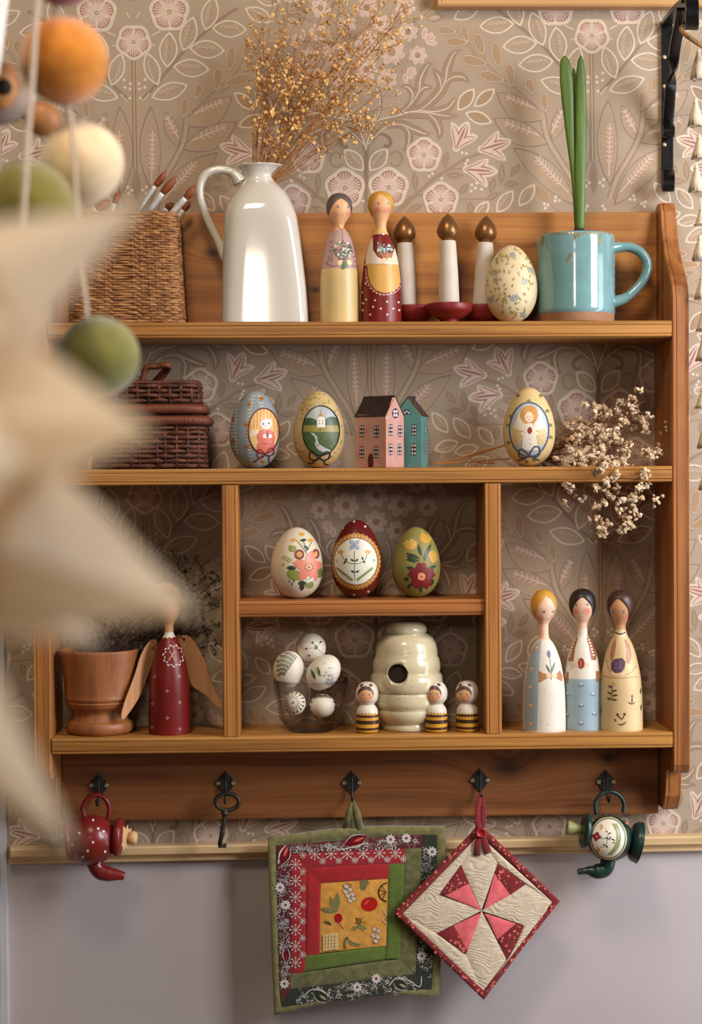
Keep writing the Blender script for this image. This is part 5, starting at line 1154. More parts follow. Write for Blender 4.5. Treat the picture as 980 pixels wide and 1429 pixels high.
def d_lr(I):
    I.tf = c5
    for i in range(14): a = 2 * pi * i / 14; I.ell((630 + 160 * cos(a), 1040 + 150 * sin(a)), 14, 10, (98, 76, 62), 3)
    for i in range(7): I.leaf((560 + 22 * i, 880), (540 + 30 * i, 930), 16, (84, 96, 76), 3)
small_egg((127, 372), 47, 50, .0, -.066, 'white egg with a brown dotted rosette, at bottom left in the glass', d_ll)
small_egg((245, 382), 55, 50, .0, -.060, 'white egg with brown dots, at bottom right in the glass', d_lr)
small_egg((101, 228), 66, 80, .12, -.062, 'white egg covered in dark green fern leaves, leaning left in the glass', d_left)
small_egg((249, 240), 66, 84, .75, -.066, 'white egg with blue flowers and two long leaves, leaning right in the glass', d_right)
small_egg((196, 135), 65, 64, .3, -.050, 'round white egg with small red buds, on top of the pile', d_top)

# beehive
Y = -.0515; loc = stand(567.7, 940, Y, 'C'); k = KS(Y); t = thing('ceramic_beehive', loc, 'cream ceramic beehive jar with stepped rings and round dark entrance', 'beehive jar')
hm = mat('cream_glaze', (208, 196, 164), .22, .04, 20, .05, 60, rgb2=(200, 186, 150), coat=.3)
bp_ = [(33, 0), (34.5, 1), (34.5, 8), (33, 9.5), (35, 11), (40, 15), (43.5, 22), (44, 28), (42.5, 31), (46, 33.5), (47.5, 40), (47.2, 51), (46.8, 52.3), (45.9, 52.8), (46.8, 53.3), (50, 58), (51, 66), (50, 75), (47.5, 78.5), (46, 80), (47.6, 84), (47.4, 92), (45.5, 100), (43.8, 102), (43.6, 110), (41.5, 120), (37, 128), (31, 132.5), (26, 134), (28, 135.2), (28.8, 139), (27.5, 144), (22, 148.5), (15, 150.3), (0, 150.6)]
ip = [(0, 148), (12, 147), (24, 140), (24, 130), (38, 118), (42, 90), (44, 66), (42, 40), (36, 20), (28, 6), (0, 5)]
prof = [(r * k, h * k) for r, h in bp_]
mb = MB(); mb.lathe([(0, 0)] + prof + [(r * k, h * k) for r, h in ip], 64, cap=(False, False))
hv = mb.build('hive_body', hm, t)
bm = bmesh.new(); bm.from_mesh(hv.data); bmesh.ops.remove_doubles(bm, verts=bm.verts, dist=1e-6); bmesh.ops.recalc_face_normals(bm, faces=bm.faces); bm.to_mesh(hv.data); bm.free()
hp = at(*q((560, 231)), Y) - loc
cut = MB().lathe([(13.4 * k, -.075), (13.4 * k, 0)], 32, Matrix.Translation(Vector((hp.x, 0, hp.z))) @ Matrix.Rotation(-pi / 2, 4, 'X')).build('cutter', hm, t)
md = hv.modifiers.new('hole', 'BOOLEAN'); md.object = cut; md.operation = 'DIFFERENCE'; md.solver = 'EXACT'
dg = bpy.context.evaluated_depsgraph_get(); nm = bpy.data.meshes.new_from_object(hv.evaluated_get(dg)); hv.modifiers.clear(); hv.data = nm; bpy.data.objects.remove(cut)
if len(nm.polygons) < 500: print('BOOLEAN FAILED')
MB().lathe([(0, .03 ), (43 * k, .0301), (43 * k, .085), (0, .0851)], 24).build('inner_shadow_liner', mat('hive_inner_shade', (40, 28, 20), .95), t)  # added dark liner, its colour stands in for the shade inside the hive
I = Ink(q, h=5); rb = random.Random(12)
for _ in range(26): I.dot((rb.uniform(490, 720), rb.uniform(90, 470)), rb.uniform(1.2, 2.4), (150, 124, 86), 2)
I.build('glaze_specks', on_lathe(loc, prof), t, kind='stuff')

# bee children
def bee(cx, base, fx, label, Yb):
    m0 = crop(370, 860, 3.0625); t, pj = doll(cx, base, [(13, 0), (14.5, 1.2), (15.7, 4), (15.6, 22), (14.6, 31), (12, 36), (10, 39), (11.5, 41.5), (14.8, 46), (16, 53), (15.3, 60), (11, 67.5), (5, 70.3), (0, 70.8)], Yb, 'C', [white_m, mat('bee_yellow_paint', (206, 152, 50), .35, .06, 40), mat('bee_brown_paint', (66, 42, 34), .35, .08, 40), white_m], [(4.2, 0), (8, 1), (12, 0), (16, 1), (20, 0), (23.6, 1), (31, 0), (42, 2)], label, name='bee_child_figurine', group='bee costume peg children', headmin=39, seg=36)
    I = Ink(None, h=1.5); C = (cx + fx, base - 53.5)
    for i in range(7): x = cx - 13 + i * 4.3; I.leaf((x, base - 33), (x, base - 25.5), 4.4, (222, 212, 196), 2, 0, 4)
    I.ell(C, 11.2, 11.6, SKIN, 2, 0, 28); I.fill([(C[0] - 11.3, C[1] + 2), (C[0] - 11, C[1] - 5), (C[0] - 6, C[1] - 10.8), (C[0], C[1] - 12), (C[0] + 6, C[1] - 10.8), (C[0] + 11, C[1] - 5), (C[0] + 11.3, C[1] + 2), (C[0] + 8, C[1] - 4), (C[0] + 2, C[1] - 6.5), (C[0] - 4, C[1] - 5.5), (C[0] - 8.5, C[1] - 2)], (92, 56, 48), 3)
    face(I, (C[0] - 4.6, C[1] + .6), (C[0] + 4.8, C[1] + .6), (C[0], C[1] + 5.5), [(C[0] - 6.6, C[1] + 4.6), (C[0] + 6.8, C[1] + 4.6)], 1.45, 2.7)
    for sd in (-1, 1): I.ell((cx + fx * .6 + sd * 6.5, base - 66.5), 2.9, 1.6, (84, 54, 44), 3, sd * .5, 10)
    I.build('painted_decoration', pj, t)
bee(512.5, 1022.6, -2, 'bee costume peg child standing beside the glass of eggs', -.074)
bee(608.5, 1022, -3.5, 'middle bee costume peg child, in front of the beehive right side', -.076)
bee(652, 1022.4, -5, 'bee costume peg child nearest the right divider, looking left', -.074)

# three ladies
q = crop(700, 800, 3.5)
t, pj = doll(759.4, 1018.6, [(29.6, 0), (30.2, 2), (30, 30), (28.8, 60), (26.6, 78), (23, 97), (17.5, 113), (12.8, 122), (9, 127), (7, 131), (6.5, 140), (6.6, 148), (9, 153), (13.5, 160), (17, 169), (17.6, 175), (16, 184), (11, 192), (5, 195.5), (0, 196)], -.070, 'C', [skin2_m, white_m, skin2_m], [(127, 0), (210, 1)], 'peg lady with yellow hair and tiara in cream gown and blue cloak', group=GDOLL, hair=(blond_hair, 196, 158, 188), headmin=138, turn=.34)
I = Ink(q, h=2.6)
I.fill([(196, 322), (176, 340), (140, 390), (118, 470), (108, 560), (104, 660), (103, 764), (174, 768), (178, 640), (182, 480), (188, 400)], (150, 172, 184), 2)
for c in ((175, 366), (149, 468), (142, 557), (143, 647), (143, 736)): I.ell(c, 11, 9, (206, 170, 130), 3); I.ell((c[0], c[1] - 4), 6, 5, (230, 218, 200), 4)
for i in range(18): I.dot((150 - i * .7 + (i % 2) * 4, 400 + i * 20), 2, (214, 214, 206), 3)
I.fill([(182, 476), (205, 488), (222, 492), (222, 514), (205, 524), (182, 534)], (176, 122, 84), 4); I.fill([(286, 474), (272, 490), (268, 512), (284, 522), (298, 528), (300, 500)], (176, 122, 84), 4)
I.ell((236, 500), 17, 12, (228, 188, 150), 5); I.ell((260, 500), 13, 11, (228, 188, 150), 5)
I.leaf((240, 488), (218, 445), 10, (88, 104, 86), 5); I.leaf((244, 490), (262, 432), 10, (88, 104, 86), 5); I.line([(244, 520), (244, 470), (234, 400)], 3, (88, 104, 86), 5); I.leaf((236, 415), (230, 374), 18, (74, 84, 124), 6)
for c in ((196, 715), (247, 668), (286, 690), (214, 572), (280, 590), (230, 740)): I.dot(c, 3.5, (216, 178, 160), 3)
for i in range(9): f = i / 8; I.ell((166 + 78 * f, 118 - 24 * sin(pi * f)), 8, 8, (176, 172, 176), 5 + .1 * i); I.dot((166 + 78 * f, 116 - 24 * sin(pi * f)), 3.5, (240, 236, 230), 7)
face_(I, lambda p: p, (208, 190), (253, 189), (228, 226), [(190, 221), (250, 219)], er=7.5, cr=16) if 0 else None
BASE_SKIN[0] = (228, 188, 158); I.tf = lambda p: p; face_(I, q, (208, 190), (253, 189), (228, 226), [(190, 221), (256, 219)], cr=4.4)
I.build('painted_decoration', pj, t)
t, pj = doll(813.4, 1015.6, [(26.5, 0), (27, 2), (26.5, 40), (25.5, 68), (24.6, 78), (22.8, 90), (19.5, 105), (14.5, 118), (10, 126), (7.4, 132), (6.6, 141), (6.8, 148), (9.5, 153), (14, 160), (17.4, 169), (18, 176), (16.5, 185), (11, 192), (5, 195), (0, 195.6)], -.062, 'C', [skin2_m, blue_m, white_m, mat('gold_belt_paint', (170, 120, 60), .4)], [(70, 0), (72.5, 2), (134, 1), (210, 1)], 'peg lady with black hair in cream blouse and light blue skirt, middle of the three', group=GDOLL, hair=(black_hair, 195.6, 156, 185), headmin=140, turn=.0)
I = Ink(q, h=2.6)
I.fill([(366, 300), (346, 340), (328, 380), (318, 410), (318, 430), (352, 430), (358, 370), (372, 320)], (150, 92, 56), 2); I.fill([(420, 296), (444, 330), (458, 370), (466, 400), (462, 424), (438, 424), (428, 360), (418, 320)], (150, 92, 56), 2)
for i in range(7): I.dot((362 - 5 * i, 315 + 15 * i), 5, (226, 214, 196), 3); I.dot((424 + 4.5 * i, 310 + 15 * i), 5, (226, 214, 196), 3)
for i in range(5): I.line([(318 + 3 * i, 424 + 12 * i), (352, 440 + 5 * i)], 3, (190, 172, 148), 3)
I.fill([(312, 478), (328, 482), (326, 532), (310, 536)], (160, 106, 70), 3); I.fill([(462, 478), (478, 478), (478, 530), (464, 532)], (160, 106, 70), 3)
I.ell((372, 446), 20, 11, (228, 190, 156), 4, .2); I.ell((412, 448), 20, 11, (228, 190, 156), 4, -.2); I.ell((390, 440), 16, 27, (142, 52, 38), 5); I.line([(384, 424), (388, 440), (384, 456)], 4, (212, 130, 100), 6)
for c in ((391, 548), (324, 594), (448, 594), (391, 648), (320, 694), (454, 688), (389, 736)): I.leaf((c[0] - 13, c[1] - 4), (c[0], c[1] + 6), 11, (112, 140, 180), 3, 0, 4); I.leaf((c[0] + 13, c[1] - 4), (c[0], c[1] + 6), 11, (112, 140, 180), 3, 0, 4); I.dot((c[0], c[1] - 7), 5, (222, 216, 208), 4)
I.tf = lambda p: p; face_(I, q, (364, 156), (420, 155), (394, 192), [(357, 188), (421, 186)], cr=5)
I.build('painted_decoration', pj, t, kind='stuff')
t, pj = doll(866.6, 1018.6, [(30, 0), (30.6, 2), (30, 40), (28.8, 62), (27, 78), (24.2, 92), (20.5, 108), (15.5, 121), (11, 129), (8.2, 136), (7, 142), (7.2, 147), (10, 153), (14.5, 161), (17.8, 169), (18.2, 176), (16.5, 185), (11, 191), (5, 193.6), (0, 194)], -.070, 'C', [mat('tan_painted_skin', (198, 146, 104), .45, .05, 40), yellow_m, yellow_m], [(200, 0)], 'peg lady with brown hair in yellow gown holding a purple flower', group=GDOLL, hair=(brown_hair, 194, 154, 184), headmin=140, turn=-.19)
I = Ink(q, h=2.6)
I.fill([(556, 315), (540, 350), (530, 400), (540, 440), (552, 400), (562, 340)], (172, 116, 84), 2); I.fill([(602, 318), (626, 350), (636, 400), (628, 440), (612, 440), (610, 380)], (172, 116, 84), 2)
for i in range(8): I.ell((558 + 6.5 * i, 290 + 7 * sin(pi * i / 7)), 4, 4, (96, 60, 50), 5); I.ell((558 + 6.5 * i, 298 + 10 * sin(pi * i / 7)), 4.5, 4.5, (228, 216, 194), 4)
for y in range(330, 410, 14): I.dot((574, y), 2.5, (160, 120, 84), 3)
for p in ([(512, 420), (520, 460), (540, 488), (556, 494)], [(660, 450), (640, 480), (610, 494), (594, 492)], [(492, 500), (560, 512), (668, 506)]): I.line(p, 3.5, (170, 132, 86), 3)
I.ell((552, 492), 20, 9, (226, 190, 150), 4, .3); I.ell((592, 492), 20, 9, (226, 190, 150), 4, -.3)
I.fill([(536, 438), (556, 418), (590, 414), (606, 432), (602, 462), (586, 484), (556, 488), (536, 468)], (86, 58, 80), 5)
for c in ((556, 440), (584, 438), (562, 462), (586, 460)): I.ring(c, 9, 7, 3, (130, 100, 124), 6, 0, 10)
D = (78, 56, 46)
I.line([(540, 545), (542, 618)], 3, D, 3); I.dot((547, 540), 10, (208, 154, 60), 4)
for a, b in (((540, 560), (520, 548)), ((540, 575), (566, 572)), ((541, 590), (516, 580)), ((541, 598), (570, 594)), ((541, 618), (514, 608)), ((541, 618), (566, 618))): I.leaf(a, b, 9, D, 4)
for c, cc in (((640, 600), (170, 90, 100)), ((568, 690), (110, 50, 40)), ((602, 688), (110, 50, 40))): I.dot(c, 7, cc, 4)
for p in ([(640, 606), (638, 634)], [(620, 630), (638, 638), (656, 628)], [(568, 694), (588, 714)], [(602, 694), (588, 716)], [(550, 710), (562, 724)], [(570, 736), (590, 740), (612, 724)], [(486, 650), (484, 690)], [(682, 560), (680, 590)], [(684, 640), (682, 670)]): I.line(p, 6, D, 4, 'both')
BASE_SKIN[0] = (198, 146, 104); I.tf = lambda p: p; face_(I, q, (543, 190), (597, 190), (576, 220), [(540, 218), (604, 218)], cr=4.2)
I.build('painted_decoration', pj, t)
# ================================================================== HANGING THINGS
# red teapot, hung by its handle, lid to the right
q = crop(60, 1040, 2.882); Y = -.050; k = KS(Y) / 2.882
c = at(*q((195, 380)), Y); t = thing('wooden_teapot', c, 'red wooden teapot ornament with white dots hanging by its handle at left', 'teapot ornament', 'hanging teapot ornaments')
tr = mat('teapot_red', (126, 34, 30), .33, .1, 40, coat=.2); natw = mat('natural_turned_wood', (222, 180, 130), .5, .08, 60)
def axisM(ang, o=(0, 0, 0)): return Matrix.Translation(o) @ Matrix.Rotation(ang, 4, 'Y')     # local z -> along the pot's own axis
W_ = lambda p, Y_=Y: at(*q(p), Y_) - c
A = axisM(pi / 2 + .07)
ps = [(44, -92), (62, -84), (80, -62), (96, -30), (101, 0), (96, 32), (80, 62), (62, 82), (40, 92)]
MB().lathe(smooth_prof([(r * k, h * k) for r, h in ps], 4), 44, A).build('pot_body', tr, t)
o = W_((108, 385)); MB().lathe(smooth_prof([(60 * k, -.0036), (76 * k, -.0030), (80 * k, 0), (76 * k, .0030), (50 * k, .004)], 3), 40, axisM(pi / 2 - .12, o)).build('foot_ring', tr, t)
o = W_((302, 370)); MB().lathe(smooth_prof([(40 * k, -.005), (70 * k, -.0045), (78 * k, 0), (72 * k, .0035), (50 * k, .006), (0, .007)], 3), 40, axisM(pi / 2 + .08, o)).build('lid', tr, t)
mb = MB(); n = 10; vs = [Vector((0, 0, .0012))]
for i in range(n * 2): a = 2 * pi * i / (n * 2); r = (54 if i % 2 else 36) * k; vs.append(Vector((r * cos(a), r * sin(a), 0)))
lo = W_((316, 369)); M = Matrix.Translation(lo + Vector((.0052, -.0045, 0))) @ Matrix.Rotation(-.5, 4, 'Z') @ Matrix.Rotation(pi / 2, 4, 'Y'); mb.add([M @ v for v in vs], [[0, 1 + i, 1 + (i + 1) % (2 * n)] for i in range(2 * n)], 0); mb.build('petal_collar', natw, t)
MB().lathe(smooth_prof([(14 * k, 0), (15 * k, 26 * k), (24 * k, 34 * k), (27 * k, 46 * k), (24 * k, 58 * k), (12 * k, 64 * k), (0, 65 * k)], 3), 28, axisM(pi / 2 + .05, W_((316, 371)))).build('lid_knob', natw, t)
path = catmull([W_((168, 292)), W_((160, 250)), W_((182, 212)), W_((215, 200)), W_((250, 215)), W_((266, 250)), W_((262, 290)), W_((248, 312))], 6); MB().tube(path, 9.5 * k, 12).build('handle', tr, t)
path = catmull([W_((190, 440)), W_((222, 500)), W_((262, 517)), W_((296, 521)), W_((328, 527))], 6); n = len(path)
MB().tube(path, [(34 - 6 * abs(i / n - .3) * 3 if i < n * .45 else 32 - 18 * (i / n - .45) / .55) * k for i in range(n)], 16).build('spout', tr, t)
I = Ink(q, h=2.6)
for p in ((202, 300), (258, 290), (146, 353), (244, 347), (201, 390), (250, 428), (160, 450), (228, 474), (118, 400), (222, 335), (180, 425)): I.dot(p, 5.5, (230, 214, 204), 2)
I.build('painted_dots', on_ell(c, (110 * k, 102 * k, 102.5 * k)), t)
# green teapot
q = crop(740, 1040, 4.083); k = KS(Y) / 4.083; c = at(*q((450, 530)), Y)
t = thing('wooden_teapot', c, 'dark green wooden teapot ornament with cream flower oval hanging at right', 'teapot ornament', 'hanging teapot ornaments')
tg = mat('teapot_green', (30, 54, 48), .33, .1, 40, coat=.2); ol = mat('olive_knob', (150, 152, 96), .5, .08, 60); W_ = lambda p, Y_=Y: at(*q(p), Y_) - c
A = axisM(-pi / 2 + .18)
MB().lathe(smooth_prof([(r * k, h * k) for r, h in [(50, -118), (80, -110), (104, -84), (124, -44), (130, 0), (124, 42), (104, 80), (78, 104), (40, 112)]], 4), 44, A).build('pot_body', tg, t)
MB().lathe(smooth_prof([(70 * k, -.004), (100 * k, -.002), (114 * k, .002), (116 * k, .0055), (112 * k, .0075), (0, .0078)], 3), 44, axisM(pi / 2 + .22, W_((588, 548)))).build('foot_ring', tg, t)
MB().lathe(smooth_prof([(60 * k, -.004), (92 * k, -.003), (102 * k, 0), (96 * k, .003), (60 * k, .006), (0, .007)], 3), 40, axisM(-pi / 2 + .18, W_((318, 488)))).build('lid', tg, t)
MB().lathe(smooth_prof([(26 * k, 0), (28 * k, 30 * k), (34 * k, 56 * k), (40 * k, 80 * k), (36 * k, 94 * k), (0, 97 * k)], 3), 28, axisM(-pi / 2 + .16, W_((300, 482)))).build('lid_knob', ol, t)
path = catmull([W_((378, 392)), W_((372, 330)), W_((400, 284)), W_((452, 264)), W_((505, 282)), W_((534, 330)), W_((530, 384))], 6); MB().tube(path, 12 * k, 12).build('handle', tg, t)
path = catmull([W_((450, 610)), W_((432, 700)), W_((375, 720)), W_((330, 715)), W_((272, 722))], 6); n = len(path)
MB().tube(path, [(44 if i < n * .45 else 44 - 26 * min(1, (i / n - .45) / .35)) * k for i in range(n)], 16).build('spout', tg, t)
I = Ink(q, h=5); oc = (446, 530)
I.ell(oc, 106, 124, (190, 180, 134), 2, 0, 40); I.ell(oc, 99, 117, (60, 78, 62), 3, 0, 40); I.ell(oc, 93, 112, (224, 216, 196), 4, 0, 40)
for sd, p0, p1 in ((1, (505, 545), (482, 455)), (-1, (500, 548), (455, 618))):
    for i in range(10):
        f = i / 9; x = p0[0] + (p1[0] - p0[0]) * f + 8 * sin(pi * f); y = p0[1] + (p1[1] - p0[1]) * f
        for s2 in (-1, 1): I.leaf((x, y), (x + s2 * 15, y - 9 * (1 if sd > 0 else -1)), 11, (134, 138, 84), 5 + .05 * i, 0, 4)
for p in ([(400, 530), (450, 535), (512, 546)], [(440, 532), (445, 500), (425, 470)], [(440, 540), (430, 575), (400, 580)]): I.line(p, 3, (70, 80, 60), 5)
for a, b in (((450, 535), (462, 520)), ((450, 540), (430, 520)), ((480, 545), (468, 530)), ((482, 550), (470, 560)), ((445, 505), (464, 498)), ((440, 495), (430, 490)), ((430, 565), (444, 588)), ((428, 568), (412, 566))): I.leaf(a, b, 9, (50, 62, 56), 6, 0, 4)
for a in range(4): I.leaf((379, 520), (379 + 28 * cos(a * pi / 2 + .2), 520 + 28 * sin(a * pi / 2 + .2)), 24, (138, 40, 40), 7)
I.dot((379, 520), 5, (220, 200, 160), 8)
for c_ in ((408, 460), (388, 590)):
    for a in (-.7, 0, .7): I.leaf((c_[0] + 10, c_[1] + 6), (c_[0] + 10 - 26 * cos(a), c_[1] + 6 - 26 * sin(a)), 12, (206, 156, 100), 7, 0, 4)
for c_ in ((375, 408), (545, 440), (340, 605), (492, 650), (555, 620), (470, 378)): I.dot(c_, 8, (140, 50, 46), 2); I.dot((c_[0] + 9, c_[1] + 6), 6, (196, 176, 130), 2)
I.build('painted_decoration', on_ell(c, (150 * k, 132 * k, 133 * k)), t)
# iron key
q = crop(60, 1040, 2.882); Yk = -.046; k = KS(Yk) / 2.882; c = at(*q((742, 228)), Yk); W_ = lambda p: at(*q(p), Yk) - c
t = thing('iron_key', c, 'old dark iron key hanging from the second hook from the left', 'key')
im = mat('old_key_iron', (80, 74, 64), .55, .2, 160, .5, 500, metal=.7)
MB().tube([W_((742 + 47 * cos(a), 228 + 33 * sin(a))) for a in [2 * pi * i / 32 for i in range(32)]], 9.5 * k, 10, closed=True).build('bow', im, t)
mb = MB(); mb.tube([W_((736, 258)), W_((733, 272)), W_((731, 290)), W_((722, 345)), W_((711, 402))], [11 * k, 13 * k, 10.5 * k, 10 * k, 9 * k], 10); mb.tube([W_((733, 268)), W_((732, 278))], [15.5 * k, 15.5 * k], 12); mb.build('shaft', im, t)
mb = MB(); b0 = W_((708, 400)); mb.box((-.001, -.0015, -.0035), (.0085, .0015, -.0005), M=Matrix.Translation(b0)); mb.box((.0045, -.0015, -.001), (.0085, .0015, .0012), M=Matrix.Translation(b0)); mb.build('bit', im, t, .0003)

# quilted potholders
def cloth(name, rgb, rgb2=None, weave=900, bump=.5, var=.08): return mat(name, rgb, .92, var, 140, bump, weave, rgb2=rgb2, sheen=.3)
def quilt_piece(name, m, t, crn, Yf, puff, n=10, th=.0, edge=True):
    """crn: four photo corners tl,tr,br,bl ; the patch swells between its seams"""
    loc = t.location; vs = []
    for j in range(n + 1):
        v = j / n
        for i in range(n + 1):
            u = i / n; a = [(crn[0][d] * (1 - u) + crn[1][d] * u) * (1 - v) + (crn[3][d] * (1 - u) + crn[2][d] * u) * v for d in (0, 1)]
            pf = puff * (min(1, 6 * min(u, 1 - u) * 1.2) * min(1, 6 * min(v, 1 - v) * 1.2)) ** .5
            vs.append(at(a[0], a[1], Yf(a[0], a[1]) - pf) - loc)
    fs = [[j * (n + 1) + i, j * (n + 1) + i + 1, (j + 1) * (n + 1) + i + 1, (j + 1) * (n + 1) + i] for j in range(n) for i in range(n)]
    mb = MB(); mb.add(vs, fs); return mb.build(name, m, t)
q = crop(360, 1140, 3.5); Q = lambda *p: [q(x) for x in p]
c = at(491, 1160, -.046); t = thing('patchwork_potholder', c, 'square red and green log cabin patchwork potholder hanging by an olive loop', 'potholder', 'potholders')
YA = lambda x, y: -.040 - .0035 * sin((x - 380) / 75.0) * ((y - 1150) / 260) - .003 * sin((y - 1150) / 120.0)
olive = cloth('olive_batik', (128, 124, 78), (102, 100, 58)); dolive = cloth('moss_batik', (112, 110, 70), (86, 88, 52)); green = cloth('leaf_green_cotton', (92, 112, 40), (82, 102, 36)); redc_ = cloth('plain_red_cotton', (166, 22, 28), (150, 18, 24)); redf = cloth('snowflake_red_cotton', (156, 26, 34)); burg = cloth('paisley_burgundy', (88, 24, 28)); dgr = cloth('paisley_dark_green', (40, 44, 34)); gold = cloth('golden_print_cotton', (212, 156, 66), (194, 134, 52))
# backing pad with rounded bound edge
oc = Q((48, 105), (300, 66), (560, 46), (915, 48), (918, 300), (900, 620), (884, 880), (640, 862), (400, 892), (80, 968), (66, 660), (56, 360))
P = []
for i in range(len(oc)):
    a_, b_ = oc[i], oc[(i + 1) % len(oc)]
    for s_ in range(6): P.append(Vector((a_[0] + (b_[0] - a_[0]) * s_ / 6, a_[1] + (b_[1] - a_[1]) * s_ / 6, 0)))
for _ in range(2): P = [P[i] if i % 18 == 0 else (P[i - 1] + P[i] * 2 + P[(i + 1) % len(P)]) / 4 for i in range(len(P))]
n = len(P); mb = MB(); ctr = q((480, 500)); rings = []
for (ins, dy) in ((0, .0005), (0, -.0004), (.012, -.0016), (.05, -.0020), (.085, -.0014), (.10, -.0004), (.13, .0012), (.4, .0016), (.7, .0016)):
    rings.append([at(p.x + (ctr[0] - p.x) * ins, p.y + (ctr[1] - p.y) * ins, YA(p.x, p.y) + dy) - c for p in P])
rings.insert(0, [v + Vector((0, .005, 0)) for v in rings[0]])
vs = [v for r in rings for v in r]; fs = [[a * n + i, a * n + (i + 1) % n, (a + 1) * n + (i + 1) % n, (a + 1) * n + i] for a in range(len(rings) - 1) for i in range(n)] + [[(len(rings) - 1) * n + i for i in range(n)], list(range(n))[::-1]]
mb.add(vs, fs); mb.build('olive_binding', olive, t)
pc = [('patch', burg, ((85, 140), (805, 82), (803, 152), (160, 180))), ('patch', burg, ((85, 140), (160, 180), (158, 840), (105, 935))),
      ('patch', redf, ((160, 180), (720, 152), (720, 226), (238, 250))), ('patch', redf, ((160, 180), (238, 250), (230, 755), (158, 768))),
      ('patch', redc_, ((238, 250), (640, 226), (638, 302), (308, 325))), ('patch', redc_, ((238, 250), (308, 325), (302, 668), (232, 678))),
      ('patch', gold, ((308, 325), (636, 302), (628, 628), (302, 664))),
      ('patch', green, ((640, 226), (720, 226), (694, 692), (624, 692))), ('patch', green, ((232, 678), (626, 630), (622, 694), (230, 755))),
      ('patch', dolive, ((720, 152), (803, 152), (770, 765), (692, 694))), ('patch', dolive, ((158, 768), (692, 694), (768, 768), (158, 840))),
      ('patch', dgr, ((805, 82), (880, 82), (850, 842), (770, 765))), ('patch', dgr, ((105, 935), (158, 840), (770, 765), (850, 842)))]
for nme, m, crn in pc: quilt_piece(nme, m, t, Q(*crn), lambda x, y: YA(x, y) - .0008, .0012)
def on_cloth(Yf, d): return lambda px, py, off: at(px, py, Yf(px, py) - d - off)
I = Ink(q, h=12, step=.00003); rb = random.Random(44); WH = (206, 200, 194); GR = (150, 152, 146)
def flake(c_, r, col=WH):
    for i in range(8): a = i * pi / 4; I.line([(c_[0] + r * .25 * cos(a), c_[1] + r * .25 * sin(a)), (c_[0] + r * .8 * cos(a), c_[1] + r * .8 * sin(a))], 2.2, col, 3); I.dot((c_[0] + r * cos(a), c_[1] + r * sin(a)), r * .17, col, 3)
    I.dot(c_, r * .2, col, 3)
for i in range(6): flake((278 + 79 * i, 182 - 1.5 * i), 24)
for i in range(7): flake((184, 232 + 80 * i), 24)
for i in range(6): flake((316 + 79 * i, 216 - 2 * i), 14)
for i in range(6): flake((220, 268 + 81 * i), 14)
flake((220, 188), 14)
for i in range(6): I.line([(278 + 79 * i, 182), (316 + 79 * i, 216)], 1.8, WH, 2); I.line([(316 + 79 * i, 216), (357 + 79 * i if i < 5 else 715, 182)], 1.8, WH, 2); I.line([(184, 232 + 80 * i), (220, 268 + 80 * i)], 1.8, WH, 2); I.line([(220, 268 + 80 * i), (184, 312 + 80 * i)], 1.8, WH, 2)
def sprigs(poly, nn, cols, seed):
    r_ = random.Random(seed); (a, b, c_, d) = poly
    for _ in range(int(nn * 1.7)):
        u, v = r_.uniform(.03, .97), r_.uniform(.08, .92); p = [(a[z] * (1 - u) + b[z] * u) * (1 - v) + (d[z] * (1 - u) + c_[z] * u) * v for z in (0, 1)]; s = r_.uniform(7, 14); an = r_.uniform(0, 6.3)
        I.line([p, (p[0] + s * cos(an), p[1] + s * sin(an)), (p[0] + s * 1.5 * cos(an + .9), p[1] + s * 1.5 * sin(an + .9))], 2.2, r_.choice(cols), 2, None, 3)
        I.leaf(p, (p[0] + s * .9 * cos(an + 2), p[1] + s * .9 * sin(an + 2)), 4.5, r_.choice(cols), 2.5, 0, 3)
sprigs(((90, 145), (805, 88), (800, 148), (160, 175)), 120, [WH, GR, (170, 120, 116), (90, 90, 90)], 1); sprigs(((90, 150), (155, 185), (154, 835), (108, 925)), 130, [WH, GR, (160, 150, 160), (40, 34, 36)], 2)
sprigs(((808, 90), (876, 88), (848, 836), (775, 768)), 110, [GR, WH, (90, 98, 84)], 3); sprigs(((112, 928), (162, 845), (768, 770), (845, 838)), 110, [GR, WH, (90, 98, 84)], 4)
def rosette(c_, r, col=WH):
    for i in range(9): a = i * 2 * pi / 9; I.ell((c_[0] + r * .6 * cos(a), c_[1] + r * .6 * sin(a)), r * .36, r * .2, col, 4, a, 8)
    I.dot(c_, r * .3, (110, 84, 90), 5)
for c_ in ((648, 110), (725, 104), (108, 345), (135, 430), (486, 832), (578, 790), (130, 815), (852, 170), (800, 680)): rosette(c_, 26)
for a, b, col, hi, w in (((420, 140), (535, 95), (104, 20, 26), (200, 90, 84), 48), ((112, 235), (150, 135), (112, 24, 30), (210, 110, 100), 44), ((270, 850), (345, 900), (48, 54, 40), (150, 156, 130), 46), ((660, 800), (735, 838), (48, 54, 40), (150, 156, 130), 42), ((138, 640), (140, 710), (104, 20, 26), (150, 60, 60), 24)):
    I.leaf(a, b, w + 14, WH, 5); I.leaf(a, b, w + 6, (24, 20, 20), 5.5); I.leaf(a, b, w - 4, col, 6); I.leaf(((a[0] * .6 + b[0] * .4), a[1] * .6 + b[1] * .4), (a[0] * .1 + b[0] * .9, a[1] * .1 + b[1] * .9), w * .28, hi, 7)
I.line([(340, 130), (370, 150), (420, 158), (480, 140), (540, 128)], 4, WH, 6); I.line([(100, 230), (108, 180), (135, 140)], 4, WH, 6); I.line([(220, 880), (260, 845), (310, 850), (360, 885)], 4, WH, 6); I.line([(640, 825), (680, 785), (740, 800), (790, 830), (800, 780)], 4, WH, 6)
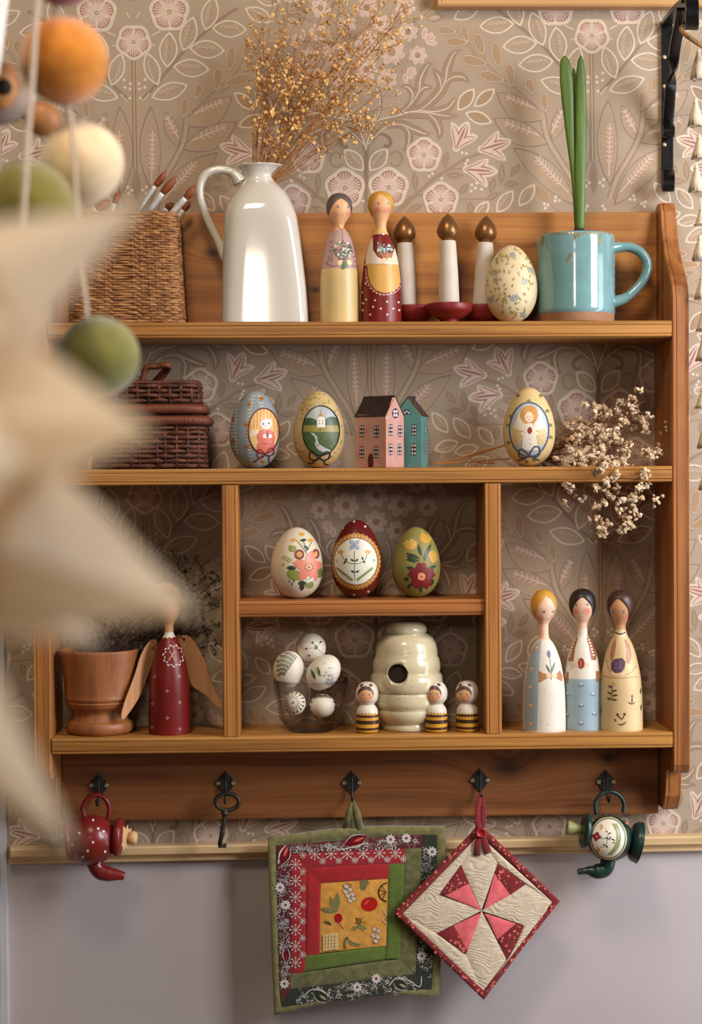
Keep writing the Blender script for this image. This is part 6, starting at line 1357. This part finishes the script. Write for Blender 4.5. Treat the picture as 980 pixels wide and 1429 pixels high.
# vegetables on the golden square
LG = (120, 120, 78); I.leaf((385, 470), (352, 388), 26, LG, 3); I.leaf((385, 468), (390, 368), 28, LG, 3); I.leaf((378, 468), (312, 445), 26, LG, 3); I.ell((393, 494), 20, 23, (156, 26, 34), 4); I.line([(395, 512), (404, 530), (420, 550)], 3, (150, 40, 40), 3)
I.ell((545, 426), 41, 35, (176, 32, 28), 4, -.2, 24); I.leaf((538, 408), (566, 400), 10, (90, 70, 40), 5); I.leaf((520, 430), (545, 405), 10, (216, 80, 60), 5)
for c_ in ((432, 340), (428, 365), (450, 355), (440, 385), (462, 378), (450, 408), (466, 398), (570, 548), (588, 556), (565, 580), (585, 585), (575, 606)): I.ell(c_, 13, 11, (214, 196, 176), 4, .5, 12); I.ring(c_, 13, 11, 2, (84, 50, 60), 5, .5, 12); I.line([(c_[0] - 6, c_[1] + 6), (c_[0] + 2, c_[1] - 7)], 2, (84, 50, 60), 5)
I.line([(432, 322), (455, 330), (452, 345)], 3, (60, 50, 50), 5); I.leaf((500, 318), (545, 322), 30, (112, 110, 72), 3); I.leaf((512, 362), (520, 318), 32, (112, 110, 72), 3)
I.ring((622, 370), 32, 42, 5, (50, 38, 34), 5, 0, 24) if 0 else I.line([(632, 322), (606, 334), (590, 366), (600, 398), (630, 414)], 6, (50, 38, 34), 5)
for a in (2.2, 2.8, 3.4, 4.0): I.line([(628, 368), (628 + 34 * cos(a), 368 + 42 * sin(a))], 3, (50, 38, 34), 5)
for _ in range(34): I.dot((497 + rb.gauss(0, 14), 512 + rb.gauss(0, 9)), rb.uniform(2, 5), rb.choice([(60, 46, 34), (110, 84, 40), (170, 130, 50)]), 5)
for i in range(6): I.leaf((495, 528), (450 + 17 * i, 552 + 6 * sin(i * 2)), 13, (128, 124, 72), 4)
I.leaf((325, 508), (362, 528), 14, (80, 78, 50), 4)
I.fill([(318, 575), (392, 565), (394, 645), (318, 655)], (214, 188, 130), 3)
for i in range(4): I.line([(330 + 15 * i, 575), (328 + 15 * i, 648)], 3, (120, 96, 60), 4); I.line([(320, 590 + 16 * i), (390, 584 + 16 * i)], 2, (140, 112, 70), 4)
I.line([(428, 645), (424, 610), (436, 590), (450, 610), (500, 628)], 9, (96, 104, 66), 4); I.line([(440, 600), (450, 618), (495, 630)], 3, (170, 168, 110), 5); I.line([(612, 450), (625, 480), (610, 500), (626, 520)], 4, (220, 200, 170), 4)
I.build('printed_pattern', on_cloth(YA, .00215), t, CLOTHINK)
lp = MB()
for pth in ([(493, 1118, -.046), (487, 1135, -.043), (483, 1160, -.038)], [(493, 1118, -.046), (499, 1135, -.045), (503, 1160, -.040)], [(490, 1122, -.044), (493, 1140, -.042), (494, 1162, -.039)]): lp.tube([at(a, b, y_) - c for a, b, y_ in pth], [.0022, .0036, .0052], 8, flatn=.35)
lp.build('hanging_loop', olive, t)

# second potholder, on its corner
q = crop(540, 1060, 3.769); c = at(670, 1160, -.058); t = thing('diamond_potholder', c, 'cream diamond shaped quilted potholder with pink pinwheel and red floral binding', 'potholder', 'potholders')
YB = lambda x, y: -.052 - .0025 * sin((x - 560) / 60.0) - .004 * max(0, (y - 1180) / 230)
redfl = cloth('red_floral_cotton', (128, 26, 30), (112, 22, 28)); pinkb = cloth('pink_batik', (230, 112, 116), (216, 92, 100)); cr = cloth('cream_cotton', (212, 198, 174), (200, 182, 156), 700)
# swirling quilting relief on the cream ground
for m_ in (cr,):
    N = m_.node_tree.nodes; L_ = m_.node_tree.links; wv = N.new('ShaderNodeTexWave'); wv.inputs['Scale'].default_value = 62; wv.inputs['Distortion'].default_value = 16; wv.inputs['Detail'].default_value = .5; wv.inputs['Detail Scale'].default_value = .9; wv.wave_type = 'RINGS'
    tc = [x for x in N if x.type == 'TEX_COORD'][0]; L_.new(tc.outputs['Object'], wv.inputs['Vector']); bp = N.new('ShaderNodeBump'); bp.inputs['Strength'].default_value = .28; bp.inputs['Distance'].default_value = .0016; L_.new(wv.outputs['Fac'], bp.inputs['Height']); b = N['Principled BSDF']; L_.new(b.inputs['Normal'].links[0].from_socket, bp.inputs['Normal']); L_.new(bp.outputs[0], b.inputs['Normal'])
oc = [q(p) for p in ((488, 338), (700, 538), (912, 745), (722, 985), (510, 1265), (262, 1022), (36, 806), (250, 585))]
dn = []
for i in range(8):
    a, b_ = oc[i], oc[(i + 1) % 8]
    for s in range(8): dn.append((a[0] + (b_[0] - a[0]) * s / 8, a[1] + (b_[1] - a[1]) * s / 8))
ctr = q((495, 800)); n = len(dn); rings = []
for (ins, dy) in ((.004, .0045), (0, .0005), (0, -.0006), (.02, -.0018), (.06, -.0020), (.10, -.0012), (.112, -.0004), (.14, .0012), (.5, .0016), (.85, .0016)): rings.append([at(p[0] + (ctr[0] - p[0]) * ins, p[1] + (ctr[1] - p[1]) * ins, YB(*p) + dy) - c for p in dn])
vs = [v for r in rings for v in r]; fs = [[a * n + i, a * n + (i + 1) % n, (a + 1) * n + (i + 1) % n, (a + 1) * n + i] for a in range(len(rings) - 1) for i in range(n)] + [[(len(rings) - 1) * n + i for i in range(n)], list(range(n))[::-1]]
MB().add(vs, fs).build('red_binding', redfl, t)
Z = Q2 = lambda *p: [q(x) for x in p]; T_, R_, B_, L_c = (484, 398), (876, 755), (508, 1226), (80, 815)
O = (498, 795)
cream_pcs = [((390, 553), T_, (583, 545), O), ((583, 545), T_, R_, (733, 655)), (O, (733, 655), R_, (725, 872)), ((635, 1062), (725, 872), R_, B_), (O, (635, 1062), B_, (415, 1025)), ((260, 915), (415, 1025), B_, L_c), (O, (260, 915), L_c, (275, 712)), ((275, 712), L_c, T_, (390, 553))]
for p in cream_pcs: quilt_piece('cream_patch', cr, t, Z(*p), lambda x, y: YB(x, y) - .0006, .0011, 8)
for dk, pk in ((((275, 712), (390, 553), (432, 652), (308, 716)), ((308, 716), (432, 652), (492, 790), (490, 792))), (((583, 545), (733, 655), (650, 712), (568, 600)), ((568, 600), (650, 712), (512, 787), (510, 785))), (((260, 915), (352, 872), (425, 1006), (415, 1025)), ((352, 872), (495, 806), (497, 808), (425, 1006))), (((582, 945), (680, 862), (725, 872), (635, 1062)), ((512, 808), (514, 808), (680, 862), (582, 945)))):
    quilt_piece('red_patch', redfl, t, Z(*dk), lambda x, y: YB(x, y) - .0009, .0010, 6); quilt_piece('pink_patch', pinkb, t, Z(*pk), lambda x, y: YB(x, y) - .0009, .0010, 6)
I = Ink(q, h=12, step=.00003); rb = random.Random(55)
def speck(p):
    col = rb.choice([(206, 120, 120), (206, 150, 80), (220, 170, 160), (150, 130, 70)])
    if rb.random() < .35: I.flower(p, rb.uniform(6, 9), 5, (206, 90, 100), 3, (220, 180, 90), .3)
    else: I.leaf(p, (p[0] + rb.uniform(-9, 9), p[1] + rb.uniform(-9, 9)), 5, col, 3, 0, 3)
bd = [(488, 338), (912, 745), (510, 1265), (36, 806)]
for i in range(4):
    a, b_ = bd[i], bd[(i + 1) % 4]
    for _ in range(46): f = rb.uniform(.01, .99); g = rb.uniform(.012, .075); x = a[0] + (b_[0] - a[0]) * f; y = a[1] + (b_[1] - a[1]) * f; speck((x + (O[0] - x) * g, y + (O[1] - y) * g))
for quad in (((275, 712), (390, 553), (432, 652), (308, 716)), ((583, 545), (733, 655), (650, 712), (568, 600)), ((260, 915), (352, 872), (425, 1006), (415, 1025)), ((582, 945), (680, 862), (725, 872), (635, 1062))):
    for _ in range(20): u, v = rb.uniform(.08, .92), rb.uniform(.1, .9); speck(tuple((quad[0][z] * (1 - u) + quad[1][z] * u) * (1 - v) + (quad[3][z] * (1 - u) + quad[2][z] * u) * v for z in (0, 1)))
I.build('printed_pattern', on_cloth(YB, .0021), t, CLOTHINK)
lp = MB(); rp = lambda x, y, Y_: at(*q((x, y)), Y_) - c
lp.tube([rp(495, 175, -.046), rp(478, 250, -.050), rp(476, 320, -.056), rp(488, 375, -.058)], [.0020, .0034, .0036, .0034], 8, flatn=.35); lp.tube([rp(495, 175, -.046), rp(508, 250, -.048), rp(508, 320, -.054), rp(496, 375, -.0575)], [.0020, .0034, .0036, .0034], 8, flatn=.35)
lp.tube([rp(490, 385, -.058), rp(480, 440, -.0585), rp(474, 504, -.058)], [.0034, .0042, .0044], 8, flatn=.3); lp.tube([rp(496, 385, -.0582), rp(514, 440, -.0585), rp(534, 492, -.058)], [.0034, .0042, .0046], 8, flatn=.3)
lp.build('ribbon_loop', redfl, t)
kb = KS(-.06) / 3.769; M = Matrix.Translation(rp(493, 383, -.0605)) @ Matrix.Rotation(pi / 2, 4, 'X')
MB().lathe([(0, 0), (26 * kb, 0), (28 * kb, .0008), (26 * kb, .0022), (20 * kb, .0024), (17 * kb, .0014), (0, .0014)], 28, M).build('red_button', mat('red_plastic', (150, 24, 30), .3, .05, 50), t)

# ================================================================== UPPER RIGHT: IRON BRACKET, TASSELS
q = crop(860, 0, 4.767); c = at(932, 150, -.004); t = thing('iron_bracket', c, 'black wrought iron bracket with twisted bar and curled hooks at upper right', 'bracket')
bk = mat('black_enamel_iron', (22, 21, 22), .28, .2, 90, .25, 200, metal=.2)
pz = lambda x, y, Y_: at(*q((x, y)), Y_) - c
def strap(name, pts, w, th):
    """flat bar: pts (x, y px, depth); w across, th thick"""
    mb = MB(); P = [pz(*p) for p in pts]; P = catmull(P, 6) if len(P) > 2 else P; n = len(P); vs = []
    for i, p in enumerate(P):
        ww = w[min(i * len(w) // n, len(w) - 1)] if isinstance(w, list) else w
        d = (P[min(i + 1, n - 1)] - P[max(i - 1, 0)]).normalized(); sd = Vector((1, 0, 0)); nn = d.cross(sd).normalized()
        vs += [p - sd * ww + nn * th, p + sd * ww + nn * th, p + sd * ww - nn * th, p - sd * ww - nn * th]
    fs = [[i * 4 + a, i * 4 + (a + 1) % 4, (i + 1) * 4 + (a + 1) % 4, (i + 1) * 4 + a] for i in range(n - 1) for a in range(4)] + [[3, 2, 1, 0], [4 * n - 4 + a for a in range(4)]]
    mb.add(vs, fs, 0, True); return mb.build(name, bk, t, .0006)
strap('wall_strap', [(338, 150, -.003), (342, 600, -.003), (340, 1255, -.003)], .0068, .0024)
strap('top_arm', [(330, 160, -.003), (342, 150, -.012), (360, 125, -.045), (395, 80, -.09), (440, 30, -.125), (475, 5, -.15)], .0068, .0024)
strap('front_curl', [(500, -10, -.158), (505, 30, -.166), (506, 100, -.168), (506, 165, -.160), (500, 185, -.150), (480, 160, -.142)], .0072, .0026)
# twisted brace
mb = MB(); pts = [(440, 60, -.135), (425, 150, -.11), (395, 300, -.075), (380, 430, -.055), (362, 600, -.036), (350, 760, -.022), (345, 850, -.012)]; P = catmull([pz(*p) for p in pts], 8); n = len(P); vs = []
for i, p in enumerate(P):
    f = i / n; tw = pi * max(0, min(1, (f - .42) / .22)); d = (P[min(i + 1, n - 1)] - P[max(i - 1, 0)]).normalized(); s0 = Vector((1, 0, 0)); s1 = d.cross(s0).normalized(); a_ = s0 * cos(tw) + s1 * sin(tw); b_ = d.cross(a_).normalized()
    vs += [p - a_ * .0062 + b_ * .002, p + a_ * .0062 + b_ * .002, p + a_ * .0062 - b_ * .002, p - a_ * .0062 - b_ * .002]
mb.add(vs, [[i * 4 + a, i * 4 + (a + 1) % 4, (i + 1) * 4 + (a + 1) % 4, (i + 1) * 4 + a] for i in range(n - 1) for a in range(4)], 0, False); mb.build('twisted_brace', bk, t, .0004)
strap('hook_curl', [(345, 880, -.004), (347, 900, -.014), (350, 900, -.026), (352, 865, -.030), (350, 840, -.024)], .0066, .002)
strap('hook_curl', [(342, 1240, -.004), (344, 1262, -.014), (346, 1262, -.030), (350, 1220, -.036), (350, 1170, -.030), (348, 1140, -.018)], .0070, .002)
for yy in (380, 575, 962): MB().lathe([(0, 0), (.0026, 0), (.0022, .0012), (0, .0014)], 12, Matrix.Translation(pz(322, yy, -.0054)) @ Matrix.Rotation(pi / 2, 4, 'X')).build('screw', mat('pale_screw', (196, 176, 150), .4, .1, 80, metal=.4), t)
# jute cord tied to the bracket
rope = mat('jute_cord', (186, 140, 92), .9, .2, 300, .8, 900); cord_w = mat('white_cotton', (226, 208, 184), .9, .06, 200, .6, 700, sheen=.3)
cp = thing('jute_cord', at(955, 40, -.12), 'tan jute cord looped over the black bracket hook', 'cord'); L = cp.location
MB().tube([v - L for v in catmull([at(951, 34, -.10), at(953, 44, -.12), at(965, 54, -.13), at(985, 66, -.13), at(1010, 74, -.12)], 6)], .0030, 8).build('cord_strand', rope, cp)
YT = -.105; tg_ = thing('tassel_garland', at(985, 60, YT), 'cream cotton tassel garland hanging down the right edge of the wall', 'garland'); L = tg_.location
MB().tube([v - L for v in catmull([at(990, 50, YT), at(982, 200, YT), at(984, 350, YT), at(990, 520, YT)], 6)], .0012, 6).build('garland_cord', cord_w, tg_)
tc = mat('cream_tassel_wool', (236, 216, 186), .95, .08, 1, .8, 1, stretch=(900, 900, 40), sheen=.4)
for i, (tx, ty, sz) in enumerate(((972, 69, 42), (968, 138, 38), (973, 188, 34), (969, 230, 38), (976, 288, 26), (974, 328, 36), (977, 384, 34), (979, 432, 30), (979, 470, 34), (978, 540, 30), (981, 590, 36), (983, 650, 34))):
    kk = KS(YT); o = at(tx + 3, ty, YT) - L; sk = MB(); N = 26; prof = [(2.2, 0), (3.4, -4), (3.2, -7), (5.5, -14), (8.5, -24), (11, -sz), (6, -sz + 1), (0, -sz + 3)]
    vs = []
    for r, h in prof:
        for a in range(N): an = 2 * pi * a / N; rr = 1.12 * r * (1 + (.10 * cos(13 * an) if h < -10 else 0)) * kk * .85; vs.append(o + Vector((rr * cos(an), rr * sin(an), h * kk + (.8 * kk * cos(an * 5 + i) if h == -sz else 0))))
    sk.add(vs, [[j * N + a, j * N + (a + 1) % N, (j + 1) * N + (a + 1) % N, (j + 1) * N + a] for j in range(len(prof) - 1) for a in range(N)]); ob = sk.build('tassel', tc, tg_)
    MB().tube([o + Vector((3.6 * kk * .85 * cos(a), 3.6 * kk * .85 * sin(a), -5.5 * kk)) for a in [2 * pi * z / 14 for z in range(14)]], .0008, 5, closed=True).build('tassel_tie', cord_w, ob)

# ================================================================== FOREGROUND, OUT OF FOCUS
YG = CAM.y + 1.30
def felt(name, rgb, rgb2): return mat(name, rgb, .95, .06, 90, .8, 600, rgb2=rgb2, sheen=.6)
kg = KS(YG)
def ball(px, py, r, m, label, dy=0):
    p = at(px, py, YG + dy); t = thing('felt_ball', p, label, 'felt ball', 'felt balls of the garland'); mb = MB(); mb.ell((0, 0, 0), (r * kg, r * kg, r * .97 * kg), 48, 32)
    mb.build('wool_ball', m, t); tt = MB(); tt.tube([Vector((0, 0, r * kg * .93)), Vector((0, 0, r * kg * 1.03))], .0022, 8); tt.build('string_hole_tuft', m, t)
    return t
ball(90, 85, 61, felt('orange_felt', (226, 142, 36), (210, 124, 26)), 'orange felt ball hanging at upper left in front of the cream one')
ball(115, 227, 58, felt('cream_felt', (250, 226, 184), (242, 214, 168)), 'cream felt ball hanging just below the orange ball', .012)
ball(40, 288, 62, felt('olive_felt', (134, 124, 46), (120, 112, 40)), 'olive green felt ball at the left edge, above the paper star', -.03)
ball(138, 498, 58, felt('green_felt', (128, 124, 52), (110, 110, 46)), 'green felt ball hanging lowest, in front of the dark hamper', .02)
ball(88, -46, 54, felt('red_felt', (150, 26, 26), (130, 20, 20)), 'red felt ball cut off by the top edge of the picture')
gs = mat('pale_cotton_string', (222, 204, 184), .9, .06, 200, .4, 700)
def string(pts, Y_, r, label):
    o = at(pts[0][0], pts[0][1], Y_); t = tag(MB().tube([v - o for v in catmull([at(x, y, Y_) for x, y in pts], 8)], r, 8).build('garland_string', gs), label, 'string', 'strings of the felt garland'); t.location = o
string([(60, -60), (50, 30), (45, 110), (38, 200), (36, 245)], YG - .045, .0022, 'pale string passing in front of the orange felt ball')
string([(36, 232), (32, 300), (24, 380), (16, 460), (10, 560)], YG - .075, .0022, 'pale string running down over the olive felt ball')
string([(72, -60), (76, 0), (86, 40)], YG + .01, .0018, 'short pale string between red and orange balls')
string([(92, 140), (97, 165), (100, 185)], YG + .01, .0022, 'short pale string between orange and cream balls')
string([(99, 165), (104, 230), (108, 290), (116, 380), (122, 445)], YG - .028, .0016, 'long pale string running from the cream ball to the lowest green ball')
sh = thing('wooden_bird_ornament', at(20, 130, YG + .10), 'blurred round brown and grey wooden ornament behind the orange ball', 'ornament'); L = sh.location; kk = KS(YG + .10)
brw = mat('burnt_orange_wood', (196, 140, 84), .5, .3, 14, rgb2=(140, 84, 44)); gw = mat('grey_white_wood', (176, 158, 148), .6, .1, 30); dkh = mat('dark_wood_hole', (44, 30, 24), .8)
w3 = lambda x, y, d=0: at(x, y, YG + .10 + d) - L
mb = MB(); mb.ell(w3(0, 120), (26 * kk, 24 * kk, 34 * kk), 28, 18); mb.build('brown_head', brw, sh)
mb = MB(); mb.ell(w3(12, 148, .01), (40 * kk, 22 * kk, 24 * kk), 28, 18, M=Matrix.Rotation(-.35, 4, 'Y')); mb.build('grey_body', gw, sh)
mb = MB(); mb.ell(w3(58, 166, .015), (27 * kk, 20 * kk, 24 * kk), 28, 18, M=Matrix.Rotation(.4, 4, 'Y')); mb.build('orange_tail', brw, sh)
mb = MB(); mb.lathe([(0, 0), (11 * kk, 0), (11 * kk, .003), (0, .003)], 24, Matrix.Translation(w3(6, 122, -24 * kk)) @ Matrix.Rotation(pi / 2, 4, 'X')); mb.build('round_hole', dkh, sh)

# paper star: folded spikes around a hidden centre
YS = CAM.y + .60; ks = KS(YS); sc = at(-210, 640, YS); t = thing('paper_star', sc, 'large cream folded paper star hanging close to the camera at left', 'star')
pm = mat('cream_paper', (252, 242, 224), .75, .03, 8, .05, 60, sss=0)
N = pm.node_tree.nodes; L_ = pm.node_tree.links; tl = N.new('ShaderNodeBsdfTranslucent'); tl.inputs[0].default_value = (*lin((255, 243, 222)), 1); ms = N.new('ShaderNodeMixShader'); ms.inputs[0].default_value = .5; ad = N['Material Output']; L_.new(N['Principled BSDF'].outputs[0], ms.inputs[1]); L_.new(tl.outputs[0], ms.inputs[2]); L_.new(ms.outputs[0], ad.inputs[0])
def spike(tip, base, hw, depth_tip, depth_c=0.0, fold=.5):
    """four sided folded paper cone; base = photo point of its root, hw = half width of the root in px"""
    T = at(tip[0], tip[1], YS + depth_tip) - sc; B = at(base[0], base[1], YS + depth_c) - sc; d = (T - B).normalized(); s1 = d.cross(Vector((0, 1, 0))).normalized(); s2 = s1.cross(d).normalized(); r = hw * ks
    ring = []
    for i in range(8):
        a = 2 * pi * i / 8 + pi / 8 * 0; rr = r * (1.0 if i % 2 == 0 else .62); ring.append(B + s1 * rr * cos(a) + s2 * rr * sin(a) * .8)
    mb = MB(); mb.add(ring + [T], [[i, (i + 1) % 8, 8] for i in range(8)] + [list(range(8))[::-1]], 0, True); return mb.build('paper_point', pm, t)
for tip, base, hw, dt in (((200, 285), (-20, 400), 100, .03), ((214, 603), (20, 585), 118, -.03), ((278, 855), (20, 760), 134, .0), ((108, 1188), (-75, 965), 78, -.01), ((84, 450), (-60, 470), 130, .02), ((-30, 640), (-120, 640), 220, -.16), ((-40, 200), (-150, 430), 120, .02), ((-140, 1260), (-170, 950), 130, .02),
                         ((145, 900), (-60, 810), 85, .06), ((-520, 640), (-300, 640), 140, 0), ((-480, 320), (-290, 500), 130, 0), ((-460, 980), (-290, 800), 130, 0), ((-210, 120), (-210, 430), 120, 0)): spike(tip, base, hw, dt)
mb = MB(); mb.ell((0, .01, 0), (270 * ks, 150 * ks, 290 * ks), 14, 8); o = mb.build('star_core', pm, t)
# white curtain edge, top left
cu = thing('curtain', at(-30, 0, (YG + .06)), 'out of focus white curtain edge at the top left corner', 'curtain'); L = cu.location
mb = MB(); vs = []
for j in range(14):
    y = -260 + 28 * j
    for i in range(10): x = -140 + (154 - max(0, (y + 20)) * .12) * i / 9 ; p = at(x, y, (YG + .06) + .006 * sin(i * 2.1)) - L; vs.append(p)
for v in vs[:]: vs.append(v + Vector((0, .0012, 0)))
n0 = 140; fs = [[j * 10 + i, j * 10 + i + 1, (j + 1) * 10 + i + 1, (j + 1) * 10 + i] for j in range(13) for i in range(9)]; fs += [[n0 + a for a in f][::-1] for f in fs]
bd = [i for i in range(9)] + [j * 10 + 9 for j in range(13)] + [130 + i for i in range(9, 0, -1)] + [j * 10 for j in range(13, 0, -1)]
fs += [[bd[i], bd[(i + 1) % len(bd)], n0 + bd[(i + 1) % len(bd)], n0 + bd[i]] for i in range(len(bd))]
mb.add(vs, fs); mb.build('curtain_cloth', mat('white_curtain_cloth', (248, 244, 240), .9, .02, 60, .2, 700), cu)
